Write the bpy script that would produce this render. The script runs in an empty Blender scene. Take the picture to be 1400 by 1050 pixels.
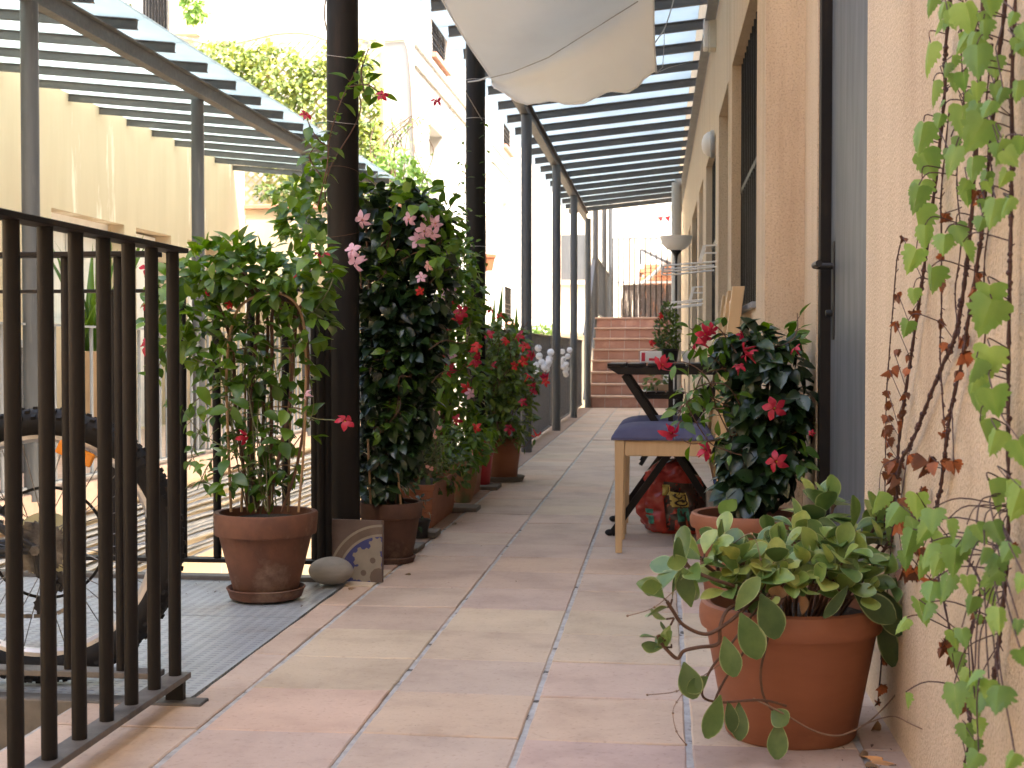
import bpy, math, random
from mathutils import Vector, Matrix, noise
PI = math.pi
sc = bpy.context.scene
C = sc.collection
V = Vector
# ---------------------------------------------------------------- camera maths
F = 1820.0
PSI = math.atan(205 / F); PIT = math.atan(45 / F); H = 0.70
CAM = V((0, 0, H))
RT = V((math.cos(PSI), math.sin(PSI), 0))
FH = V((-math.sin(PSI), math.cos(PSI), 0))
FW = FH * math.cos(PIT) - V((0, 0, 1)) * math.sin(PIT)
UP = FH * math.sin(PIT) + V((0, 0, 1)) * math.cos(PIT)
def ray(u, v): return FW + RT * ((u - 700) / F) + UP * ((525 - v) / F)
def D(u, v, t): return CAM + ray(u, v) * t
def G(u, v, z=0.0):
    r = ray(u, v); return CAM + r * ((z - H) / r.z)
def WX(u, v, x):
    r = ray(u, v); return CAM + r * (x / r.x)
def WY(u, v, y):
    r = ray(u, v); return CAM + r * (y / r.y)
cd = bpy.data.cameras.new('camera'); cam = bpy.data.objects.new('camera', cd); C.objects.link(cam)
cam.location = CAM; cam.rotation_euler = (PI / 2 - PIT, 0, PSI)
cd.sensor_width = 36; cd.lens = F / 1400 * 36; cd.clip_start = 0.02; cd.clip_end = 500
cd.dof.use_dof = True; cd.dof.focus_distance = 3.2; cd.dof.aperture_fstop = 13
sc.camera = cam
# ---------------------------------------------------------------- materials
def newmat(name):
    m = bpy.data.materials.new(name); m.use_nodes = True
    nt = m.node_tree; nt.nodes.clear()
    o = nt.nodes.new('ShaderNodeOutputMaterial')
    return m, nt, o
def N(nt, typ, **kw):
    n = nt.nodes.new(typ)
    for k, v in kw.items():
        if k.startswith('_'): setattr(n, k[1:], v)
        else: n.inputs[k.replace('__', ' ')].default_value = v
    return n
def rgb(c): return (c[0], c[1], c[2], 1)
def ramp(nt, stops, interp='LINEAR'):
    r = nt.nodes.new('ShaderNodeValToRGB'); r.color_ramp.interpolation = interp
    e = r.color_ramp.elements
    while len(e) < len(stops): e.new(0.5)
    for i, (p, c) in enumerate(stops):
        e[i].position = p; e[i].color = rgb(c)
    return r
def mat(name, c1, c2=None, rough=0.6, metal=0.0, nscale=8, stretch=(1, 1, 1), bump=0.0, bscale=60, spec=0.5, detail=5,
        blotch=None, blotch_scale=2.0, blotch_lo=0.55, blotch_hi=0.7, tint=None, transl=0.0, coat=0.0, bdist=0.003, rvar=0.12, speck=0.0):
    """noise-varied principled surface, optional second blotch colour, per-vertex tint, translucency"""
    m, nt, o = newmat(name); L = nt.links
    p = N(nt, 'ShaderNodeBsdfPrincipled', Roughness=rough, Metallic=metal)
    p.inputs['Specular IOR Level'].default_value = spec
    p.inputs['Coat Weight'].default_value = coat
    tc = N(nt, 'ShaderNodeTexCoord'); mp = N(nt, 'ShaderNodeMapping'); mp.inputs['Scale'].default_value = stretch
    L.new(tc.outputs['Object'], mp.inputs['Vector'])
    nz = N(nt, 'ShaderNodeTexNoise', Scale=nscale, Detail=detail, Roughness=0.6); L.new(mp.outputs[0], nz.inputs['Vector'])
    c2 = c2 or tuple(x * 0.8 for x in c1)
    r = ramp(nt, [(0.32, c1), (0.68, c2)]); L.new(nz.outputs['Fac'], r.inputs['Fac'])
    col = r.outputs['Color']
    if blotch:
        n2 = N(nt, 'ShaderNodeTexNoise', Scale=blotch_scale, Detail=8, Roughness=0.65); L.new(mp.outputs[0], n2.inputs['Vector'])
        mr = N(nt, 'ShaderNodeMapRange'); mr.inputs['From Min'].default_value = blotch_lo; mr.inputs['From Max'].default_value = blotch_hi
        L.new(n2.outputs['Fac'], mr.inputs['Value'])
        mx = N(nt, 'ShaderNodeMix', _data_type='RGBA'); L.new(mr.outputs[0], mx.inputs['Factor']); L.new(col, mx.inputs['A'])
        mx.inputs['B'].default_value = rgb(blotch); col = mx.outputs['Result']
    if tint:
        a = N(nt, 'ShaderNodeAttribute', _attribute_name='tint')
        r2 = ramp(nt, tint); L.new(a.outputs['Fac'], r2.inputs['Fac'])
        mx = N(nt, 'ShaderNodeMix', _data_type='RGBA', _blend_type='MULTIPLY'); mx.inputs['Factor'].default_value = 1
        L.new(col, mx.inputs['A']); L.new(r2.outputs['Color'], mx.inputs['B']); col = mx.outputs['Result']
    if speck:
        ns = N(nt, 'ShaderNodeTexNoise', Scale=170, Detail=2); L.new(tc.outputs['Object'], ns.inputs['Vector'])
        rs = ramp(nt, [(0.30, (1 - 2 * speck,) * 3), (0.46, (1, 1, 1)), (0.75, (1 + speck * 0.5,) * 3)]); L.new(ns.outputs['Fac'], rs.inputs['Fac'])
        mx = N(nt, 'ShaderNodeMix', _data_type='RGBA', _blend_type='MULTIPLY'); mx.inputs['Factor'].default_value = 1
        L.new(col, mx.inputs['A']); L.new(rs.outputs['Color'], mx.inputs['B']); col = mx.outputs['Result']
    L.new(col, p.inputs['Base Color'])
    mr = N(nt, 'ShaderNodeMapRange'); mr.inputs['To Min'].default_value = max(0.02, rough - rvar); mr.inputs['To Max'].default_value = min(1, rough + rvar)
    L.new(nz.outputs['Fac'], mr.inputs['Value']); L.new(mr.outputs[0], p.inputs['Roughness'])
    if bump:
        bn = N(nt, 'ShaderNodeTexNoise', Scale=bscale, Detail=4); L.new(tc.outputs['Object'], bn.inputs['Vector'])
        b = N(nt, 'ShaderNodeBump', Strength=bump, Distance=bdist); L.new(bn.outputs['Fac'], b.inputs['Height']); L.new(b.outputs[0], p.inputs['Normal'])
    if transl:
        t = N(nt, 'ShaderNodeBsdfTranslucent'); g = N(nt, 'ShaderNodeHueSaturation', Saturation=1.15, Value=1.5, Hue=0.49); L.new(col, g.inputs['Color'])
        L.new(g.outputs[0], t.inputs['Color'])
        ms = N(nt, 'ShaderNodeMixShader', Fac=transl); L.new(p.outputs[0], ms.inputs[1]); L.new(t.outputs[0], ms.inputs[2]); L.new(ms.outputs[0], o.inputs[0])
    else: L.new(p.outputs[0], o.inputs[0])
    return m
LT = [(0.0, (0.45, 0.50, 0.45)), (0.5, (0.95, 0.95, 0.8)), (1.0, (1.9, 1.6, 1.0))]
M = {}
M['stucco'] = mat('beige_stucco', (0.61, 0.485, 0.34), (0.545, 0.43, 0.295), rough=0.9, nscale=3, stretch=(3, 3, 0.35), bump=0.55, bscale=150, spec=0.2, blotch=(0.46, 0.34, 0.225), blotch_scale=1.6, blotch_lo=0.52, blotch_hi=0.75, bdist=0.010, speck=0.12)
M['stucco_far'] = mat('pale_beige_plaster', (0.60, 0.49, 0.345), (0.55, 0.445, 0.31), rough=0.9, nscale=1.6, stretch=(3, 3, 0.4), spec=0.2, blotch=(0.76, 0.67, 0.54), blotch_scale=0.9, blotch_lo=0.60, blotch_hi=0.64, bump=0.3, bscale=60)
M['cream'] = mat('cream_wall_paint', (0.66, 0.59, 0.47), (0.60, 0.53, 0.42), rough=0.9, nscale=1.0, spec=0.2)
M['white'] = mat('white_render', (0.56, 0.55, 0.52), (0.52, 0.505, 0.475), rough=0.9, nscale=0.8, spec=0.2, bump=0.1, bscale=40)
M['whitepaint'] = mat('white_paint', (0.8, 0.79, 0.76), (0.74, 0.72, 0.7), rough=0.45)
M['warmwhite'] = mat('aged_white_plastic', (0.62, 0.58, 0.47), (0.55, 0.51, 0.41), rough=0.5, nscale=14)
M['grey'] = mat('grey_steel_paint', (0.080, 0.086, 0.094), (0.060, 0.066, 0.073), rough=0.42, nscale=5, stretch=(6, 6, 0.6), bump=0.06, bscale=30, blotch=(0.11, 0.11, 0.11), blotch_scale=6, blotch_lo=0.6, blotch_hi=0.7)
M['greylight'] = mat('light_grey_steel_paint', (0.22, 0.235, 0.25), (0.18, 0.195, 0.21), rough=0.4, nscale=5, stretch=(4, 4, 0.6))
M['dark'] = mat('dark_iron_paint_and_post_shade', (0.0085, 0.0075, 0.0070), (0.014, 0.0115, 0.0095), rough=0.52, spec=0.2, nscale=7, stretch=(3, 3, 0.5), bump=0.12, bscale=90, blotch=(0.028, 0.019, 0.013), blotch_scale=7, blotch_lo=0.58, blotch_hi=0.72)
M['flatbar'] = mat('worn_grey_iron', (0.12, 0.11, 0.10), (0.075, 0.07, 0.065), rough=0.5, nscale=25, blotch=(0.03, 0.025, 0.02), blotch_scale=12, bump=0.1, bscale=80)
M['rafter'] = mat('rafter_steel_paint', (0.095, 0.088, 0.083), (0.075, 0.070, 0.066), rough=0.5, nscale=9, stretch=(1, 4, 4), blotch=(0.13, 0.115, 0.10), blotch_scale=5)
M['doorpaint'] = mat('blue_grey_door_paint', (0.092, 0.104, 0.116), (0.074, 0.084, 0.094), rough=0.5, nscale=6, stretch=(4, 4, 0.5), blotch=(0.125, 0.135, 0.142), blotch_scale=1.8, blotch_lo=0.5, blotch_hi=0.8, bump=0.05, bscale=30)
M['black'] = mat('matt_black', (0.009, 0.009, 0.010), (0.014, 0.0135, 0.0135), rough=0.45, nscale=20)
M['blackwood'] = mat('black_stained_wood', (0.006, 0.0045, 0.0045), (0.011, 0.008, 0.007), spec=0.3, rough=0.42, nscale=12, stretch=(2, 10, 10), bump=0.1)
M['darkwin'] = mat('dark_window_glass', (0.015, 0.018, 0.024), (0.025, 0.03, 0.038), rough=0.12, nscale=2)
M['interior'] = mat('shaded_interior', (0.025, 0.018, 0.012), rough=0.9)  # near-black colour carries the shade down in the stairwell
M['terra'] = mat('terracotta_smooth', (0.27, 0.100, 0.048), (0.215, 0.078, 0.038), rough=0.62, nscale=4, stretch=(1, 1, 3), bump=0.05, bscale=90, blotch=(0.34, 0.145, 0.075), blotch_scale=3, blotch_lo=0.55, blotch_hi=0.8, spec=0.4)
M['terraold'] = mat('terracotta_weathered', (0.165, 0.066, 0.033), (0.062, 0.028, 0.018), rough=0.8, nscale=6, bump=0.35, bscale=45, blotch=(0.24, 0.155, 0.105), blotch_scale=6.0, blotch_lo=0.53, blotch_hi=0.70, bdist=0.004)
M['terradark'] = mat('terracotta_dark_aged', (0.088, 0.038, 0.022), (0.048, 0.023, 0.015), rough=0.82, nscale=8, bump=0.35, bscale=50, blotch=(0.15, 0.095, 0.062), blotch_scale=7, blotch_lo=0.56, blotch_hi=0.7, bdist=0.004)
M['terramoss'] = mat('terracotta_mossy', (0.30, 0.14, 0.065), (0.2, 0.12, 0.055), rough=0.8, nscale=7, bump=0.2, bscale=45, blotch=(0.12, 0.15, 0.06), blotch_scale=4, blotch_lo=0.5, blotch_hi=0.62)
M['redpot'] = mat('red_plastic', (0.42, 0.03, 0.03), (0.36, 0.025, 0.025), rough=0.35)
M['soil'] = mat('potting_soil', (0.03, 0.02, 0.013), (0.06, 0.04, 0.025), rough=0.95, nscale=60, bump=1.0, bscale=120, bdist=0.01)
M['stone'] = mat('grey_river_stone', (0.29, 0.275, 0.245), (0.19, 0.178, 0.16), rough=0.75, nscale=9, stretch=(1, 1, 4), bump=0.15, bscale=70, blotch=(0.33, 0.30, 0.26), blotch_scale=6)
M['slab'] = mat('old_paving_slab', (0.17, 0.145, 0.12), (0.11, 0.095, 0.08), rough=0.9, nscale=10, bump=0.4, bscale=70)
M['grout'] = mat('grey_mortar', (0.46, 0.45, 0.43), (0.30, 0.285, 0.265), rough=0.95, nscale=26, bump=0.9, bscale=55, blotch=(0.08, 0.07, 0.06), blotch_scale=13, blotch_lo=0.60, blotch_hi=0.64, bdist=0.006)
M['stepbrick'] = mat('brick_red_tile', (0.36, 0.195, 0.145), (0.29, 0.15, 0.11), rough=0.7, nscale=5, blotch=(0.48, 0.29, 0.22), blotch_scale=3)
M['nosing'] = mat('pale_tile_edge', (0.50, 0.36, 0.28), (0.42, 0.29, 0.22), rough=0.7, nscale=9)
M['coping'] = mat('terracotta_coping', (0.5, 0.25, 0.17), (0.42, 0.2, 0.13), rough=0.8, nscale=6)
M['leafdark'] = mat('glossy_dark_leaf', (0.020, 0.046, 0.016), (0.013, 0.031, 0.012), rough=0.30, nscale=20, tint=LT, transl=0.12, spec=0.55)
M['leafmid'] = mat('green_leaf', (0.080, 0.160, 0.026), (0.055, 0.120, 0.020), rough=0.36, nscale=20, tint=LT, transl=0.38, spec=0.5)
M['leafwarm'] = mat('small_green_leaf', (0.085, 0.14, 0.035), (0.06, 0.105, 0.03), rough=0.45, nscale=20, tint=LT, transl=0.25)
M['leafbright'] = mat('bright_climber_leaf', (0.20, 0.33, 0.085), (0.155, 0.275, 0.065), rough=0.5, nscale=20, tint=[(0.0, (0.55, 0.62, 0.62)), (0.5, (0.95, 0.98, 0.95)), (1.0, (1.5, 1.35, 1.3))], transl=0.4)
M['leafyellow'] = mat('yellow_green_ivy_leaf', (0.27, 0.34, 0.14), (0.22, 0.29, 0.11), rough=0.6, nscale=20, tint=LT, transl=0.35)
M['leafdead'] = mat('withered_brown_leaf', (0.22, 0.075, 0.030), (0.14, 0.05, 0.022), rough=0.75, nscale=40, tint=LT, transl=0.15)
M['leafdry'] = mat('dry_tan_leaf', (0.34, 0.20, 0.11), (0.25, 0.14, 0.08), rough=0.75, nscale=40, tint=LT)
M['stem'] = mat('brown_woody_stem', (0.12, 0.058, 0.030), (0.075, 0.038, 0.022), rough=0.7, nscale=40, bump=0.4, bscale=200)
M['vinestem'] = mat('dark_vine_stem', (0.075, 0.03, 0.024), (0.045, 0.02, 0.018), rough=0.7, nscale=50, bump=0.5, bscale=220)
M['greenstem'] = mat('green_stem', (0.13, 0.16, 0.06), (0.12, 0.09, 0.045), rough=0.6, nscale=15)
M['twig'] = mat('pale_brown_twig', (0.26, 0.17, 0.11), (0.18, 0.11, 0.07), rough=0.8, nscale=30)
M['cane'] = mat('bamboo_cane', (0.32, 0.2, 0.1), (0.25, 0.15, 0.075), rough=0.6, nscale=10)
M['red'] = mat('crimson_petal', (0.42, 0.012, 0.030), (0.33, 0.007, 0.020), rough=0.5, nscale=60, transl=0.25, tint=[(0, (0.7, 0.7, 0.7)), (1, (1.2, 1.5, 1.5))])
M['scarlet'] = mat('scarlet_petal', (0.62, 0.045, 0.03), (0.5, 0.02, 0.02), rough=0.5, nscale=60, transl=0.25)
M['pink'] = mat('pink_petal', (0.72, 0.47, 0.54), (0.68, 0.40, 0.49), rough=0.5, nscale=50, transl=0.3)
M['palepink'] = mat('pale_salmon_petal', (0.70, 0.40, 0.34), (0.6, 0.3, 0.26), rough=0.5, nscale=50, transl=0.2)
M['yellow'] = mat('yellow_throat', (0.7, 0.42, 0.05), rough=0.5)
M['rope'] = mat('thin_wire', (0.45, 0.42, 0.38), rough=0.5)
M['woodchair'] = mat('light_birch_wood', (0.56, 0.39, 0.21), (0.49, 0.33, 0.17), rough=0.42, nscale=7, stretch=(9, 9, 1), bump=0.03, spec=0.4)
M['cushion'] = mat('slate_blue_fabric', (0.095, 0.092, 0.150), (0.080, 0.077, 0.130), rough=0.85, nscale=18, bump=0.3, bscale=500, spec=0.2, bdist=0.001)
M['rubber'] = mat('black_rubber', (0.010, 0.010, 0.0105), (0.016, 0.0155, 0.015), rough=0.7, spec=0.25, nscale=30)
M['alu'] = mat('brushed_aluminium', (0.68, 0.68, 0.69), (0.6, 0.6, 0.6), rough=0.3, metal=0.6, nscale=30)
M['steel'] = mat('dull_steel', (0.25, 0.25, 0.25), (0.12, 0.11, 0.1), rough=0.35, metal=0.8, nscale=40)
M['orange'] = mat('orange_reflector', (0.85, 0.30, 0.02), (0.8, 0.26, 0.02), rough=0.2, coat=0.5)
M['disc'] = mat('yellowed_plastic_disc', (0.62, 0.60, 0.36), (0.56, 0.53, 0.30), rough=0.35)
M['cable'] = mat('grey_cable_sheath', (0.24, 0.255, 0.28), (0.15, 0.165, 0.185), rough=0.4, nscale=5)
M['pipe'] = mat('grey_pvc_pipe', (0.36, 0.36, 0.35), (0.31, 0.31, 0.30), rough=0.5, nscale=4)
M['paper'] = mat('white_lantern_paper', (0.88, 0.88, 0.90), (0.85, 0.85, 0.87), rough=0.8, transl=0.2)
M['lampglass'] = mat('frosted_lamp_glass', (0.78, 0.75, 0.70), (0.75, 0.72, 0.67), rough=0.4, transl=0.3)
M['sackred'] = mat('glossy_red_plastic_sack', (0.44, 0.055, 0.036), (0.34, 0.036, 0.026), rough=0.22, nscale=9, bump=0.9, bscale=13, blotch=(0.60, 0.2, 0.10), blotch_scale=5, blotch_lo=0.6, blotch_hi=0.66, bdist=0.012)
M['sackdark'] = mat('dark_sack_print', (0.035, 0.02, 0.02), (0.06, 0.03, 0.02), rough=0.3, nscale=16, bump=0.9, bscale=13, blotch=(0.12, 0.06, 0.03), blotch_scale=9, bdist=0.012)
M['sackgreen'] = mat('green_sack_print', (0.03, 0.19, 0.14), (0.05, 0.26, 0.19), rough=0.3, nscale=30)
M['sackyellow'] = mat('yellow_sack_print', (0.62, 0.50, 0.13), (0.55, 0.44, 0.11), rough=0.4, nscale=20)
M['bluepot'] = mat('blue_glazed_cup', (0.03, 0.09, 0.35), (0.03, 0.07, 0.28), rough=0.25)
M['brush'] = mat('heather_brushwood', (0.27, 0.22, 0.19), (0.12, 0.09, 0.075), rough=0.95, nscale=30, stretch=(4, 4, 0.5), blotch=(0.42, 0.37, 0.33), blotch_scale=8, bump=0.8, bscale=90)
M['brick'] = mat('orange_brick', (0.48, 0.22, 0.12), (0.40, 0.17, 0.09), rough=0.9, nscale=12)
M['tileband'] = mat('encaustic_band', (0.13, 0.092, 0.068), (0.105, 0.075, 0.055), rough=0.5, nscale=20)
M['tilebrown'] = mat('encaustic_brown', (0.075, 0.050, 0.042), (0.125, 0.088, 0.072), rough=0.5, nscale=8, stretch=(1, 1, 3))
M['tileblue'] = mat('encaustic_blue', (0.03, 0.035, 0.13), (0.04, 0.045, 0.15), rough=0.5, nscale=20)
M['tilecream'] = mat('encaustic_cream', (0.24, 0.21, 0.165), (0.20, 0.175, 0.135), rough=0.5, nscale=20)
M['plantwood'] = mat('orange_planter_wood', (0.42, 0.28, 0.16), (0.36, 0.23, 0.13), rough=0.6, nscale=9)
M['lattice'] = mat('sunbleached_lattice', (0.58, 0.50, 0.25), (0.5, 0.43, 0.22), rough=0.8, nscale=9)
M['blind'] = mat('rolled_wood_blind', (0.62, 0.45, 0.36), (0.5, 0.35, 0.27), rough=0.7, nscale=20, stretch=(1, 1, 12))
M['curtain'] = mat('white_curtain', (0.72, 0.70, 0.66), (0.64, 0.62, 0.58), rough=0.9, nscale=9, stretch=(6, 6, 0.1))
M['redflag'] = mat('red_bunting_cloth', (0.65, 0.05, 0.08), rough=0.8)
M['debris'] = mat('leaf_litter', (0.12, 0.07, 0.045), (0.06, 0.04, 0.03), rough=0.9, nscale=60)

def tile_mat():
    m, nt, o = newmat('clay_floor_tile'); L = nt.links
    p = N(nt, 'ShaderNodeBsdfPrincipled', Roughness=0.6); p.inputs['Specular IOR Level'].default_value = 0.3
    a = N(nt, 'ShaderNodeAttribute', _attribute_name='tilecol')
    tc = N(nt, 'ShaderNodeTexCoord')
    n1 = N(nt, 'ShaderNodeTexNoise', Scale=4.5, Detail=7, Roughness=0.65); L.new(tc.outputs['Object'], n1.inputs['Vector'])
    r1 = ramp(nt, [(0.3, (0.78, 0.74, 0.71)), (0.5, (1.0, 0.98, 0.96)), (0.7, (1.13, 1.12, 1.10))]); L.new(n1.outputs['Fac'], r1.inputs['Fac'])
    mx = N(nt, 'ShaderNodeMix', _data_type='RGBA', _blend_type='MULTIPLY'); mx.inputs['Factor'].default_value = 1
    L.new(a.outputs['Color'], mx.inputs['A']); L.new(r1.outputs['Color'], mx.inputs['B'])
    n2 = N(nt, 'ShaderNodeTexNoise', Scale=85, Detail=3); L.new(tc.outputs['Object'], n2.inputs['Vector'])
    r2 = ramp(nt, [(0.28, (0.84, 0.82, 0.80)), (0.42, (1, 1, 1)), (0.7, (1.0, 1.0, 1.0)), (0.8, (1.07, 1.07, 1.08))]); L.new(n2.outputs['Fac'], r2.inputs['Fac'])
    mx2 = N(nt, 'ShaderNodeMix', _data_type='RGBA', _blend_type='MULTIPLY'); mx2.inputs['Factor'].default_value = 1
    L.new(mx.outputs['Result'], mx2.inputs['A']); L.new(r2.outputs['Color'], mx2.inputs['B'])
    # grime stains and scuffs
    n3 = N(nt, 'ShaderNodeTexNoise', Scale=1.7, Detail=9, Roughness=0.72); L.new(tc.outputs['Object'], n3.inputs['Vector'])
    mr = N(nt, 'ShaderNodeMapRange'); mr.inputs['From Min'].default_value = 0.56; mr.inputs['From Max'].default_value = 0.75; mr.inputs['To Max'].default_value = 0.32
    L.new(n3.outputs['Fac'], mr.inputs['Value'])
    mx3 = N(nt, 'ShaderNodeMix', _data_type='RGBA'); L.new(mr.outputs[0], mx3.inputs['Factor']); L.new(mx2.outputs['Result'], mx3.inputs['A']); mx3.inputs['B'].default_value = (0.2, 0.14, 0.11, 1)
    mp = N(nt, 'ShaderNodeMapping'); mp.inputs['Scale'].default_value = (3, 14, 1); mp.inputs['Rotation'].default_value = (0, 0, 0.3); L.new(tc.outputs['Object'], mp.inputs['Vector'])
    n4 = N(nt, 'ShaderNodeTexNoise', Scale=2.2, Detail=6, Roughness=0.6); L.new(mp.outputs[0], n4.inputs['Vector'])
    mr4 = N(nt, 'ShaderNodeMapRange'); mr4.inputs['From Min'].default_value = 0.66; mr4.inputs['From Max'].default_value = 0.72; mr4.inputs['To Max'].default_value = 0.22
    L.new(n4.outputs['Fac'], mr4.inputs['Value'])
    mx4 = N(nt, 'ShaderNodeMix', _data_type='RGBA'); L.new(mr4.outputs[0], mx4.inputs['Factor']); L.new(mx3.outputs['Result'], mx4.inputs['A']); mx4.inputs['B'].default_value = (0.22, 0.17, 0.145, 1)
    L.new(mx4.outputs['Result'], p.inputs['Base Color'])
    mr5 = N(nt, 'ShaderNodeMapRange'); mr5.inputs['To Min'].default_value = 0.55; mr5.inputs['To Max'].default_value = 0.85; L.new(n1.outputs['Fac'], mr5.inputs['Value']); L.new(mr5.outputs[0], p.inputs['Roughness'])
    b = N(nt, 'ShaderNodeBump', Strength=0.35, Distance=0.002); L.new(n2.outputs['Fac'], b.inputs['Height'])
    b2 = N(nt, 'ShaderNodeBump', Strength=0.25, Distance=0.006); L.new(n1.outputs['Fac'], b2.inputs['Height']); L.new(b.outputs[0], b2.inputs['Normal']); L.new(b2.outputs[0], p.inputs['Normal'])
    L.new(p.outputs[0], o.inputs[0]); return m
M['tile'] = tile_mat()
def plate_mat():
    m, nt, o = newmat('studded_grey_metal_plate'); L = nt.links
    p = N(nt, 'ShaderNodeBsdfPrincipled', Roughness=0.38, Metallic=0.1)
    tc = N(nt, 'ShaderNodeTexCoord'); mp = N(nt, 'ShaderNodeMapping'); mp.inputs['Scale'].default_value = (34, 48, 0); L.new(tc.outputs['Object'], mp.inputs['Vector'])
    v = N(nt, 'ShaderNodeTexVoronoi', Scale=1.0, Randomness=0.0); L.new(mp.outputs[0], v.inputs['Vector'])
    mr = N(nt, 'ShaderNodeMapRange'); mr.inputs['From Min'].default_value = 0.22; mr.inputs['From Max'].default_value = 0.36; mr.inputs['To Min'].default_value = 1; mr.inputs['To Max'].default_value = 0
    L.new(v.outputs['Distance'], mr.inputs['Value'])
    n1 = N(nt, 'ShaderNodeTexNoise', Scale=3.5, Detail=8, Roughness=0.65); L.new(tc.outputs['Object'], n1.inputs['Vector'])
    r1 = ramp(nt, [(0.35, (0.36, 0.39, 0.41)), (0.55, (0.30, 0.325, 0.34)), (0.7, (0.23, 0.205, 0.18))]); L.new(n1.outputs['Fac'], r1.inputs['Fac'])
    mx = N(nt, 'ShaderNodeMix', _data_type='RGBA', _blend_type='MULTIPLY'); L.new(mr.outputs[0], mx.inputs['Factor']); L.new(r1.outputs['Color'], mx.inputs['A']); mx.inputs['B'].default_value = (0.72, 0.73, 0.75, 1)
    L.new(mx.outputs['Result'], p.inputs['Base Color'])
    b = N(nt, 'ShaderNodeBump', Strength=0.9, Distance=0.004); L.new(mr.outputs[0], b.inputs['Height']); L.new(b.outputs[0], p.inputs['Normal'])
    L.new(p.outputs[0], o.inputs[0]); return m
M['plate'] = plate_mat()
def glass_mat(name, col, trans=0.3, transp=0.25):
    m, nt, o = newmat(name); L = nt.links
    tc = N(nt, 'ShaderNodeTexCoord'); n1 = N(nt, 'ShaderNodeTexNoise', Scale=3, Detail=6); L.new(tc.outputs['Object'], n1.inputs['Vector'])
    r1 = ramp(nt, [(0.3, col), (0.7, tuple(x * 0.82 for x in col))]); L.new(n1.outputs['Fac'], r1.inputs['Fac'])
    t = N(nt, 'ShaderNodeBsdfTranslucent'); L.new(r1.outputs['Color'], t.inputs['Color'])
    d = N(nt, 'ShaderNodeBsdfPrincipled', Roughness=0.25); L.new(r1.outputs['Color'], d.inputs['Base Color'])
    tr = N(nt, 'ShaderNodeBsdfTransparent'); tr.inputs[0].default_value = (0.80, 0.92, 0.94, 1)
    m1 = N(nt, 'ShaderNodeMixShader', Fac=trans); L.new(d.outputs[0], m1.inputs[1]); L.new(t.outputs[0], m1.inputs[2])
    m2 = N(nt, 'ShaderNodeMixShader', Fac=transp); L.new(m1.outputs[0], m2.inputs[1]); L.new(tr.outputs[0], m2.inputs[2])
    L.new(m2.outputs[0], o.inputs[0]); return m
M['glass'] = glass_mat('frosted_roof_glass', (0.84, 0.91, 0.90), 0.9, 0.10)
M['glassleft'] = glass_mat('sun_dimmed_roof_glass', (0.56, 0.63, 0.63), 0.85, 0.17)  # same roof glass, colour darkened to tone down the sunlight on it
M['sail'] = mat('off_white_sail_cloth', (0.82, 0.82, 0.81), (0.78, 0.78, 0.77), rough=0.9, nscale=1.6, bump=0.2, bscale=6, spec=0.15, transl=0.30, bdist=0.02)
def pep_mat():
    m, nt, o = newmat('variegated_fleshy_leaf'); L = nt.links
    p = N(nt, 'ShaderNodeBsdfPrincipled', Roughness=0.36); p.inputs['Specular IOR Level'].default_value = 0.5
    a = N(nt, 'ShaderNodeAttribute', _attribute_name='tint'); e = N(nt, 'ShaderNodeAttribute', _attribute_name='edge')
    r = ramp(nt, [(0.0, (0.045, 0.085, 0.028)), (0.35, (0.095, 0.165, 0.042)), (0.7, (0.19, 0.28, 0.062)), (1.0, (0.36, 0.40, 0.10))]); L.new(a.outputs['Fac'], r.inputs['Fac'])
    tc = N(nt, 'ShaderNodeTexCoord'); n1 = N(nt, 'ShaderNodeTexNoise', Scale=35, Detail=5, Roughness=0.6); L.new(tc.outputs['Object'], n1.inputs['Vector'])
    r1 = ramp(nt, [(0.35, (0.8, 0.85, 0.8)), (0.65, (1.2, 1.12, 1.1))]); L.new(n1.outputs['Fac'], r1.inputs['Fac'])
    mx = N(nt, 'ShaderNodeMix', _data_type='RGBA', _blend_type='MULTIPLY'); mx.inputs['Factor'].default_value = 1; L.new(r.outputs['Color'], mx.inputs['A']); L.new(r1.outputs['Color'], mx.inputs['B'])
    ad = N(nt, 'ShaderNodeMath', _operation='ADD'); L.new(e.outputs['Fac'], ad.inputs[0]); sb = N(nt, 'ShaderNodeMath', _operation='MULTIPLY'); L.new(n1.outputs['Fac'], sb.inputs[0]); sb.inputs[1].default_value = 0.5; L.new(sb.outputs[0], ad.inputs[1])
    mr = N(nt, 'ShaderNodeMapRange'); mr.inputs['From Min'].default_value = 1.0; mr.inputs['From Max'].default_value = 1.25; mr.inputs['To Max'].default_value = 0.75; L.new(ad.outputs[0], mr.inputs['Value'])
    mx2 = N(nt, 'ShaderNodeMix', _data_type='RGBA'); L.new(mr.outputs[0], mx2.inputs['Factor']); L.new(mx.outputs['Result'], mx2.inputs['A']); mx2.inputs['B'].default_value = (0.40, 0.44, 0.20, 1)
    L.new(mx2.outputs['Result'], p.inputs['Base Color'])
    t = N(nt, 'ShaderNodeBsdfTranslucent'); L.new(mx2.outputs['Result'], t.inputs['Color']); ms = N(nt, 'ShaderNodeMixShader', Fac=0.12); L.new(p.outputs[0], ms.inputs[1]); L.new(t.outputs[0], ms.inputs[2])
    L.new(ms.outputs[0], o.inputs[0]); return m
M['pep'] = pep_mat()
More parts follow.
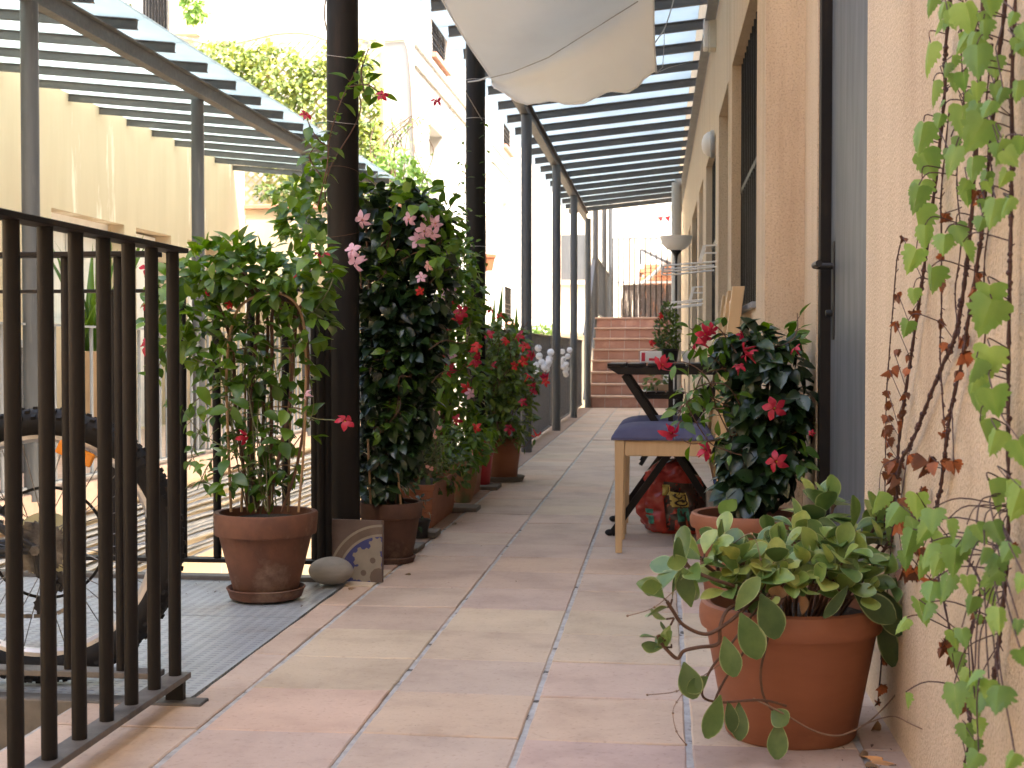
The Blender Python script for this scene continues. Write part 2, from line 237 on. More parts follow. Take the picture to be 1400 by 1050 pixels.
# ---------------------------------------------------------------- mesh builder
class MB:
    def __init__(s): s.v = []; s.f = []; s.t = []; s.e = []; s.c = []; s.mi = []; s.cm = 0
    def av(s, p, t=0.5, e=0.0): s.v.append(V(p)); s.t.append(t); s.e.append(e); return len(s.v) - 1
    def af(s, idx, col=None): s.f.append(tuple(idx)); s.c.append(col or (1, 1, 1)); s.mi.append(s.cm)
    def hexa(s, ps, col=None):
        i = [s.av(p) for p in ps]
        for q in ((0, 3, 2, 1), (4, 5, 6, 7), (0, 1, 5, 4), (1, 2, 6, 5), (2, 3, 7, 6), (3, 0, 4, 7)): s.af([i[k] for k in q], col)
    def box(s, x0, x1, y0, y1, z0, z1, col=None):
        s.hexa([(x0, y0, z0), (x1, y0, z0), (x1, y1, z0), (x0, y1, z0), (x0, y0, z1), (x1, y0, z1), (x1, y1, z1), (x0, y1, z1)], col)
    def bar(s, a, b, w, h, upv=(0, 0, 1)):
        a, b = V(a), V(b); d = (b - a).normalized(); sd = d.cross(V(upv)).normalized(); u = sd.cross(d).normalized()
        sd *= w / 2; u *= h / 2
        s.hexa([a - sd - u, a + sd - u, b + sd - u, b - sd - u, a - sd + u, a + sd + u, b + sd + u, b - sd + u])
    def tube(s, pts, r, n=8, cap=True, t=0.5):
        pts = [V(p) for p in pts]; m = len(pts)
        rr = r if isinstance(r, (list, tuple)) else [r] * m
        prev = None; rings = []
        for i, p in enumerate(pts):
            d = (pts[min(i + 1, m - 1)] - pts[max(i - 1, 0)])
            if d.length < 1e-9: d = V((0, 0, 1))
            d.normalize()
            if prev is None:
                a = V((0, 0, 1)) if abs(d.z) < 0.9 else V((1, 0, 0)); x = d.cross(a).normalized()
            else:
                x = prev - d * prev.dot(d)
                x = x.normalized() if x.length > 1e-6 else d.orthogonal().normalized()
            prev = x; y = d.cross(x)
            rings.append([s.av(p + (x * math.cos(2 * PI * k / n) + y * math.sin(2 * PI * k / n)) * rr[i], t) for k in range(n)])
        for i in range(m - 1):
            for k in range(n): s.af((rings[i][k], rings[i][(k + 1) % n], rings[i + 1][(k + 1) % n], rings[i + 1][k]))
        if cap: s.af(rings[0][::-1]); s.af(rings[-1])
    def lathe(s, prof, c=(0, 0, 0), n=40, axis='z', wob=0.0):
        c = V(c); rings = []
        for r, z in prof:
            ring = []
            for k in range(n):
                a = 2 * PI * k / n
                q = r * (1 + (wob * noise.noise(V((math.cos(a) * 2, math.sin(a) * 2, z * 9))) if wob else 0))
                if axis == 'z': p = V((q * math.cos(a), q * math.sin(a), z))
                elif axis == 'y': p = V((q * math.cos(a), z, q * math.sin(a)))
                else: p = V((z, q * math.cos(a), q * math.sin(a)))
                ring.append(s.av(c + p))
            rings.append(ring)
        for i in range(len(rings) - 1):
            for k in range(n): s.af((rings[i][k], rings[i][(k + 1) % n], rings[i + 1][(k + 1) % n], rings[i + 1][k]))
        if prof[0][0] > 1e-6: s.af(rings[0][::-1])
        if prof[-1][0] > 1e-6: s.af(rings[-1])
    def prism(s, poly, fn, d):
        """poly in 2D, fn maps (a,b)->3D, d: 3D extrusion"""
        d = V(d); n = len(poly)
        b = [s.av(V(fn(*q))) for q in poly]; t = [s.av(V(fn(*q)) + d) for q in poly]
        s.af(b[::-1]); s.af(t)
        for k in range(n): s.af((b[k], b[(k + 1) % n], t[(k + 1) % n], t[k]))
    def ball(s, c, r, n=12, m=8, sq=(1, 1, 1)):
        c = V(c)
        prof = [(max(1e-7, math.sin(PI * i / m)), -math.cos(PI * i / m)) for i in range(m + 1)]
        rings = [[s.av(c + V((q * math.cos(2 * PI * k / n) * r * sq[0], q * math.sin(2 * PI * k / n) * r * sq[1], z * r * sq[2]))) for k in range(n)] for q, z in prof]
        for i in range(m):
            for k in range(n): s.af((rings[i][k], rings[i][(k + 1) % n], rings[i + 1][(k + 1) % n], rings[i + 1][k]))
    def leaf(s, p, d, nrm, L, W, fold=0.25, curl=0.3, t=0.5, prof='ell', seg=5):
        p = V(p); d = V(d).normalized(); nrm = V(nrm); sd = d.cross(nrm)
        if sd.length < 1e-5: sd = d.orthogonal()
        sd.normalize(); nn = sd.cross(d).normalized(); rows = []
        for i in range(seg + 1):
            x = i / seg
            if prof == 'ell': w = math.sin(PI * min(1, x ** 0.85)) ** 0.8 * 0.5 if 0 < i < seg else 0.0
            elif prof == 'ob': w = (math.sin(PI * x ** 1.45) ** 0.60) * 0.5 if 0 < i < seg else (0.04 if i == 0 else 0.10)
            else: w = (0.5 * (1 - x) ** 0.8 if i else 0.35)
            m = p + d * (L * x) - nn * (curl * L * x * x)
            ww = max(w * W, 0.0006)
            tt = t
            a = s.av(m + sd * ww + nn * (fold * ww), tt, 1); a2 = s.av(m + sd * ww * 0.78 + nn * (fold * ww * 0.7), tt, 0.6)
            b = s.av(m, tt, 0); c2 = s.av(m - sd * ww * 0.78 + nn * (fold * ww * 0.7), tt, 0.6); c = s.av(m - sd * ww + nn * (fold * ww), tt, 1)
            rows.append((a, a2, b, c2, c) if prof == 'ob' else (a, b, c))
            if prof != 'ob':
                pass
        for i in range(seg):
            r0, r1 = rows[i], rows[i + 1]
            for k in range(len(r0) - 1): s.af((r0[k], r0[k + 1], r1[k + 1], r1[k]))
    def build(s, name, m, parent=None, origin=None, smooth=True, bevel=0.0, sharp=0.6, subs=0):
        o0 = V(origin) if origin is not None else V((0, 0, 0))
        if parent is not None:
            q = parent
            while q is not None: o0 = o0 + q.location; q = q.parent
        me = bpy.data.meshes.new(name)
        used = sorted({i for f in s.f for i in f}); 
        if len(used) != len(s.v):
            mp = {j: i for i, j in enumerate(used)}
            s.v = [s.v[j] for j in used]; s.t = [s.t[j] for j in used]; s.e = [s.e[j] for j in used]; s.f = [tuple(mp[i] for i in f) for f in s.f]
        me.from_pydata([tuple(p - o0) for p in s.v], [], s.f)
        if any(x != 0.5 for x in s.t):
            a = me.attributes.new('tint', 'FLOAT', 'POINT'); a.data.foreach_set('value', s.t)
        if any(s.e):
            a = me.attributes.new('edge', 'FLOAT', 'POINT'); a.data.foreach_set('value', s.e)
        if any(c != (1, 1, 1) for c in s.c):
            a = me.color_attributes.new('tilecol', 'FLOAT_COLOR', 'CORNER'); vals = []
            for f, c in zip(s.f, s.c): vals += [c[0], c[1], c[2], 1.0] * len(f)
            a.data.foreach_set('color', vals)
        ms = m if isinstance(m, (list, tuple)) else [m]
        for q in ms: me.materials.append(M[q])
        if len(ms) > 1: me.polygons.foreach_set('material_index', s.mi)
        if smooth:
            me.polygons.foreach_set('use_smooth', [True] * len(me.polygons))
            if sharp: me.set_sharp_from_angle(angle=sharp)
        ob = bpy.data.objects.new(name, me); C.objects.link(ob)
        if parent is not None:
            ob.parent = parent
            if origin is not None: ob.location = origin
        elif origin is not None: ob.location = origin
        if bevel:
            b = ob.modifiers.new('bevel', 'BEVEL'); b.width = bevel; b.segments = 2; b.limit_method = 'ANGLE'; b.angle_limit = 0.7
            b.harden_normals = False
        if subs:
            b = ob.modifiers.new('subd', 'SUBSURF'); b.levels = subs; b.render_levels = subs
        return ob
def tag(o, label, cat, group=None):
    o['label'] = label; o['category'] = cat
    if group: o['group'] = group
    return o
def thing(name, label, cat, loc=(0, 0, 0), group=None):
    o = bpy.data.objects.new(name, None); C.objects.link(o); o.location = V(loc); o.empty_display_size = 0.1
    return tag(o, label, cat, group)
def struct(o): o['kind'] = 'structure'; return o
def interp(pts, n):
    """catmull-rom through points"""
    pts = [V(p) for p in pts]; out = []
    for i in range(len(pts) - 1):
        p0 = pts[max(i - 1, 0)]; p1 = pts[i]; p2 = pts[i + 1]; p3 = pts[min(i + 2, len(pts) - 1)]
        for k in range(n):
            t = k / n
            out.append(0.5 * ((2 * p1) + (p2 - p0) * t + (2 * p0 - 5 * p1 + 4 * p2 - p3) * t * t + (3 * p1 - p0 - 3 * p2 + p3) * t ** 3))
    out.append(pts[-1]); return out
def copyobj(root, loc, label=None, group=None):
    r = root.copy(); C.objects.link(r); r.location = loc
    if label: r['label'] = label
    if group: r['group'] = group
    for ch in list(root.children):
        c = ch.copy(); C.objects.link(c); c.parent = r
        for g in list(ch.children):
            d = g.copy(); C.objects.link(d); d.parent = c
    return r
# ================================================================ SETTING
R = random.Random(7)
MAUVE = (0.435, 0.345, 0.29); PEACH = (0.53, 0.40, 0.295); TAN = (0.465, 0.38, 0.275); SAL = (0.485, 0.35, 0.265); BRP = (0.415, 0.32, 0.255); PNK = (0.455, 0.355, 0.285)
known = {(-1, 'A'): MAUVE, (-1, 'B'): MAUVE, (-1, 'C'): (0.42, 0.315, 0.275), (-1, 'D'): (0.37, 0.27, 0.23),
         (0, 'A'): SAL, (0, 'B'): PEACH, (0, 'C'): PEACH, (0, 'D'): PEACH, (1, 'A'): TAN, (1, 'B'): MAUVE, (1, 'C'): PNK, (1, 'D'): PNK,
         (2, 'A'): TAN, (2, 'B'): TAN, (2, 'C'): TAN, (2, 'D'): TAN, (3, 'A'): BRP, (3, 'B'): TAN, (3, 'C'): TAN, (3, 'D'): TAN,
         (4, 'A'): BRP, (4, 'B'): MAUVE, (4, 'C'): BRP, (5, 'A'): BRP, (5, 'B'): BRP, (5, 'C'): MAUVE}
def floor_tile(mb, x0, x1, y0, y1, col, r, zt=0.0):
    g = 0.0014; gx = 0.0058
    x0 += gx; x1 -= gx; y0 += g; y1 -= g
    dz = r.uniform(-0.0012, 0.0012) + zt; sx = r.uniform(-0.0015, 0.0015); sy = r.uniform(-0.0015, 0.0015)
    bw = 0.0028; nseg = 6
    ring_o, ring_i, ring_b = [], [], []
    cs = [(x0, y0), (x1, y0), (x1, y1), (x0, y1)]
    cx, cy = (x0 + x1) / 2, (y0 + y1) / 2
    for k in range(4):
        a, b = cs[k], cs[(k + 1) % 4]
        for i in range(nseg):
            t = i / nseg
            j = r.uniform(-0.0011, 0.0009); px = a[0] + (b[0] - a[0]) * t; py = a[1] + (b[1] - a[1]) * t
            ux, uy = (cx - px), (cy - py); l = math.hypot(ux, uy); ux /= l; uy /= l
            px -= ux * j; py -= uy * j
            z = dz + sx * (px - cx) / 0.15 + sy * (py - cy) / 0.15
            ring_o.append(mb.av((px, py, z - 0.0022))); ring_b.append(mb.av((px, py, z - 0.014)))
            ring_i.append(mb.av((px + ux * bw * 1.2, py + uy * bw * 1.2, z)))
    n = len(ring_o)
    mb.af(ring_i, col)
    for k in range(n):
        q = (k + 1) % n
        mb.af((ring_o[k], ring_o[q], ring_i[q], ring_i[k]), col); mb.af((ring_b[k], ring_b[q], ring_o[q], ring_o[k]), col)
YR0 = 2.375
cols = {'Z': (-1.155, -0.85), 'A': (-0.85, -0.55), 'B': (-0.55, -0.25), 'C': (-0.25, 0.05), 'D': (0.05, 0.35), 'E': (0.35, 0.47)}
mb = MB()
for k in range(-11, 47):
    y0 = YR0 + 0.3 * k; y1 = min(y0 + 0.3, 16.45)
    for nm, (x0, x1) in cols.items():
        c = known.get((k, nm))
        if c is None:
            if k > 5 or nm in 'ZE' or k < -1:
                b = R.choice([MAUVE, BRP, PNK, SAL, BRP, TAN if R.random() < 0.35 else PNK])
            else: b = R.choice([MAUVE, BRP, PNK])
            c = b
        c = tuple(a_ * 0.72 + b_ * 0.28 for a_, b_ in zip(c, (0.465, 0.365, 0.28))); f = R.uniform(0.94, 1.06); c = (c[0] * f, c[1] * f * R.uniform(0.98, 1.02), c[2] * f)
        if nm == 'E' and y0 > 3.9: continue
        xx1 = 0.33 if (nm == 'D' and y0 > 4.0) else x1
        if nm == 'Z':
            if 2.55 < y0 + 0.15 < 3.95: x0b = -0.945
            elif y0 > 3.9: x0b = -1.06
            else: x0b = x0
            if y0 < 2.56 < y1:
                floor_tile(mb, x0b, x1, y0, 2.56, c, R); floor_tile(mb, -0.945, x1, 2.56, y1, c, R); continue
            if y0 < 3.9 < y1: floor_tile(mb, -0.945, x1, y0, y1, c, R); continue
            if nm == 'Z' and k > 5: c = (0.30, 0.21, 0.165)
            floor_tile(mb, x0b, x1, y0, y1, c, R)
        else: floor_tile(mb, x0, xx1, y0, y1, c, R)
floor = struct(mb.build('floor', 'tile', smooth=True, sharp=0.35))
mb = MB()
mb.box(-0.94, 0.47, -1.2, 16.45, -0.22, -0.0042); mb.box(-1.158, -0.94, -1.2, 2.555, -0.22, -0.0042); mb.box(-1.07, -0.94, 3.93, 16.45, -0.22, -0.0042)
struct(mb.build('floor_bed', 'grout', smooth=False))
# metal bridge plate
mb = MB()
mb.box(-2.9, -1.93, 2.57, 3.40, -0.03, -0.001); mb.box(-1.926, -0.948, 2.57, 3.40, -0.03, -0.002)
mb.box(-2.9, -1.93, 3.403, 3.93, -0.03, -0.002); mb.box(-1.926, -0.948, 3.403, 3.93, -0.03, -0.001)
struct(mb.build('footbridge_deck', 'plate', smooth=False))
mb = MB()
mb.box(-2.9, -0.90, 2.515, 2.567, -0.12, 0.006); mb.box(-2.9, -0.96, 3.934, 3.985, -0.12, 0.012)
struct(mb.build('footbridge_beam', 'flatbar', smooth=False, bevel=0.003))
# lower courtyard, left walkway, stairwell
mb = MB(); mb.box(-60, 60, -40, 120, -3.2, -3.0); struct(mb.build('ground', 'cream', smooth=False))
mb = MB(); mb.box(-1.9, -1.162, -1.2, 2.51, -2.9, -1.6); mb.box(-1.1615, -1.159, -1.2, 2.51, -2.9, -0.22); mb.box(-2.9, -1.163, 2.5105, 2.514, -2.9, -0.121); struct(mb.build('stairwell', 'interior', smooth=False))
mb = MB(); mb.box(-4.4, -2.9, -3, 13.6, -0.10, 0.035); struct(mb.build('left_walkway', 'nosing', smooth=False, bevel=0.006))
# stairs at the end
mb = MB(); mn = MB(); MS = []
zt = 0.0
for k in range(8):
    y0 = 16.45 + 0.29 * k; z0, z1 = 0.146 * k, 0.146 * (k + 1)
    for j in range(6):
        xa, xb = -0.9 + 0.19 * j * 1.05, -0.9 + 0.19 * (j + 1) * 1.05
        xb = min(xb, 0.29)
        f = R.uniform(0.85, 1.12)
        mb.box(xa + 0.003, xb - 0.003, y0 + 0.002, y0 + 0.05, z0 + 0.003, z1 - 0.024)
    mn.box(-0.92, 0.285, y0 - 0.02, y0 + 0.29 - 0.02 - 0.001, z1 - 0.022, z1)
    MS.append((y0, z0, z1))
struct(mb.build('stair_risers', 'stepbrick', smooth=False, bevel=0.002)); struct(mn.build('stair_treads', 'nosing', smooth=False, bevel=0.004))
mb = MB()
for y0, z0, z1 in MS: mb.box(-0.90, 0.285, y0 + 0.006, y0 + 0.296, -0.1, z1 - 0.0225)
mb.box(-0.92, 1.2, 18.77, 26.5, 0.9, 1.165); struct(mb.build('stair_core', 'grout', smooth=False))

# ================================================================ RIGHT BUILDING
def xw(y): return 0.305 - 0.0046 * (y - 4.04)
HB = 7.6  # height above the view, set so its shadow covers walkway and left roof
rb = thing('beige_building', 'beige rough stucco building with a grey door and barred windows along the right', 'building', (0.42, 2.0, 0))
mb = MB()
mb.box(0.42, 1.2, -1.2, 2.83, -0.3, HB)                       # near wall
mb.box(0.52, 1.2, 2.83, 3.72, -0.3, HB); mb.box(0.42, 0.5195, 2.8305, 3.7195, 2.2, HB)   # behind and above the door
mb.box(0.42, 1.2, 3.72, 4.04, -0.3, HB)
near = mb
m2 = MB()
ops = [(4.40, 5.84, 0.84, 1.93), (6.12, 7.04, 0.0, 1.92), (7.40, 8.80, 0.84, 1.90), (9.35, 10.2, 0, 1.90), (10.7, 12.2, 0.84, 1.90), (12.7, 13.5, 0, 1.90)]
yprev = 4.041
for (a, b, s, t) in ops:
    m2.box(0.305, 1.2, yprev, a, -0.3, HB); m2.box(0.305, 1.2, a + 0.0005, b - 0.0005, t, HB)
    if s > 0: m2.box(0.305, 1.2, a + 0.0005, b - 0.0005, -0.3, s)
    m2.box(0.46, 1.2, a + 0.0005, b - 0.0005, s if s > 0 else -0.3, t)
    yprev = b
m2.box(0.305, 1.2, yprev, 14, -0.3, HB); m2.box(0.305, 1.2, 14, 23, -0.3, 5.2); m2.box(0.305, 1.2, 23, 40, -0.3, 2.9)  # unseen upper wall stepped down to let sun reach the far end
for p in m2.v:
    if p.y > 4.05: p.x -= 0.0046 * (min(p.y, 20) - 4.04) if p.x < 1 else 0
off = len(near.v); near.v += m2.v; near.t += m2.t; near.e += m2.e; near.f += [tuple(i + off for i in f) for f in m2.f]; near.c += m2.c; near.mi += m2.mi
near.build('wall', 'stucco', rb, smooth=False)
# unseen wall added behind the camera to cut light from that side
bb = thing('rear_light_blocker', 'unseen beige wall added behind the viewpoint to block light from the rear', 'building', (-2, -3, 0))
mb = MB(); mb.box(-8, 1.2, -3.6, -3.05, -3, 6.3); mb.build('wall', 'stucco_far', bb, smooth=False)
mb = MB(); mb.hexa([(0.245, 3.6, 2.505), (0.303, 3.6, 2.51), (0.245, 16.8, 2.51), (0.187, 16.8, 2.505), (0.245, 3.6, 2.509), (0.303, 3.6, 2.514), (0.245, 16.8, 2.514), (0.187, 16.8, 2.509)])
for p in mb.v: p.z += 0.0
mb.build('flashing', 'greylight', rb, smooth=False)
# door
mb = MB(); mb.box(0.452, 0.50, 2.84, 3.668, -0.02, 2.18)
dr = mb.build('door', 'doorpaint', rb, smooth=False, bevel=0.003)
mb = MB(); mb.box(0.424, 0.515, 3.670, 3.718, -0.02, 2.19); mb.box(0.436, 0.515, 2.832, 2.838, -0.02, 2.19)
mb.build('frame', 'dark', dr, smooth=False, bevel=0.002)
hd = WX(1122, 357, 0.43); hy = 3.60
mb = MB()
mb.tube([(0.452, hy, 0.925), (0.405, hy, 0.925)], 0.0085, 12); mb.tube(interp([(0.408, hy, 0.925), (0.400, hy - 0.012, 0.925), (0.398, hy - 0.04, 0.925), (0.399, hy - 0.115, 0.925)], 5), [0.0085] * 16, 12)
mb.build('handle', 'black', dr)
mb = MB(); mb.box(0.4475, 0.4519, hy - 0.02, hy + 0.02, 0.73, 0.99); mb.tube([(0.4475, hy, 0.80), (0.430, hy, 0.80)], 0.009, 12)
mb.build('lock_plate', 'black', dr, smooth=False, bevel=0.002)
# windows and doors further along
for i, (a, b, s, t) in enumerate(ops):
    x = xw((a + b) / 2)
    if s > 0:
        mb = MB(); mb.box(x + 0.085, x + 0.10, a + 0.04, b - 0.04, s + 0.05, t - 0.04)
        w = mb.build('window', 'darkwin', rb, smooth=False)
        mb = MB(); mb.box(x + 0.06, x + 0.12, a + 0.001, a + 0.038, s, t); mb.box(x + 0.06, x + 0.12, b - 0.038, b - 0.001, s, t); mb.box(x + 0.061, x + 0.119, a + 0.039, b - 0.039, t - 0.038, t - 0.001); mb.box(x + 0.061, x + 0.119, a + 0.039, b - 0.039, s + 0.001, s + 0.045)
        mb.build('frame', 'grey', w, smooth=False, bevel=0.002)
        mb = MB(); mb.box(x - 0.012, x + 0.06, a + 0.002, b - 0.002, s + 0.0005, s + 0.022); mb.build('sill', 'greylight', w, smooth=False, bevel=0.003)
        mb = MB(); n = int((b - a) / 0.11)
        for k in range(n):
            y = a + (k + 0.7) * (b - a) / n; mb.box(x + 0.035, x + 0.049, y - 0.007, y + 0.007, s + 0.023, t - 0.002)
        mb.box(x + 0.034, x + 0.050, a + 0.002, b - 0.002, (s + t) / 2 - 0.01, (s + t) / 2 + 0.012); 
        mb.build('window_bars', 'dark', w, smooth=False)
    else:
        mb = MB(); mb.box(x + 0.10, x + 0.13, a + 0.05, b - 0.05, 0, t - 0.05)
        d = mb.build('door', 'doorpaint', rb, smooth=False)
        mb = MB(); mb.box(x + 0.085, x + 0.14, a + 0.001, a + 0.048, 0, t); mb.box(x + 0.085, x + 0.14, b - 0.048, b - 0.001, 0, t); mb.box(x + 0.086, x + 0.139, a + 0.049, b - 0.049, t - 0.048, t - 0.001)
        mb.build('frame', 'grey', d, smooth=False)

# ================================================================ PERGOLAS
def ibeam(mb, a, b, h=0.10, w=0.06):
    a, b = V(a), V(b)
    mb.bar(a, b, 0.008, h - 0.016); u = V((0, 0, h / 2 - 0.004)); mb.bar(a + u, b + u, w, 0.008); mb.bar(a - u, b - u, w, 0.008)
def pergola(name, label, posts, xb, zb, rafters, xo, xi, rise, y0, y1, dx=0.0, gap=0.05, gm='glass'):
    """posts: list (x,y,r,mat). beam along xb. rafters from xo (free end) to xi (wall)"""
    t = thing(name, label, 'pergola', (xb, y0, 0))
    for (x, y, r, m) in posts:
        mb = MB(); mb.lathe([(r, 0.0), (r, zb)], (x, y, 0), 28); mb.build('post', m, t)
    mb = MB(); ibeam(mb, (xb, y0, zb + 0.05), (xb, y1, zb + 0.05)); mb.build('beam', 'rafter', t, smooth=False)
    for y in rafters:
        xi_ = xi + dx * (y - y0)
        mb = MB(); z0 = zb + 0.130
        a = V((xo, y, z0 + rise * abs(xo - xb) * -1)); b = V((xi_, y, z0 + rise * abs(xi_ - xb)))
        mb.bar(a, b, 0.010, 0.046); q = V((0, 0, 0.025)); mb.bar(a + q, b + q, 0.036, 0.005); mb.bar(a - q, b - q, 0.026, 0.005)
        mb.build('rafter', 'rafter', t, smooth=False)
    for i in range(len(rafters) - 1):
        ya, yb = rafters[i], rafters[i + 1]; mb = MB(); z0 = zb + 0.130 + 0.031
        xi_ = xi + dx * (ya - y0); g = 0.004; sg = 1 if xi > xo else -1
        xa, xz = xo - 0.06 * sg, xi_ - gap * sg
        za, zz = z0 - rise * abs(xa - xb), z0 + rise * abs(xz - xb)
        lo, hi = (xa, za), (xz, zz)
        mb.hexa([(lo[0], ya + g, lo[1]), (hi[0], ya + g, hi[1]), (hi[0], yb - g, hi[1]), (lo[0], yb - g, lo[1]), (lo[0], ya + g, lo[1] + 0.012), (hi[0], ya + g, hi[1] + 0.012), (hi[0], yb - g, hi[1] + 0.012), (lo[0], yb - g, lo[1] + 0.012)])
        mb.build('glass_panel', gm, t, smooth=False)
    return t
c1 = D(470, 600, 4.26); c2 = D(650.5, 600, 6.97)
pr = [(c1.x, c1.y, 0.0503, 'dark'), (c2.x, c2.y, 0.0515, 'dark')]  # near posts darker than the grey ones: canopy shade put into their colour
for u, tt in ((719.7, 9.23), (760.5, 11.72), (784.3, 14.0), (803.5, 16.45)):
    q = D(u, 600, tt); pr.append((q.x, q.y, 0.038, 'grey'))
rr = [round(3.9 + 0.552 * k, 3) for k in range(24)]
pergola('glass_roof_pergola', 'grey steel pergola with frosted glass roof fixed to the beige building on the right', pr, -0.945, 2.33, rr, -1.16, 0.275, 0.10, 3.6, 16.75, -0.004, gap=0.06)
pl = []
for u, tt in ((45, 6.2), (272.5, 8.6), (420, 11.0)):
    q = D(u, 600, tt); pl.append((q.x, q.y, 0.041, 'grey'))
q0 = D(-240, 600, 4.3); pl.insert(0, (pl[0][0], 3.55, 0.041, 'grey'))
rl = [round(3.0 + 0.545 * k, 3) for k in range(20)]
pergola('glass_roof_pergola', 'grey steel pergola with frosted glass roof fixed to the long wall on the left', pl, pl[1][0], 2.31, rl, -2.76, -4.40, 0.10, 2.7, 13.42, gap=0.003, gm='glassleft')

# ================================================================ LEFT BUILDING
lb = thing('courtyard_building', 'beige plastered building with shuttered openings behind the left pergola', 'building', (-4.4, 6, 0))
w1 = (WX(70, 290, -4.4).y, WX(170, 307, -4.4).y); w2 = (WX(186, 311, -4.4).y, WX(234, 325, -4.4).y); w3 = (WX(256, 330, -4.4).y, WX(300, 340, -4.4).y)
w0 = (5.4, 7.2)
mb = MB(); yp = -3.0
LW = [(w1[0], w1[1], 0.9), (w2[0], w2[1], 0.036), (w3[0], w3[1], 0.9)]
for (a, b, s) in LW:
    mb.box(-5.2, -4.4, yp, a, -3, 3.0); mb.box(-5.2, -4.4, a + 0.0005, b - 0.0005, 1.74, 3.0); mb.box(-5.2, -4.4, a + 0.0005, b - 0.0005, -3, s); mb.box(-5.2, -4.66, a + 0.0005, b - 0.0005, s, 1.74); yp = b
mb.box(-5.2, -4.4, yp, 13.75, -3, 3.0)
mb.box(-4.4, -2.96, -3, 13.75, -3, -0.105)        # wall carrying the walkway
mb.build('wall', 'stucco_far', lb, smooth=False)
for i, (a, b, s) in enumerate(LW):
    if i == 1:
        mb = MB(); mb.box(-4.57, -4.54, a + 0.02, b - 0.02, s, 1.72); d = mb.build('door', 'whitepaint', lb, smooth=False)
        continue
    mb = MB(); mb.box(-4.60, -4.59, a + 0.05, b - 0.05, s + 0.05, 1.69); w = mb.build('window', 'curtain', lb, smooth=False)
    mb = MB()
    for y in (a + 0.001, (a + b) / 2 - 0.025, b - 0.051): mb.box(-4.585, -4.54, y, y + 0.05, s + 0.05, 1.69)
    mb.box(-4.586, -4.541, a + 0.001, b - 0.001, 1.691, 1.739); mb.box(-4.586, -4.541, a + 0.001, b - 0.001, s + 0.001, s + 0.049)
    mb.build('frame', 'whitepaint', w, smooth=False)
# end wall with coping
ew = thing('end_wall', 'low beige wall with terracotta coping closing the courtyard behind the left pergola', 'wall', (-3.6, 13.8, 0))
mb = MB(); mb.box(-4.39, -2.7, 13.76, 14.0, -3, 2.20); mb.build('wall', 'stucco_far', ew, smooth=False)
mb = MB(); mb.box(-4.42, -2.66, 13.72, 14.04, 2.201, 2.25); mb.build('coping', 'coping', ew, smooth=False, bevel=0.008)

# ================================================================ WHITE BUILDING
wb = thing('apartment_building', 'tall white rendered building with barred windows, brightly sunlit behind the courtyard', 'building', (-2.95, 16, -3))
XF = -2.95; y0 = WX(566, 300, XF).y
def opn(u0, v0, u1, v1, depth):  # opening on the facade from two pixels (top of near jamb, bottom of far jamb)
    a = WX(u0, v0, XF); b = WX(u1, v1, XF); return (a.y, b.y, min(a.z, b.z), max(a.z, b.z), depth)
F1 = [opn(590.5, 0, 610, 106, 0.10), opn(586.5, 168, 606, 300, 0.28), opn(688, 160, 698.5, 217, 0.1), opn(687, 272, 694, 295, 0.2), opn(690, 391, 700, 452, 0.1), opn(606, 380, 618, 460, 0.2)]
F1[0] = (F1[0][0], F1[0][1], WX(590.5, 72, XF).z, WX(590.5, -5, XF).z, 0.10)
F1[1] = (F1[1][0], F1[1][1], 1.4, WX(586.5, 168, XF).z, 0.3)
F1[2] = (F1[2][0], F1[2][1], WX(690, 200, XF).z, WX(690, 158, XF).z, 0.1)
F1[3] = (F1[3][0], F1[3][1], WX(688, 296, XF).z, WX(688, 272, XF).z, 0.2)
F1[4] = (F1[4][0], F1[4][1], WX(691, 440, XF).z, WX(691, 391, XF).z, 0.1)
F1[5] = (F1[5][0], F1[5][1], 0.2, WX(606, 392, XF).z, 0.2)
# facade built as a grid of boxes around the openings
ys = sorted({y0, 60.0} | {f[0] for f in F1} | {f[1] for f in F1})
mb = MB()
for a, b in zip(ys[:-1], ys[1:]):
    fs = sorted([f for f in F1 if f[0] < (a + b) / 2 < f[1]], key=lambda f: f[2]); z = -3.0
    for f in fs: mb.box(XF - 0.5, XF, a, b, z, f[2]); mb.box(XF - 0.5, XF - f[4], a, b, f[2], f[3]); z = f[3]
    mb.box(XF - 0.5, XF, a, b, z, 10)
mb.box(-20, XF - 0.5, y0, y0 + 0.5, -3, 10)
mb.build('wall', 'white', wb, smooth=False)
for (ua, va, ub, vb) in ((566, 58, 637, 152), (566, 86, 637, 182), (672, 195, 700, 240), (672, 218, 700, 262)):
    a = WX(ua, va, XF); b = WX(ub, vb, XF); z = a.z
    mb = MB(); mb.box(XF + 0.001, XF + 0.035, a.y, b.y, z - 0.03, z + 0.03); mb.build('string_course', 'white', wb, smooth=False, bevel=0.004)
for f in F1:
    if f[4] > 0.15: continue
    mb = MB(); mb.box(XF - f[4] + 0.001, XF - f[4] + 0.012, f[0] + 0.02, f[1] - 0.02, f[2] + 0.02, f[3] - 0.02); w = mb.build('window', 'darkwin', wb, smooth=False)
    mb = MB(); n = 9
    for k in range(n): y = f[0] + (k + 0.5) * (f[1] - f[0]) / n; mb.box(XF - 0.03, XF - 0.014, y - 0.01, y + 0.01, f[2], f[3])
    for k in range(4): z = f[2] + 0.08 + k * 0.09; mb.box(XF - 0.029, XF - 0.015, f[0], f[1], z - 0.006, z + 0.006)
    mb.build('window_bars', 'dark', w, smooth=False)
    mb = MB(); mb.box(XF - 0.02, XF + 0.07, f[0] - 0.06, f[1] + 0.06, f[2] - 0.06, f[2] - 0.001); mb.build('sill', 'coping', w, smooth=False)
f = F1[0]
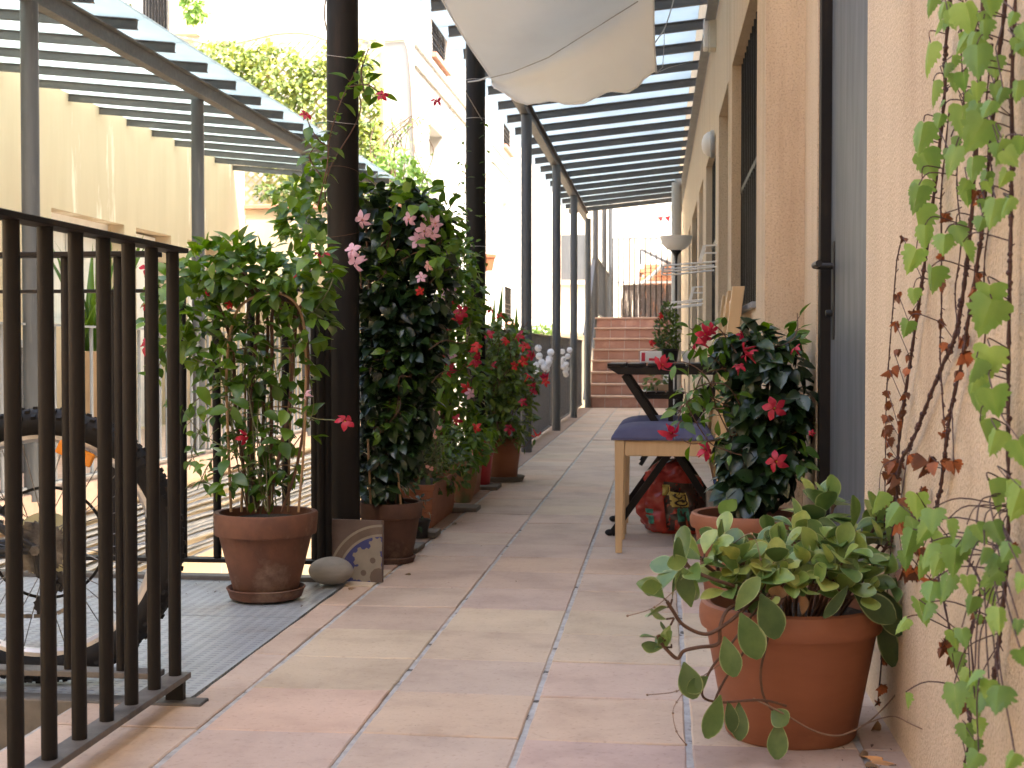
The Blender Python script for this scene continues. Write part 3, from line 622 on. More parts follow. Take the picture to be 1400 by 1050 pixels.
mb = MB(); mb.tube([(XF + 0.08, f[0] - 0.1, f[3] - 0.25), (XF + 0.08, f[1] + 0.12, f[3] - 0.25)], 0.07, 14); mb.build('roller_blind', 'blind', wb)
mb = MB(); mb.tube([WY(488, 53, y0 - 0.02), WY(530, 56, y0 - 0.02), WY(553, 54, y0 - 0.02), WY(558, 70, y0 - 0.02), WY(562, 110, y0 - 0.02), WY(565, 170, y0 - 0.02), WY(568, 230, y0 - 0.02)], 0.014, 6); mb.build('wall_cable', 'blind', wb)
# window high on the front face and tan strip giving an adjoining wall's shade as colour
a = WY(199, -10, y0 - 0.02); b = WY(232, 42, y0 - 0.02)
mb = MB(); mb.box(a.x, b.x, y0 - 0.03, y0 - 0.001, b.z, a.z + 0.4); w = mb.build('window', 'curtain', wb, smooth=False)
mb = MB()
for k in range(8): x = a.x + (k + 0.3) * (b.x - a.x) / 8; mb.box(x - 0.012, x + 0.012, y0 - 0.10, y0 - 0.08, b.z - 0.05, a.z + 0.4)
mb.box(a.x - 0.05, b.x + 0.05, y0 - 0.11, y0 - 0.07, b.z - 0.07, b.z - 0.05); mb.build('window_bars', 'dark', w, smooth=False)
a = WY(233, 48, y0 - 0.1); b = WY(270, 0, y0 - 0.1); mb = MB(); mb.box(a.x, b.x, y0 - 0.14, y0 - 0.001, a.z, b.z + 0.8); mb.build('tan_shade_strip', 'stucco_far', wb, smooth=False)

# ================================================================ FAR END
ch = thing('cream_house', 'cream house with a wide brown shuttered window seen between far posts', 'building', (-1.5, 36, -3))
mb = MB(); mb.box(XF, 0.5, 36, 36.5, -3, 9); mb.build('wall', 'cream', ch, smooth=False)
a = WY(765, 321, 35.9); b = WY(806, 383, 35.9)
mb = MB(); mb.box(a.x, b.x, 35.93, 35.999, b.z, a.z); w = mb.build('window', 'grey', ch, smooth=False)
mb = MB()
for k in (0, 4): x = a.x + k * (b.x - a.x) / 4; mb.box(x - 0.04, x + 0.04, 35.86, 35.93, b.z, a.z)
mb.box(a.x - 0.1, b.x + 0.1, 35.8, 35.93, b.z - 0.12, b.z - 0.001); mb.build('frame', 'blind', w, smooth=False)
fh = thing('far_house', 'white house with an orange brick corner and pipes, behind the landing fence', 'building', (0.6, 29, 0))
mb = MB(); mb.box(-0.2, 3.0, 29.5, 30, -1, 7); mb.build('wall', 'white', fh, smooth=False)
a = WY(875, 362, 28.8); b = WY(921, 412, 28.8)
mb = MB()
nr = 12
for k in range(nr):
    z = b.z - 0.3 + k * (a.z - b.z + 0.3) / nr; h = (a.z - b.z + 0.3) / nr
    for j in range(5): x = a.x + (j + 0.5 * (k % 2)) * 0.17; mb.box(x, x + 0.165, 28.6, 29.49, z + 0.004, z + h - 0.004)
mb.build('brick_corner', 'brick', fh, smooth=False)
a = WY(873, 300, 28.4); mb = MB(); mb.tube([(a.x, 28.9, 0.8), (a.x, 28.9, 5.0)], 0.075, 14); mb.build('downpipe', 'whitepaint', fh)
mb = MB(); mb.tube([WY(862, 420, 28), WY(862, 345, 28), WY(863, 312, 28), WY(870, 301, 28), WY(880, 300, 28)], 0.028, 8); mb.build('service_pipe', 'blind', fh)
mb = MB(); mb.tube([WY(878, 388, 27.5), WY(893, 376, 27.5), WY(909, 360, 27.5)], 0.04, 8); mb.build('sloping_pipe', 'pipe', fh)
mb = MB(); mb.bar(WY(876, 341, 27.6), WY(917, 361, 27.6), 0.03, 0.06); mb.bar(WY(876, 341, 27.6), WY(876, 362, 27.6), 0.03, 0.04); mb.build('handrail', 'grey', fh, smooth=False)
a = WY(890, 297, 27.0); mb = MB(); mb.box(a.x, a.x + 0.15, 27.0, 27.06, a.z - 0.22, a.z + 0.1); mb.build('meter_box', 'nosing', fh, smooth=False)
# landing fence
lf = thing('landing_fence', 'tall thin-barred iron fence backed with heather screening at the top of the steps', 'fence', (0, 25, 1.165))
yf = 24.9; xa = WY(838, 400, yf).x; xb = 0.9
n = int((xb - xa) / 0.1)
for k in range(n):
    mb = MB(); x = xa + 0.1 * k; mb.box(x - 0.010, x + 0.010, yf - 0.006, yf + 0.006, 1.17, WY(850, 327, yf).z); mb.build('baluster', 'dark', lf, smooth=False)
z = WY(850, 327, yf).z; zm = WY(850, 386, yf).z
mb = MB(); mb.box(xa - 0.02, xb, yf - 0.015, yf + 0.015, z, z + 0.02); mb.build('top_rail', 'grey', lf, smooth=False)
mb = MB(); mb.box(xa - 0.02, xb, yf + 0.01, yf + 0.045, zm - 0.02, zm + 0.02); mb.build('middle_rail', 'whitepaint', lf, smooth=False)
mb = MB(); xs = WY(850, 400, yf).x; r = random.Random(3)
while xs < 0.8:
    for q in range(3):
        x = xs + r.uniform(-0.02, 0.02); zz = zm - 0.02 - r.random() * 0.05
        mb.tube([(x, yf + 0.06 + q * 0.012, 1.17), (x + r.uniform(-0.02, 0.02), yf + 0.06 + q * 0.012, 1.6), (x + r.uniform(-0.03, 0.03), yf + 0.06 + q * 0.012, zz)], r.uniform(0.004, 0.009), 4, cap=False)
    xs += r.uniform(0.008, 0.018)
mb.build('heather_screen', 'brush', lf, smooth=False)
# landing posts and railing
sr = thing('stair_railing', 'grey steel posts and barred railing climbing beside the tiled steps', 'railing', (-0.93, 18, 0))
for tt, u in ((18.6, 814), (21.4, 826), (24.0, 834.5)):
    q = D(u, 400, tt); mb = MB(); mb.lathe([(0.04, 0.3), (0.04, 3.4)], (q.x, q.y, 0), 16); mb.build('post', 'grey', sr)
n = 0
for k in range(56):
    y = 16.6 + 0.13 * k; zb = 0.1 + min(1.165, max(0, (y - 16.45) / 2.32 * 1.165))
    mb = MB(); mb.box(-0.965, -0.935, y - 0.006, y + 0.006, zb, zb + 0.78); mb.build('baluster', 'grey', sr, smooth=False)
mb = MB(); mb.bar((-0.95, 16.5, 0.9), (-0.95, 18.75, 2.05), 0.05, 0.012); mb.bar((-0.95, 18.75, 2.05), (-0.95, 24, 2.05), 0.05, 0.012); mb.bar((-0.95, 16.5, 0.1), (-0.95, 18.75, 1.24), 0.05, 0.012); mb.bar((-0.95, 18.75, 1.24), (-0.95, 24, 1.24), 0.05, 0.012); mb.build('rail', 'grey', sr, smooth=False)
# low parapet between the walkway and white building
pw = thing('parapet_wall', 'low cream parapet wall beyond the railing with string of white lanterns', 'wall', (-2, 21, -3))
mb = MB(); mb.box(XF, -1.0, 21, 21.25, -3, 0.93); mb.build('wall', 'cream', pw, smooth=False)
mb = MB(); mb.box(XF, -0.98, 20.96, 21.29, 0.931, 0.99); mb.build('coping', 'cream', pw, smooth=False)

# ================================================================ RAILINGS
def railing(label, a, b, z0, z1, sp, rb_, mt, group, first=0.0, top_w=0.045, top_h=0.010, bot=True, botm=None, feet=True, square=True, cat='railing', ext=(0, 0)):
    """a,b: (x,y) ends; balusters every sp metres from a, each its own part"""
    a = V((a[0], a[1], 0)); b = V((b[0], b[1], 0)); d = (b - a); L = d.length; d.normalize()
    t = thing('railing', label, cat, (a.x, a.y, 0), group)
    mb = MB(); mb.bar(a + V((0, 0, z1 - top_h / 2)) - d * ext[0], b + V((0, 0, z1 - top_h / 2)) + d * ext[1], top_w, top_h); mb.build('top_rail', mt, t, smooth=False, bevel=0.0015)
    if bot:
        mb = MB(); mb.bar(a + V((0, 0, z0 - 0.006)) - d * ext[0], b + V((0, 0, z0 - 0.006)) + d * ext[1], top_w, 0.012); mb.build('bottom_rail', botm or mt, t, smooth=False, bevel=0.0015)
    s = first
    base = None
    while s < L + 1e-6:
        p = a + d * s; s += sp
        if base is None:
            mb = MB()
            if square: mb.lathe([(rb_, z0), (rb_, z1 - top_h)], (p.x, p.y, 0), 14)
            else:
                mb.bar((p.x, p.y, z0), (p.x, p.y, z1 - top_h), rb_ * 2, rb_ * 0.8, upv=tuple(d.cross(V((0, 0, 1)))))
            base = mb.build('baluster', mt, t, smooth=square); p0 = p
        else:
            c = base.copy(); C.objects.link(c); c.location = p - p0
    if feet:
        for s in (0.0, L):
            if feet == 'a' and s > 0: continue
            p = a + d * s; mb = MB(); mb.box(p.x - 0.018, p.x + 0.018, p.y - 0.006, p.y + 0.010, 0.004, z0 - 0.013); mb.build('foot', mt, t, smooth=False)
    return t
XN = -0.962
railing('dark brown iron railing nearest the camera, along the edge of the tiled walkway', (XN, 2.545), (XN, 0.35), 0.055, 0.905, 0.1095, 0.0125, 'dark', 'iron railings round the stairwell', ext=(0.03, 0), botm='flatbar', feet='a')
railing('dark brown iron railing in front of the bicycle wheel, square to the nearest one', (XN - 0.1095, 2.545), (-2.85, 2.545), 0.062, 0.897, 0.1095, 0.0115, 'dark', 'iron railings round the stairwell', ext=(0.08, 0), botm='flatbar', feet=False)
railing('thin dark railing behind the bicycle wheel and the arched trellis plant', (-1.03, 3.95), (-2.87, 3.95), 0.065, 0.890, 0.1085, 0.0125, 'dark', 'railings beside the footbridge', ext=(0.03, 0), feet=False)
b1 = [(c1.y + 0.1, c2.y - 0.1, 'dark', 'dark railing behind the row of flower pots'), (c2.y + 0.1, pr[2][1] - 0.08, 'grey', 'grey railing behind the red mandevilla in the large terracotta pot'),
      (pr[2][1] + 0.06, pr[3][1] - 0.06, 'grey', 'grey railing bay hung with the nearer bunch of white lanterns'), (pr[3][1] + 0.06, pr[4][1] - 0.06, 'grey', 'grey railing bay hung with the farther bunch of white lanterns'),
      (pr[4][1] + 0.06, pr[5][1] - 0.06, 'grey', 'farthest grey railing bay, just before the tiled steps')]
for i, (ya, yb, m, lab) in enumerate(b1):
    x = -1.072 if i == 0 else -0.985
    railing(lab, (x, ya), (x, yb), 0.05, 0.835, 0.115, 0.020, m, 'railing bays between the pergola posts', feet=False, square=False, top_w=0.04)
xl = -2.93
for i, (ya, yb, lab) in enumerate([(2.0, 3.47, 'light grey railing bay of the left walkway, nearest the camera'), (3.97, pl[1][1] - 0.06, 'light grey thin railing bay left of the nearest left pergola post'), (pl[1][1] + 0.06, pl[2][1] - 0.06, 'light grey thin railing bay between the first and second left pergola posts'), (pl[2][1] + 0.06, pl[3][1] - 0.06, 'light grey thin railing bay behind the trellised plant'), (pl[3][1] + 0.06, 13.6, 'farthest thin grey railing bay of the left walkway')]):
    railing(lab, (xl, ya), (xl, yb), 0.07, 0.83, 0.105, 0.009, 'greylight' if i else 'grey', 'railings of the left walkway', feet=False, top_w=0.04)
# end post by the column
tp = MB(); q = D(447, 700, 4.06); 
ep = thing('railing_post', 'pair of dark upright bars against the near dark column', 'post', (q.x, q.y, 0))
for u in (447.5, 431.5):
    q = D(u, 700, 4.06); tp = MB(); tp.lathe([(0.014, 0.0), (0.014, 0.89)], (q.x, q.y, 0), 12); tp.build('bar', 'dark', ep)
# ================================================================ POTS AND PLANTS
def rv(r, s=1.0): return V((r.uniform(-1, 1), r.uniform(-1, 1), r.uniform(-1, 1))) * s
def pot_shape(mb, c, rt, rb_, h, rimh, rimo=0.008, th=0.010, roll=False, wob=0.0, z0=0.0):
    x, y = c[0], c[1]
    k = (h - rimh) / h; rn = rb_ + (rt - rimo - rb_) * 1.0
    if roll:
        pr_ = [(0.0, 0), (rb_ - 0.004, 0), (rb_, 0.005), (rn - 0.002, h - rimh), (rt - 0.003, h - rimh + 0.002), (rt, h - rimh + rimh * 0.3), (rt, h - rimh * 0.35), (rt - 0.004, h - 0.004), (rt - 0.010, h), (rt - 0.020, h - 0.003), (rn - th - 0.006, h - rimh - 0.01), (rn - th - 0.012, h - 0.09)]
    else:
        pr_ = [(0.0, 0), (rb_ - 0.003, 0), (rb_, 0.004), (rb_ + (rn - rb_) * 0.5, (h - rimh) * 0.5), (rn, h - rimh - 0.002), (rt - 0.001, h - rimh), (rt, h - rimh + 0.004), (rt + 0.002, h - 0.006), (rt - 0.001, h), (rt - th, h - 0.001), (rt - th - 0.003, h - 0.01), (rn - th - 0.004, h - 0.07)]
    mb.lathe([(r_, z + z0) for r_, z in pr_], (x, y, 0), 44, wob=wob)
def soil(mb, c, r, z):
    rr_ = random.Random(int(c[0] * 1000)); ctr = mb.av((c[0], c[1], z + 0.006)); rings = []
    for k in range(1, 5): rings.append([mb.av((c[0] + r * k / 4 * math.cos(a * PI / 10), c[1] + r * k / 4 * math.sin(a * PI / 10), z + rr_.uniform(-0.004, 0.006))) for a in range(20)])
    for a in range(20): mb.af((ctr, rings[0][a], rings[0][(a + 1) % 20]))
    for k in range(3):
        for a in range(20): mb.af((rings[k][a], rings[k + 1][a], rings[k + 1][(a + 1) % 20], rings[k][(a + 1) % 20]))
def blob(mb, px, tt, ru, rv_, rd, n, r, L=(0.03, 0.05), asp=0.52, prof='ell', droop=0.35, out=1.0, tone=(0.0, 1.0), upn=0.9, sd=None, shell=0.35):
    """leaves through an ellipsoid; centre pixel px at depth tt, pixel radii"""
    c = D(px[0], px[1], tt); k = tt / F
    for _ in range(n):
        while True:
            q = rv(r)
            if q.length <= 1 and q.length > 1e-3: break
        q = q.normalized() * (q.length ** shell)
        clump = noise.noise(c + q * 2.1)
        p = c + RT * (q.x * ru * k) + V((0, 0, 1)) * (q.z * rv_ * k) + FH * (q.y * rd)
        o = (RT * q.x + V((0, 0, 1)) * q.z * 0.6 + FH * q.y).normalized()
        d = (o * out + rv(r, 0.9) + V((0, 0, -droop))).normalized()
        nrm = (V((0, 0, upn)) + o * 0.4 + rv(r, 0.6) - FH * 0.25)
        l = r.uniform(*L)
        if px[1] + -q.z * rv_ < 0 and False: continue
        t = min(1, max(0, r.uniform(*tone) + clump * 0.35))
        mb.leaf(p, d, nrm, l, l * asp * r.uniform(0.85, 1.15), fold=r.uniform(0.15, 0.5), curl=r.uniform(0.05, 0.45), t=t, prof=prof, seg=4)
def stemleaves(ms, ml, pts, sp, L, r, asp=0.5, rad=0.0022, start=0.1, tone=(0.2, 1), pair=2, prof='ell', down=0.3, pr_=1.0):
    """a stem along pts with leaf pairs every sp metres"""
    P = interp(pts, 7)
    ms.tube(P, [rad * (1 - 0.5 * i / len(P)) for i in range(len(P))], 5)
    acc = 0.0; tot = sum((P[i + 1] - P[i]).length for i in range(len(P) - 1)); run = 0; ph = r.random() * 6
    for i in range(len(P) - 1):
        seg = P[i + 1] - P[i]; run += seg.length; acc += seg.length
        if run < tot * start: continue
        if acc >= sp:
            acc = 0; ph += 1.57 + r.uniform(-0.3, 0.3); d = seg.normalized(); x = d.orthogonal().normalized(); y = d.cross(x)
            for s in range(pair):
                if r.random() > pr_: continue
                a = ph + s * 2 * PI / pair; o = x * math.cos(a) + y * math.sin(a)
                l = r.uniform(*L); dd = (o + d * 0.25 + V((0, 0, -down)) + rv(r, 0.25)).normalized(); pet = P[i] + dd * 0.010
                ms.tube([P[i], pet], 0.001, 4, cap=False)
                ml.leaf(pet, dd, d * 0.6 + V((0, 0, 0.9)) - FH * 0.3 + rv(r, 0.4), l, l * asp, fold=r.uniform(0.1, 0.45), curl=r.uniform(0.1, 0.45), t=r.uniform(*tone), prof=prof, seg=4)
def flower(parent, u, v, tt, size, m, r, face=None, name='flower', tube_m=None, trumpet=True, petals=5):
    c = D(u, v, tt); f = V(face) if face is not None else (-FH * 0.7 + rv(r, 0.85) + V((0, 0, 0.1)))
    f.normalize(); x = f.orthogonal().normalized(); y = f.cross(x); mb = MB(); R_ = size * tt / F / 2; ph = r.random() * 6
    for k in range(petals):
        a = ph + k * 2 * PI / petals + r.uniform(-0.15, 0.15); cup = r.uniform(-0.3, 1.6); o = x * math.cos(a) + y * math.sin(a); sdv = f.cross(o)
        b0 = c + o * R_ * 0.16; sp_ = [(0.0, 0.12), (0.30, 0.30), (0.55, 0.40), (0.8, 0.30), (1.06, 0.02)]
        rows = []
        for q, w in sp_:
            bend = f * (R_ * 0.40 * (1 - (q - 0.35) ** 2) - R_ * 0.45 * q * q * cup); m_ = b0 + o * (R_ * 0.92 * q) + bend + sdv * (0.26 * R_ * q * q)
            t = 0.35 + 0.6 * q
            rows.append((mb.av(m_ + sdv * w * R_ + f * R_ * 0.10 * q, t), mb.av(m_, t), mb.av(m_ - sdv * w * R_ * 0.85 - f * 0.04 * R_, t)))
        for i in range(4):
            for j in range(2): mb.af((rows[i][j], rows[i][j + 1], rows[i + 1][j + 1], rows[i + 1][j]))
    if trumpet:
        mb.tube([c - f * R_ * 1.25, c - f * R_ * 0.7, c - f * R_ * 0.1, c + f * R_ * 0.22], [R_ * 0.07, R_ * 0.12, R_ * 0.22, R_ * 0.28], 8, cap=False)
    fl = mb.build(name, m, parent, smooth=True, sharp=0)
    mb = MB(); mb.ball(c + f * R_ * 0.12, R_ * 0.10, 6, 4); mb.build('flower_centre', 'yellow', fl)
    return fl
def potted(name, label, cat, u, tt, group=None):
    q = D(u, 700, tt); return thing(name, label, cat, (q.x, q.y, 0), group), q
def ptz(v, tt): return D(700, v, tt).z

# ---- plant 1: arched trellis mandevilla in old pot on saucer
r = random.Random(11)
T1 = 3.76; c0 = D(363, 700, T1)
sa = MB(); sa.lathe([(0, 0.002), (0.088, 0.002), (0.100, 0.008), (0.108, 0.030), (0.111, 0.034), (0.107, 0.036), (0.100, 0.030), (0.094, 0.014), (0, 0.014)], (c0.x, c0.y, 0), 40, wob=0.02)
tag(sa.build('plant_saucer', 'terraold', origin=(c0.x, c0.y, 0)), 'round stained terracotta saucer under the pot with the arched trellis', 'saucer')
p1 = thing('potted_mandevilla', 'red-flowered mandevilla climbing an arched trellis in a weathered terracotta pot on the metal deck', 'potted plant', (c0.x, c0.y, 0.016), 'potted mandevillas')
hz = ptz(700, T1 + 0.0)
mb = MB(); pot_shape(mb, c0, 0.143, 0.088, hz - 0.012, 0.062, 0.012, 0.014, wob=0.02, z0=0.0145); mb.build('pot', 'terraold', p1, sharp=0.9)
mb = MB(); soil(mb, c0, 0.124, hz - 0.022); mb.build('soil', 'soil', p1)
mb = MB(); k = T1
arch = [(316, 700), (312, 600), (310, 500), (322, 430), (350, 405), (385, 402), (410, 425), (418, 480), (416, 600), (408, 700)]
mb.tube(interp([D(u, v, T1 - 0.05) for u, v in arch], 6), 0.004, 6)
arch = [(330, 700), (335, 560), (336, 440), (352, 410), (375, 408), (393, 430), (397, 520), (394, 700)]
mb.tube(interp([D(u, v, T1 + 0.08) for u, v in arch], 6), 0.004, 6)
for v in (640, 560, 480): mb.tube([D(314, v, T1 - 0.05), D(335, v - 4, T1 + 0.07), D(394, v - 4, T1 + 0.07), D(416, v, T1 - 0.05)], 0.0022, 5)
mb.build('trellis', 'cane', p1)
ms, ml, mw = MB(), MB(), MB()
for pts in ([(340, 700), (333, 640), (322, 560), (318, 480), (300, 420), (270, 380)], [(352, 700), (358, 620), (362, 520), (366, 440), (350, 395), (320, 360)], [(372, 700), (371, 600), (372, 480), (374, 420), (400, 390), (430, 370)],
            [(366, 700), (378, 640), (395, 560), (402, 470), (410, 420), (440, 400)], [(350, 700), (343, 600), (347, 500), (352, 420), (330, 380), (285, 350)], [(385, 700), (405, 640), (418, 560), (420, 470), (395, 420)],
            [(375, 418), (395, 425), (412, 450), (420, 480)], [(340, 425), (355, 415), (390, 412), (410, 430), (422, 470)], [(345, 420), (372, 408), (402, 415), (416, 445)]):
    dz = r.uniform(-0.05, 0.06); mw.tube(interp([D(u, v, T1 + dz) for u, v in pts], 6), r.uniform(0.0035, 0.0065), 6)
mw.build('woody_stems', 'stem', p1)
def PL(pts, tt, j, r, dj=0.07):
    return [D(u + r.uniform(-j, j), v + r.uniform(-j, j), tt + r.uniform(-dj, dj)) for u, v in pts]
for q in range(15):
    x = r.uniform(300, 425); b = r.uniform(340, 390)
    stemleaves(ms, ml, PL([(b, 695), ((b + x) / 2, 630), (x, 560), (x + r.uniform(-15, 15), 490), (x + r.uniform(-25, 25), 430)], T1, 8, r, 0.09), 0.045, (0.030, 0.048), r, start=0.12, tone=(0.0, 0.75), pr_=0.7, asp=0.66)
for pts in ([(320, 560), (290, 570), (270, 600), (262, 640)], [(325, 620), (300, 610), (268, 590), (250, 560)], [(315, 510), (280, 500), (255, 480), (240, 440)], [(310, 470), (270, 450), (235, 470), (215, 500), (207, 520)], [(330, 640), (310, 660), (280, 660), (262, 620)], [(300, 430), (260, 420), (220, 400), (205, 375)], [(300, 440), (250, 460), (222, 470), (208, 478)], [(300, 620), (280, 640), (270, 670)], [(300, 530), (275, 540), (255, 555)]):
    stemleaves(ms, ml, PL(pts, T1 - 0.02, 4, r, 0.05), 0.033, (0.026, 0.042), r, start=0.1, tone=(0.1, 0.9), asp=0.55)
for (px, ru, rw, n) in (((300, 368), 48, 34, 95), ((252, 405), 38, 42, 48), ((345, 378), 52, 36, 95), ((400, 395), 48, 42, 85), ((432, 365), 24, 38, 35), ((280, 440), 42, 38, 45), ((330, 350), 35, 22, 30), ((225, 440), 26, 55, 22), ((425, 440), 26, 40, 30), ((310, 480), 50, 45, 34), ((390, 480), 45, 45, 26), ((260, 520), 25, 50, 12), ((360, 560), 60, 60, 34), ((400, 600), 30, 60, 18), ((320, 640), 40, 30, 14)):
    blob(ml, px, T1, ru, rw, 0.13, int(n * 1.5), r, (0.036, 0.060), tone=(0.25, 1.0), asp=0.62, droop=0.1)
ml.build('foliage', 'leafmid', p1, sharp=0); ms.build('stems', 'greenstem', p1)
for (u, v, s, m) in ((203, 368, 22, 'red'), (203, 473, 26, 'red'), (438, 350, 24, 'red'), (407, 377, 15, 'scarlet'), (332, 597, 20, 'red'), (471, 577, 25, 'red'), (313, 417, 12, 'scarlet'), (284, 402, 10, 'red'), (198, 420, 10, 'red'), (420, 540, 14, 'pink')):
    flower(p1, u, v, T1 - 0.08, s, m, r)
mb = MB(); mb.tube(interp([D(400, 560, T1), D(430, 572, T1 - 0.05), D(452, 574, T1 - 0.08), D(466, 576, T1 - 0.07)], 5), 0.0018, 5); mb.tube(interp([D(440, 395, T1), D(455, 380, T1 - 0.05), D(447, 400, T1 - 0.1), D(430, 425, T1)], 5), 0.0018, 5); mb.build('flower_stalks', 'greenstem', p1)

# ---- plant 2: tall dark mandevilla with pink flowers
r = random.Random(12)
T2 = 4.42; c0 = D(534, 700, T2)
p2 = thing('potted_mandevilla', 'tall dense pink-flowered mandevilla in a dark aged pot beside the near dark column', 'potted plant', (c0.x, c0.y, 0), 'potted mandevillas')
hz = ptz(690, T2 - 0.1)
mb = MB(); pot_shape(mb, c0, 0.105, 0.068, hz, 0.05, 0.008, 0.012, wob=0.03); mb.lathe([(0.0, 0.001), (0.075, 0.001), (0.082, 0.02), (0.078, 0.022), (0.07, 0.018)], (c0.x, c0.y, 0), 36, wob=0.06); mb.build('pot', 'terradark', p2, sharp=0.9)
mb = MB(); soil(mb, c0, 0.09, hz - 0.012); mb.build('soil', 'soil', p2)
ml, ms = MB(), MB()
for (px, ru, rw, n) in (((545, 320), 58, 50, 130), ((525, 390), 52, 50, 130), ((555, 440), 52, 50, 130), ((540, 500), 52, 50, 140), ((540, 560), 48, 50, 130), ((532, 615), 40, 45, 95), ((522, 655), 30, 30, 50), ((575, 300), 32, 35, 55), ((505, 290), 36, 34, 50), ((590, 345), 28, 40, 50), ((568, 480), 34, 55, 70), ((585, 400), 28, 45, 60)):
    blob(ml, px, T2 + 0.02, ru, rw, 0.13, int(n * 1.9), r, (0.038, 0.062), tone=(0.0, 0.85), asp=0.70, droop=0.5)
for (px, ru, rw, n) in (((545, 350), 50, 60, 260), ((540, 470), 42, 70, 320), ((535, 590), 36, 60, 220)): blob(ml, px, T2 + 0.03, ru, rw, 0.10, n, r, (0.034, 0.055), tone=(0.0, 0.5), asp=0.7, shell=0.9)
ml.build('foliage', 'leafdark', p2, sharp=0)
mu = MB()
for (px, ru, rw, n) in (((425, 290), 42, 30, 60), ((455, 255), 26, 30, 34), ((400, 268), 20, 20, 14), ((412, 315), 30, 22, 30), ((575, 275), 28, 22, 32), ((515, 262), 36, 22, 30), ((610, 300), 16, 22, 14), ((600, 345), 20, 25, 20), ((440, 215), 18, 26, 16), ((505, 275), 16, 16, 10)):
    blob(mu, px, 4.28 if px[0] - ru > 494 else 4.50, ru, rw, 0.12, int(n * 1.6), r, (0.040, 0.062), tone=(0.3, 1.0), asp=0.6, droop=0.1)
for pts in ([(436, 280), (445, 230), (450, 190), (462, 145), (478, 110), (492, 88), (500, 70)], [(478, 120), (500, 118), (515, 122), (522, 130)], [(450, 200), (435, 190), (425, 175), (418, 160)], [(500, 130), (495, 100), (500, 80), (503, 68)], [(440, 240), (425, 215), (430, 200)]):
    stemleaves(ms, mu, PL(pts, 4.08, 2, r, 0.02), 0.030, (0.038, 0.060), r, start=0.0, tone=(0.4, 1.0), pr_=0.95, rad=0.003, asp=0.58)
for q_ in range(16):
    x = r.uniform(500, 590); y = r.uniform(290, 600); s_ = 1 if x > 545 else 0.35
    stemleaves(ms, mu, PL([(x, y), (x + 18 * s_, y - 14), (x + 44 * s_, y - r.uniform(10, 40)), (x + 58 * s_, y - r.uniform(20, 70))], 4.32, 4, r, 0.04), 0.034, (0.034, 0.054), r, start=0.15, tone=(0.3, 1.0), asp=0.6)
sp = []
for k in range(26):
    a = k * 0.5; sp.append(V((c1.x + 0.057 * math.cos(a), c1.y + 0.057 * math.sin(a), 0.9 + k * 0.045)))
ms.tube(interp(sp, 3), 0.0022, 5)
for pts in ([(520, 690), (515, 600), (510, 480), (505, 380), (500, 300)], [(540, 690), (548, 600), (560, 500), (565, 380), (560, 290)], [(530, 690), (528, 560), (535, 430), (530, 320)]): ms.tube(interp([D(u, v, T2) for u, v in pts], 6), 0.005, 6)
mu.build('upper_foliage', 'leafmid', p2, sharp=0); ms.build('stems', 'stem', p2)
mb = MB()
for (u0, v0, u1, v1) in ((548, 690, 541, 620), (507, 690, 503, 600)): mb.tube([D(u0, v0, T2 - 0.08), D(u1, v1, T2 - 0.08)], 0.004, 6)
mb.build('plant_canes', 'cane', p2)
for v in (81, 169, 321, 236):
    q = D(470, v, 4.26); mb = MB(); mb.tube([V((c1.x + 0.0515 * math.cos(a * PI / 12), c1.y + 0.0515 * math.sin(a * PI / 12), q.z + 0.012 * math.sin(a * PI / 12 + v))) for a in range(25)], 0.0009, 5); mb.build('wire_tie', 'rope' if v in (81, 169) else 'stem', p2)
for (u, v, s, m) in ((483, 344, 24, 'pink'), (489, 359, 27, 'pink'), (560, 300, 20, 'pink'), (592, 318, 22, 'pink'), (570, 330, 24, 'pink'), (580, 316, 24, 'pink'), (596, 305, 20, 'pink'), (584, 294, 15, 'pink'), (497, 300, 24, 'pink'), (576, 380, 16, 'pink'), (587, 364, 15, 'palepink'), (522, 131, 17, 'red'), (417, 158, 17, 'red'), (574, 398, 13, 'scarlet')):
    flower(p2, u, v, (4.02 if u < 492 else T2 - 0.21) if v > 200 else 3.98, s * 0.95, m, r, face=(-FH + rv(r, 0.6)))

# ---- stone and decorated tile
c0 = D(452, 783, 3.98)
mb = MB(); mb.ball((c0.x, c0.y, 0.043), 1.0, 32, 20, (0.066, 0.052, 0.042))
for i, p in enumerate(mb.v): p += (p - V((c0.x, c0.y, 0.043))) * 0.06 * noise.noise(p * 12)
tag(mb.build('river_stone', 'stone', origin=(c0.x, c0.y, 0.0)), 'smooth oval grey stone lying beside the patterned tile', 'stone')
a0 = G(443, 797); W_ = 0.178
a0 = D(444.5, 790, 4.06); a0.z = 0.001; b0 = D(522, 790, 4.02); b0.z = 0.001
ux = (b0 - a0); W_ = ux.length; ux.normalize(); uy = (V((0, 0, 1)) + FH * 0.12).normalized(); un = ux.cross(uy)
dt = thing('decorated_tile', 'square brown encaustic floor tile with blue and cream quarter motif, leaning on the dark column', 'tile', a0)
def TP(a, b, k=0.0): return a0 + ux * (a * W_) + uy * (b * W_) + un * k
mb = MB(); mb.prism([(0, 0), (1, 0), (1, 1.03), (0, 1.03)], lambda a, b: TP(a, b, -0.018), un * 0.018); mb.build('tile_body', 'tilebrown', dt, smooth=False, bevel=0.0015)
def arcp(r0, r1, a0_, a1_, n=18): return [(1 - r0 * math.cos(a), r0 * math.sin(a)) for a in [a0_ + (a1_ - a0_) * k / n for k in range(n + 1)]] + [(1 - r1 * math.cos(a), r1 * math.sin(a)) for a in [a1_ - (a1_ - a0_) * k / n for k in range(n + 1)]]
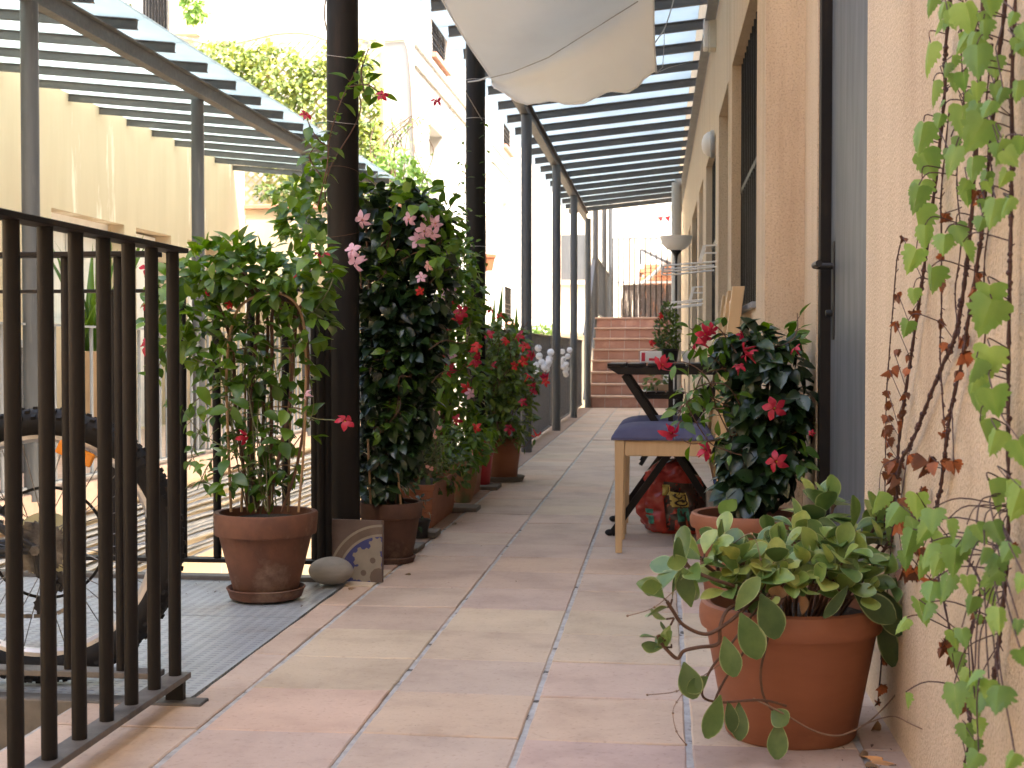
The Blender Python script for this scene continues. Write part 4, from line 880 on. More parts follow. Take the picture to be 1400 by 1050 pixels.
def sector(mb, r0, r1, k):
    n = 20
    for i in range(n):
        a, b = PI / 2 * i / n, PI / 2 * (i + 1) / n
        mb.prism([(1 - r0 * math.cos(a), r0 * math.sin(a)), (1 - r1 * math.cos(a), r1 * math.sin(a)), (1 - r1 * math.cos(b), r1 * math.sin(b)), (1 - r0 * math.cos(b), r0 * math.sin(b))], lambda p, q: TP(p, q, 0.0002), un * k)
mb = MB(); sector(mb, 0.76, 0.80, 0.0008); sector(mb, 0.92, 0.96, 0.0008); mb.build('pattern_rings', 'tilecream', dt, smooth=False)
mb = MB(); sector(mb, 0.802, 0.918, 0.0006); mb.build('pattern_band', 'tileband', dt, smooth=False)
mb = MB(); sector(mb, 0.001, 0.758, 0.0006); mb.build('pattern_blue', 'tileblue', dt, smooth=False)
def cog(cx, cy, rad, n, k, mb, amp=0.13, ph=0):
    poly = []
    for i in range(n * 6): a = 2 * PI * i / (n * 6); q = rad * (1 + amp * (1 if (i % 6) < 3 else -1)); poly.append((cx + q * math.cos(a + ph), cy + q * math.sin(a + ph)))
    return [(min(1, p), max(0, q)) for p, q in poly]
mb = MB()
for cx, cy, rd in ((0.66, 0.40, 0.16), (0.84, 0.36, 0.18), (0.70, 0.16, 0.18), (0.90, 0.62, 0.12), (0.52, 0.12, 0.08), (0.86, 0.46, 0.10)):
    poly = cog(cx, cy, rd, 7, 0, mb); ctr = (cx, cy)
    for i in range(len(poly)):
        mb.prism([ctr, poly[i], poly[(i + 1) % len(poly)]], lambda p, q: TP(p, q, 0.0009), un * (0.0004 + 0.00005 * cx))
mb.build('pattern_flower', 'tilecream', dt, smooth=False)
mb = MB()
for cx, cy, rd in ((0.84, 0.36, 0.05), (0.68, 0.15, 0.05), (0.95, 0.08, 0.16)) + tuple((1 - 0.86 * math.cos(PI / 2 * (k + 0.5) / 9), 0.86 * math.sin(PI / 2 * (k + 0.5) / 9), 0.016) for k in range(9)):
    poly = [(min(1, cx + rd * math.cos(2 * PI * i / 12)), max(0, cy + rd * math.sin(2 * PI * i / 12))) for i in range(12)]
    mb.prism(poly, lambda p, q: TP(p, q, 0.0011), un * 0.0009)
mb.build('pattern_dots', 'tileband', dt, smooth=False)

# ---- small black pot on slab
def slab(label, u, v, w, d, h=0.022, m='slab'):
    q = G(u, v); mb = MB(); mb.box(q.x - w / 2, q.x + w / 2, q.y - d / 2, q.y + d / 2, 0.0, h)
    return tag(mb.build('paving_slab', m, origin=(q.x, q.y, 0), smooth=False, bevel=0.004), label, 'slab', 'loose slabs under the pots')
slab('small loose slab under the little black pot', 576, 733, 0.13, 0.13)
slab('loose slab sticking out behind the dark aged pot', 553, 752, 0.12, 0.16, 0.018)
slab('thin slab under the glazed mossy pot', 633, 698, 0.14, 0.14, 0.02)
slab('slab supporting the red plastic pot', 663, 668, 0.15, 0.17, 0.02)
r = random.Random(5)
c0 = G(573, 737); c0.y += 0.02
sb = thing('small_potted_plant', 'little black plastic pot with a few leaves on a slab before the first trough', 'potted plant', (c0.x, c0.y, 0.022))
mb = MB(); pot_shape(mb, c0, 0.04, 0.03, 0.05, 0.012, 0.003, 0.004, z0=0.0225); mb.build('pot', 'black', sb)
mb = MB(); soil(mb, c0, 0.035, 0.062); mb.build('soil', 'soil', sb)
ml = MB(); blob(ml, (568, 700), 4.98, 18, 26, 0.05, 46, r, (0.02, 0.035), tone=(0, 0.7)); ml.build('foliage', 'leafdark', sb, sharp=0)

# ---- troughs
def trough(name, label, x, y0, y1, w, h, m='terra'):
    t = thing(name, label, 'planter', (x, (y0 + y1) / 2, 0), 'terracotta troughs'); mb = MB(); e = 0.012
    def ring(s, z): return [mb.av(p) for p in ((x - w / 2 * s, y0 + (1 - s) * w / 2, z), (x + w / 2 * s, y0 + (1 - s) * w / 2, z), (x + w / 2 * s, y1 - (1 - s) * w / 2, z), (x - w / 2 * s, y1 - (1 - s) * w / 2, z))]
    rs = [ring(0.80, 0.001), ring(0.95, h - 0.025), ring(1.0, h - 0.024), ring(1.0, h), ring(0.87, h), ring(0.83, h - 0.03)]
    mb.af(rs[0][::-1])
    for a, b in zip(rs[:-1], rs[1:]):
        for k in range(4): mb.af((a[k], a[(k + 1) % 4], b[(k + 1) % 4], b[k]))
    mb.build('trough', m, t, smooth=False, bevel=0.004)
    mb = MB(); mb.box(x - w * 0.40, x + w * 0.40, y0 + w * 0.1, y1 - w * 0.1, h - 0.04, h - 0.028); mb.build('soil', 'soil', t, smooth=False)
    return t
q = G(590, 724)
tr1 = trough('planting_trough', 'long terracotta trough with pale pink kalanchoe, nearer of the two troughs', -0.967, q.y, q.y + 0.60, 0.16, 0.175)
ml, ms, mf = MB(), MB(), MB()
for (px, ru, rw, n, tt) in (((580, 640), 34, 40, 190, 5.4), ((605, 625), 34, 45, 190, 5.6), ((570, 600), 25, 30, 90, 5.35), ((560, 660), 18, 26, 50, 5.3), ((618, 640), 26, 30, 90, 5.6)):
    blob(ml, px, tt, ru, rw, 0.10, n, r, (0.018, 0.036), tone=(0.0, 0.9), asp=0.62)
for q_ in range(16): stemleaves(ms, ml, PL([(580 + r.uniform(-20, 30), 650), (580 + r.uniform(-26, 30), 610), (578 + r.uniform(-30, 30), 575)], 5.35, 4, r, 0.08), 0.03, (0.015, 0.03), r, start=0.2)
ml.build('foliage', 'leafwarm', tr1, sharp=0); ms.build('stems', 'greenstem', tr1)
for (u, v) in ((563, 570), (570, 563), (580, 560), (590, 562), (597, 566), (585, 573), (573, 580), (560, 585), (590, 590), (582, 600), (593, 596), (570, 592), (556, 575), (563, 600), (600, 584), (587, 640), (577, 566), (594, 574)):
    mf = MB()
    for k in range(7):
        p = D(u + r.uniform(-4, 4), v + r.uniform(-3, 3), 5.25 + r.uniform(-0.03, 0.03))
        for j in range(5): a = j * PI * 0.4; d = RT * math.cos(a) + V((0, 0, 1)) * math.sin(a) - FH * 0.3; mf.leaf(p, d, -FH + rv(r, 0.3), 0.006, 0.005, seg=2)
    mf.build('flower_head', 'palepink', tr1, sharp=0)
q = G(636, 692)
tr2 = trough('planting_trough', 'terracotta trough behind the mossy pot, farther of the two troughs', -0.967, 6.04, 6.59, 0.16, 0.17)
r = random.Random(21)
ml, ms = MB(), MB()
for (px, ru, rw, n, tt, L) in (((612, 355), 34, 36, 110, 6.0, (0.04, 0.06)), ((635, 400), 26, 40, 90, 6.1, (0.04, 0.06)), ((600, 390), 34, 42, 110, 6.0, (0.04, 0.06)), ((622, 440), 38, 40, 110, 6.1, (0.04, 0.06)), ((600, 500), 34, 50, 120, 6.0, (0.04, 0.065)), ((625, 520), 38, 50, 130, 6.1, (0.04, 0.065)), ((615, 580), 42, 40, 130, 6.15, (0.04, 0.065)), ((640, 600), 34, 36, 90, 6.25, (0.035, 0.06)), ((585, 440), 28, 60, 90, 5.95, (0.04, 0.06)), ((632, 470), 22, 40, 50, 6.2, (0.04, 0.06))):
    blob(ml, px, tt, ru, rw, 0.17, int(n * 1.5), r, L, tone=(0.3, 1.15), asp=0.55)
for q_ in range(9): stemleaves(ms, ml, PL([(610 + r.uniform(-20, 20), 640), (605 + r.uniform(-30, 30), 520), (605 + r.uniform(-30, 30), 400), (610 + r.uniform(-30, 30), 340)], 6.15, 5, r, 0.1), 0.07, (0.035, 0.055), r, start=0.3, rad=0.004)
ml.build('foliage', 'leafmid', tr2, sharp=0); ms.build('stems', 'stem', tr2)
for (u, v, s, m) in ((610, 400, 20, 'pink'), (603, 392, 15, 'pink'), (616, 396, 15, 'pink'), (607, 410, 14, 'pink'), (617, 412, 12, 'scarlet'), (630, 427, 20, 'red'), (625, 438, 18, 'red'), (607, 452, 18, 'red'), (608, 481, 18, 'scarlet'), (614, 506, 19, 'red'), (617, 485, 17, 'pink'), (588, 422, 14, 'palepink'), (590, 427, 12, 'pink'), (650, 475, 17, 'scarlet'), (648, 485, 17, 'red'), (651, 493, 16, 'red'), (645, 497, 14, 'scarlet'), (637, 530, 16, 'scarlet'), (642, 538, 15, 'pink'), (625, 575, 16, 'red'), (652, 586, 15, 'scarlet')):
    flower(tr2, u, v, 5.86, s, m, r)

# ---- glazed mossy pot
r = random.Random(31); c0 = D(633, 700, 5.98)
pm = thing('potted_plant', 'bellied mossy terracotta pot of green foliage squeezed between the two troughs', 'potted plant', (c0.x, c0.y, 0.02))
z = 0.021
mb = MB(); mb.lathe([(0, z), (0.034, z), (0.04, z + 0.01), (0.062, z + 0.09), (0.066, z + 0.12), (0.062, z + 0.145), (0.058, z + 0.16), (0.064, z + 0.168), (0.065, z + 0.178), (0.058, z + 0.18), (0.052, z + 0.16)], (c0.x, c0.y, 0), 36); mb.build('pot', 'terramoss', pm)
mb = MB(); soil(mb, c0, 0.052, z + 0.163); mb.build('soil', 'soil', pm)
ml = MB(); blob(ml, (634, 612), 5.9, 28, 30, 0.10, 120, r, (0.03, 0.055), tone=(0.1, 0.9)); ml.build('foliage', 'leafmid', pm, sharp=0)
# ---- red plastic pot
c0 = D(660, 665, 6.8)
p = thing('potted_plant', 'bright red plastic pot with trailing stems beside the large terracotta pot', 'potted plant', (c0.x, c0.y, 0.02))
mb = MB(); pot_shape(mb, c0, 0.056, 0.036, 0.185, 0.035, 0.004, 0.004, z0=0.0205); mb.build('pot', 'redpot', p)
mb = MB(); soil(mb, c0, 0.05, 0.19); mb.build('soil', 'soil', p)
ml = MB(); blob(ml, (656, 602), 6.8, 20, 22, 0.08, 70, r, (0.03, 0.05), tone=(0.1, 0.9)); ml.build('foliage', 'leafmid', p, sharp=0)
flower(p, 661, 606, 6.7, 13, 'red', r)
# ---- large pot with red mandevilla
c0 = D(688, 665, 7.18)
mb = MB(); mb.lathe([(0, 0.002), (0.105, 0.002), (0.118, 0.028), (0.112, 0.03), (0.10, 0.016), (0, 0.016)], (c0.x, c0.y, 0), 36)
tag(mb.build('plant_saucer', 'slab', origin=(c0.x, c0.y, 0)), 'pale stone-coloured saucer under the large red-flowered pot by the second column', 'saucer')
p5 = thing('potted_mandevilla', 'bushy red-flowered mandevilla in a large terracotta pot by the second dark column', 'potted plant', (c0.x, c0.y, 0.017), 'potted mandevillas')
mb = MB(); pot_shape(mb, c0, 0.103, 0.075, ptz(598, 7.18) - 0.017, 0.035, 0.006, 0.01, roll=True, z0=0.0175); mb.build('pot', 'terra', p5)
mb = MB(); soil(mb, c0, 0.085, ptz(602, 7.18)); mb.build('soil', 'soil', p5)
ml, ms = MB(), MB()
for (px, ru, rw, n) in (((692, 470), 30, 34, 90), ((680, 515), 40, 42, 130), ((700, 520), 32, 40, 110), ((672, 560), 34, 34, 110), ((700, 565), 32, 34, 110), ((690, 590), 28, 18, 50), ((660, 520), 20, 40, 50), ((722, 520), 14, 26, 20)):
    blob(ml, px, 7.1, ru, rw, 0.18, int(n * 1.6), r, (0.035, 0.062), tone=(0.4, 1.2), asp=0.5)
for q_ in range(12): stemleaves(ms, ml, PL([(688, 600), (685 + r.uniform(-20, 20), 540), (685 + r.uniform(-35, 35), 480), (690 + r.uniform(-30, 30), 440)], 7.1, 4, r, 0.15), 0.05, (0.03, 0.05), r, start=0.2, rad=0.004)
for pts in ([(700, 600), (715, 612), (728, 600), (734, 598)], [(705, 560), (722, 540), (730, 520)]): stemleaves(ms, ml, PL(pts, 6.95, 1, r, 0.02), 0.04, (0.025, 0.04), r)
ml.build('foliage', 'leafwarm', p5, sharp=0); ms.build('stems', 'stem', p5)
for (u, v, s, m) in ((668, 422, 14, 'scarlet'), (681, 432, 12, 'scarlet'), (685, 431, 12, 'scarlet'), (669, 458, 15, 'red'), (690, 466, 13, 'scarlet'), (711, 460, 16, 'red'), (717, 474, 15, 'scarlet'), (726, 485, 15, 'red'), (716, 494, 14, 'scarlet'), (722, 515, 14, 'scarlet'), (745, 514, 14, 'red'), (747, 522, 14, 'scarlet'), (729, 527, 15, 'red'), (729, 535, 13, 'red'), (715, 550, 12, 'red'), (696, 587, 15, 'red'), (733, 594, 13, 'scarlet'), (703, 500, 12, 'scarlet'), (675, 500, 13, 'red')):
    flower(p5, u, v, 6.9, s, m, r)
ms = MB(); ml = MB()
for pts, tt in (([(640, 420), (634, 330), (638, 250), (636, 190), (620, 155), (606, 142)], 6.74), ([(663, 430), (665, 330), (662, 260), (668, 200), (660, 160)], 6.74), ([(648, 560), (630, 440), (627, 330), (636, 280)], 6.7), ([(636, 260), (628, 235), (632, 215)], 6.7), ([(638, 360), (612, 340), (632, 300)], 6.7)):
    stemleaves(ms, ml, PL(pts, tt, 3, r, 0.02), 0.05, (0.024, 0.042), r, start=0.0, rad=0.002, pr_=0.75)
blob(ml, (622, 375), 6.7, 22, 50, 0.1, 70, r, (0.035, 0.055), tone=(0.3, 1)); blob(ml, (640, 330), 6.75, 12, 60, 0.06, 24, r, (0.025, 0.04), tone=(0.2, 1))
ml.build('climbing_foliage', 'leafmid', p5, sharp=0); ms.build('climbing_stems', 'stem', p5)
flower(p5, 596, 139, 6.6, 15, 'red', r)
for v in (165, 113, 338):
    mb = MB(); q = D(650.5, v, 6.97); mb.tube([V((c2.x + 0.0532 * math.cos(a * PI / 12), c2.y + 0.0532 * math.sin(a * PI / 12), q.z)) for a in range(25)], 0.0015, 5); mb.build('wire_tie', 'rope', p5)
# ---- dracaena-like spear leaves behind column two
c0 = D(672, 600, 7.75)
ps = thing('spiky_plant', 'upright spear-leaved plant standing behind the second dark column', 'potted plant', (c0.x, c0.y, 0))
mb = MB(); pot_shape(mb, c0, 0.09, 0.06, 0.2, 0.03); mb.build('pot', 'terra', ps)
ml = MB()
for (u0, v0, u1, v1) in ((672, 500, 688, 384), (668, 500, 676, 405), (665, 500, 640, 402), (668, 500, 625, 420), (675, 500, 705, 430), (664, 500, 612, 450), (680, 505, 712, 450), (700, 500, 708, 415), (672, 500, 655, 430)):
    a = D(u0, v0 + 60, 7.75); b = D(u1, v1, 7.75 + r.uniform(-0.1, 0.1)); ml.leaf(a, b - a, -FH + rv(r, 0.2), (b - a).length, 0.085, fold=0.4, curl=0.06, t=r.uniform(0.2, 0.9), prof='spear', seg=7)
ml.build('leaves', 'leafmid', ps, sharp=0)

# ---- right: door pot plant
r = random.Random(41); T7 = 3.72; c0 = D(1022, 700, T7)
p7 = thing('potted_mandevilla', 'dark-leaved mandevilla with crimson flowers in a wide terracotta pot by the grey door', 'potted plant', (c0.x, c0.y, 0), 'potted mandevillas')
hz = ptz(700, T7)
mb = MB(); pot_shape(mb, c0, 0.160, 0.115, hz, 0.042, 0.012, 0.012, roll=True); mb.build('pot', 'terra', p7)
mb = MB(); soil(mb, c0, 0.132, hz - 0.03); mb.build('soil', 'soil', p7)
ml, ms = MB(), MB()
for (px, ru, rw, n) in (((1045, 500), 48, 42, 130), ((1022, 478), 40, 30, 75), ((1050, 560), 46, 52, 170), ((1035, 620), 45, 50, 170), ((1020, 662), 28, 32, 70), ((1052, 640), 28, 42, 70), ((1075, 590), 30, 50, 70), ((1080, 540), 22, 30, 35)):
    blob(ml, px, T7, ru, rw, 0.11, int(n * 1.2), r, (0.040, 0.066), tone=(0.0, 0.95), asp=0.70, droop=0.7)
ml.build('foliage', 'leafdark', p7, sharp=0)
ml = MB()
for pts in ([(1000, 600), (985, 560), (965, 520), (935, 500), (915, 495)], [(1010, 560), (990, 530), (960, 530), (930, 560), (920, 590)], [(1010, 590), (980, 600), (950, 610), (930, 600)], [(1000, 520), (975, 490), (950, 480), (940, 470)], [(1005, 480), (985, 455), (965, 445), (940, 450)], [(1010, 620), (990, 620), (965, 600), (945, 560), (935, 520)], [(1040, 480), (1080, 470), (1092, 450), (1090, 430)], [(1060, 600), (1095, 590), (1108, 570)], [(990, 560), (955, 560), (930, 580)], [(1000, 560), (960, 540), (940, 550), (925, 570)], [(990, 500), (960, 510), (950, 540)]):
    stemleaves(ms, ml, PL(pts, T7 - 0.08, 5, r, 0.05), 0.036, (0.030, 0.048), r, start=0.05, tone=(0.2, 0.9), asp=0.5)
blob(ml, (975, 465), T7 - 0.04, 30, 22, 0.08, 26, r, (0.035, 0.05), tone=(0.2, 0.8)); blob(ml, (955, 530), T7, 30, 30, 0.08, 18, r, (0.03, 0.05), tone=(0.2, 0.8)); blob(ml, (1065, 470), T7, 30, 26, 0.08, 30, r, (0.035, 0.05), tone=(0.2, 0.8)); blob(ml, (1085, 625), T7 - 0.1, 22, 24, 0.06, 22, r, (0.035, 0.055), tone=(0.3, 0.9))
ml.build('trailing_foliage', 'leafmid', p7, sharp=0); 
for pts in ([(1020, 695), (1015, 620), (1030, 550), (1040, 480)], [(1035, 695), (1045, 600), (1050, 520)], [(1010, 695), (1000, 640), (1005, 560)]): ms.tube(interp([D(u, v, T7) for u, v in pts], 5), 0.005, 6)
ms.build('stems', 'stem', p7)
for (u, v, s, m) in ((963, 457, 26, 'red'), (956, 468, 24, 'red'), (1025, 486, 22, 'red'), (1020, 477, 20, 'red'), (1010, 503, 18, 'red'), (907, 497, 26, 'red'), (1059, 558, 30, 'red'), (1063, 631, 28, 'red'), (917, 590, 28, 'red'), (963, 617, 24, 'red'), (1088, 478, 16, 'red'), (1012, 458, 12, 'red'), (972, 450, 18, 'red'), (1110, 592, 9, 'red')):
    flower(p7, u, v, T7 - 0.18, s, m, r)
mb = MB(); a = D(983, 697, T7 - 0.1); mb.leaf(a + V((0, 0, -0.01)), RT * 0.6 + V((0, 0, 0.6)), -FH, 0.05, 0.04, t=0.9)
mb.leaf(D(993, 697, T7 - 0.12), RT + V((0, 0, 0.9)), -FH, 0.04, 0.035, t=1); mb.build('seedling', 'leafbright', p7, sharp=0)

# ---- near peperomia
r = random.Random(51); T8 = 2.44; c0 = D(1081, 820, T8)
p8 = thing('potted_peperomia', 'large terracotta pot of fleshy variegated leaves in the right foreground', 'potted plant', (c0.x, c0.y, 0))
hz = ptz(820, T8)
mb = MB(); pot_shape(mb, c0, 0.166, 0.118, hz, 0.048, 0.010, 0.012, roll=True); pt = mb.build('pot', 'terra', p8)
mb = MB(); mb.lathe([(0.1405, 0.168), (0.1418, 0.170), (0.1425, 0.172), (0.1428, 0.176)], (c0.x, c0.y, 0), 44)
mb = MB(); soil(mb, c0, 0.138, hz - 0.03); mb.build('soil', 'soil', p8)
ml, ms = MB(), MB()
def rosette(px, dt_, n, L, ax, tone=(0.3, 0.9), root=None, spread=(0.8, 1.35), rad=0.0028, asp=0.62, curl=(0.0, 0.35)):
    c = D(px[0], px[1], T8 + dt_); ax = V(ax).normalized(); x = ax.orthogonal().normalized(); y = ax.cross(x); ph = r.random() * 6
    if root is not None:
        a = V(root); m1 = a * 0.55 + c * 0.45 + V((0, 0, 0.02)) + rv(r, 0.01)
        ms.tube(interp([a, m1, c - ax * 0.02, c], 5), [rad * 1.1] * 16, 6)
    for k in range(n):
        th = r.uniform(*spread) if k < n - 1 else 0.25; a = ph + k * 2.4
        o = x * math.cos(a) + y * math.sin(a); d = (ax * math.cos(th) + o * math.sin(th)).normalized(); l = r.uniform(*L)
        b = c - ax * r.uniform(0, 0.018) + d * 0.010; ms.tube([c - ax * 0.008, b], 0.0018, 5, cap=False)
        nr = ax * 1.0 - o * 0.5 + rv(r, 0.25); 
        ml.leaf(b, d, nr, l, l * asp * 1.12 * r.uniform(0.9, 1.15), fold=r.uniform(0.05, 0.6), curl=r.uniform(*curl) * r.choice((1, 1, -0.5)), t=min(1, max(0, r.uniform(*tone))), prof='ob', seg=8)
ctr = V((c0.x, c0.y, hz - 0.03))
RSH = lambda u, v: (u, v + (20 if u < 1075 and v < 765 else 0))
RO = [((1000, 803), -0.15, 5, (0.036, 0.05)), ((1040, 812), -0.16, 5, (0.034, 0.048)), ((1072, 792), -0.15, 5, (0.036, 0.05)), ((1112, 800), -0.15, 5, (0.036, 0.05)), ((1150, 802), -0.14, 5, (0.036, 0.05)), ((1182, 806), -0.13, 5, (0.036, 0.05)), ((1208, 788), -0.08, 5, (0.042, 0.055)), ((1130, 775), -0.12, 6, (0.04, 0.055)),
      ((1120, 690), 0.14, 5, (0.05, 0.066)), ((1092, 715), 0.06, 5, (0.045, 0.06)), ((1180, 740), 0.04, 6, (0.05, 0.064)), ((1150, 752), -0.09, 6, (0.045, 0.06)), ((1110, 765), -0.10, 6, (0.045, 0.06)), ((1040, 760), -0.11, 6, (0.045, 0.058)), ((1015, 765), -0.12, 5, (0.042, 0.056)), ((1215, 725), 0.05, 5, (0.048, 0.062)), ((1075, 765), -0.05, 6, (0.045, 0.06)), ((1190, 780), -0.06, 5, (0.042, 0.056)),
      ((960, 742), -0.10, 5, (0.045, 0.06)), ((990, 722), 0.0, 5, (0.045, 0.06)), ((1002, 752), -0.12, 6, (0.045, 0.06)), ((1052, 712), 0.05, 4, (0.04, 0.055)), ((1066, 738), -0.05, 6, (0.045, 0.062)), ((1062, 768), -0.12, 6, (0.045, 0.06)),
      ((1118, 712), 0.08, 6, (0.05, 0.068)), ((1140, 690), 0.12, 4, (0.05, 0.068)), ((1130, 745), -0.05, 6, (0.05, 0.066)), ((1165, 728), 0.0, 6, (0.05, 0.066)), ((1168, 765), -0.08, 5, (0.05, 0.062)), ((1200, 712), 0.02, 5, (0.05, 0.065)), ((1212, 745), -0.02, 4, (0.05, 0.06)),
      ((1010, 785), -0.13, 5, (0.04, 0.055)), ((1045, 796), -0.14, 5, (0.04, 0.055)), ((1095, 778), -0.12, 6, (0.04, 0.058)), ((1135, 792), -0.13, 5, (0.04, 0.055)), ((1178, 795), -0.10, 4, (0.04, 0.055)), ((1030, 735), 0.0, 6, (0.04, 0.056)), ((1092, 738), 0.02, 6, (0.042, 0.06)), ((980, 775), -0.10, 5, (0.042, 0.058)), ((1085, 800), -0.14, 4, (0.035, 0.05)), ((1150, 770), -0.13, 5, (0.04, 0.055))]
for px, dt_, n, L in RO:
    px = RSH(*px); c = D(px[0], px[1], T8 + dt_); ax = (c - ctr).normalized() + V((0, 0, 0.9)) - FH * 0.35
    rt = ctr + V(((c.x - ctr.x) * 0.5, (c.y - ctr.y) * 0.5, 0)); rosette(px, dt_, n, L, ax, root=rt, tone=(0.2, 0.98))
# trailing stems on the left
def trail(pts, rad=0.0032):
    ms.tube(interp([D(u, v, T8 + d) for u, v, d in pts], 6), rad, 7)
trail([(1032, 812, -0.14), (1000, 800, -0.18), (970, 790, -0.20), (945, 778, -0.20), (935, 765, -0.2)])
trail([(1035, 815, -0.15), (1015, 835, -0.19), (990, 855, -0.21), (965, 867, -0.22), (935, 855, -0.22), (920, 835, -0.22), (912, 822, -0.22)])
trail([(1050, 815, -0.16), (1000, 830, -0.19), (985, 855, -0.21), (982, 880, -0.21), (955, 885, -0.22), (935, 890, -0.22), (925, 900, -0.22), (905, 880, -0.22), (900, 868, -0.22)])
trail([(1060, 815, -0.17), (1046, 825, -0.185), (1040, 812, -0.185), (1025, 818, -0.18)])
trail([(1050, 812, -0.17), (1000, 880, -0.20), (972, 915, -0.21), (960, 950, -0.21), (985, 960, -0.20), (1040, 957, -0.20), (1075, 965, -0.19)], 0.0022)
trail([(1062, 815, -0.17), (1048, 880, -0.19), (1040, 920, -0.19), (1045, 955, -0.19), (1060, 975, -0.19)], 0.0022)
trail([(1075, 815, -0.17), (1025, 880, -0.20), (985, 940, -0.2), (970, 985, -0.2)], 0.0022)
for px, dt_, n, L, ax in (((935, 770), -0.20, 5, (0.045, 0.062), (-0.7, -0.4, 0.7)), ((913, 822), -0.22, 3, (0.045, 0.05), (-0.7, -0.3, 0.8)), ((918, 850), -0.22, 2, (0.03, 0.04), (-0.4, -0.3, -0.5)), ((905, 872), -0.22, 4, (0.024, 0.036), (-0.9, -0.3, 0.3)), ((912, 885), -0.22, 2, (0.034, 0.04), (-1, -0.4, 0.1)),
                          ((945, 820), -0.21, 1, (0.055, 0.062), (-0.3, -0.8, 0.5))):
    rosette(px, dt_, n, L, ax, tone=(0.15, 0.6))
def oneleaf(u, v, u1, v1, d, W, t, curl=0.15, fold=0.15, nx=0.0):
    a = D(u, v, T8 + d); b = D(u1, v1, T8 + d - 0.02); l = (b - a).length; ml.leaf(a, b - a, -FH + RT * nx + V((0, 0, 0.25)) + rv(r, 0.35), l, W * 0.86 * (T8 + d) / F, fold=fold, curl=curl, t=t, prof='ob', seg=9)
for q in ((1040, 812, 1065, 872, -0.2, 48, 0.12), (1012, 838, 1040, 900, -0.21, 46, 0.3), (990, 870, 1005, 925, -0.21, 36, 0.3), (945, 830, 932, 780, -0.22, 34, 0.35), (985, 950, 968, 1010, -0.21, 36, 0.35, 0.1), (995, 958, 1005, 1000, -0.20, 28, 0.1), (1010, 960, 1012, 1012, -0.195, 30, 0.15), (1055, 970, 1075, 990, -0.19, 34, 0.3), (1065, 985, 1062, 1038, -0.19, 34, 0.25), (935, 905, 950, 955, -0.22, 40, 0.2), (1005, 835, 1035, 790, -0.2, 30, 0.4),
          (1195, 800, 1235, 868, -0.10, 46, 0.03), (1165, 805, 1225, 850, -0.12, 44, 0.05), (1200, 830, 1225, 912, -0.06, 34, 0.02), (1160, 800, 1130, 845, -0.17, 20, 0.0), (905, 800, 880, 805, -0.22, 28, 0.5), (940, 765, 915, 772, -0.22, 26, 0.5), (968, 925, 942, 945, -0.22, 26, 0.2)):
    oneleaf(*q)
ml.build('foliage', 'pep', p8, sharp=0); ms.build('stems', 'stem', p8)
md = MB()
for (u, v, u1, v1, d, W) in ((1095, 812, 1101, 842, -0.17, 14), (1065, 800, 1063, 820, -0.17, 24), (1250, 700, 1252, 725, 0.1, 20), (1200, 985, 1192, 1008, 0.02, 14)):
    a = D(u, v, T8 + d); b = D(u1, v1, T8 + d); md.leaf(a, b - a, -FH + rv(r, 0.4), (b - a).length, W * T8 / F, fold=0.8, curl=0.3, t=0.4)
md.build('withered_leaves', 'leafdry', p8, sharp=0)
for pts in ([(940, 940, -0.2), (925, 960, -0.21), (920, 975, -0.22), (925, 1000, -0.22), (938, 1018, -0.2)], [(1010, 890, -0.2), (960, 925, -0.21), (925, 945, -0.2), (885, 950, -0.2)], [(950, 785, -0.2), (930, 800, -0.22), (895, 830, -0.24), (858, 842, -0.25)], [(1000, 745, -0.1), (1028, 730, -0.14), (1040, 765, -0.15)], [(935, 790, -0.2), (945, 782, -0.2), (960, 770, -0.2)]):
    mt = MB(); mt.tube(interp([D(u, v, T8 + d) for u, v, d in pts], 5), 0.0009, 4)
    for q in pts[1:]: mt.ball(D(q[0], q[1], T8 + q[2]), 0.0022, 6, 4)
    mt.build('dry_flower_spike', 'twig', p8)

# ================================================================ WALL VINES
XV = 0.412
stems = {
 'a': [(1234, 335), (1229, 360), (1224, 420), (1220, 470), (1215, 540), (1214, 600), (1213, 660), (1212, 720)],
 'b': [(1306, -20), (1297, 60), (1295, 130), (1285, 230), (1272, 330), (1262, 400), (1250, 480), (1238, 560), (1231, 620), (1229, 690), (1222, 740)],
 'c': [(1302, 150), (1291, 260), (1291, 330), (1291, 420), (1289, 480), (1292, 540), (1296, 600), (1292, 640)],
 'd': [(1350, -20), (1346, 60), (1336, 250), (1327, 350), (1318, 420), (1308, 465), (1288, 510), (1268, 560), (1252, 600), (1236, 630), (1228, 670), (1222, 720)],
 'e': [(1382, -20), (1370, 80), (1355, 230), (1345, 330), (1334, 400), (1326, 450), (1318, 500), (1304, 560), (1297, 610), (1291, 660), (1283, 700)],
 'f': [(1394, -20), (1389, 100), (1388, 250), (1386, 350), (1384, 480), (1383, 600), (1384, 700), (1380, 790), (1370, 880), (1364, 930)],
 'g': [(1320, 1060), (1330, 1000), (1326, 960), (1322, 900), (1335, 850), (1345, 800), (1330, 770)],
 'i': [(1322, -20), (1318, 60), (1322, 150), (1312, 240), (1318, 330), (1310, 400), (1316, 470)],
 'j': [(1362, 60), (1352, 160), (1362, 260), (1350, 360), (1352, 450), (1340, 540)],
 'h': [(1272, 700), (1285, 780), (1300, 850), (1312, 900), (1330, 960), (1332, 1050)],
}
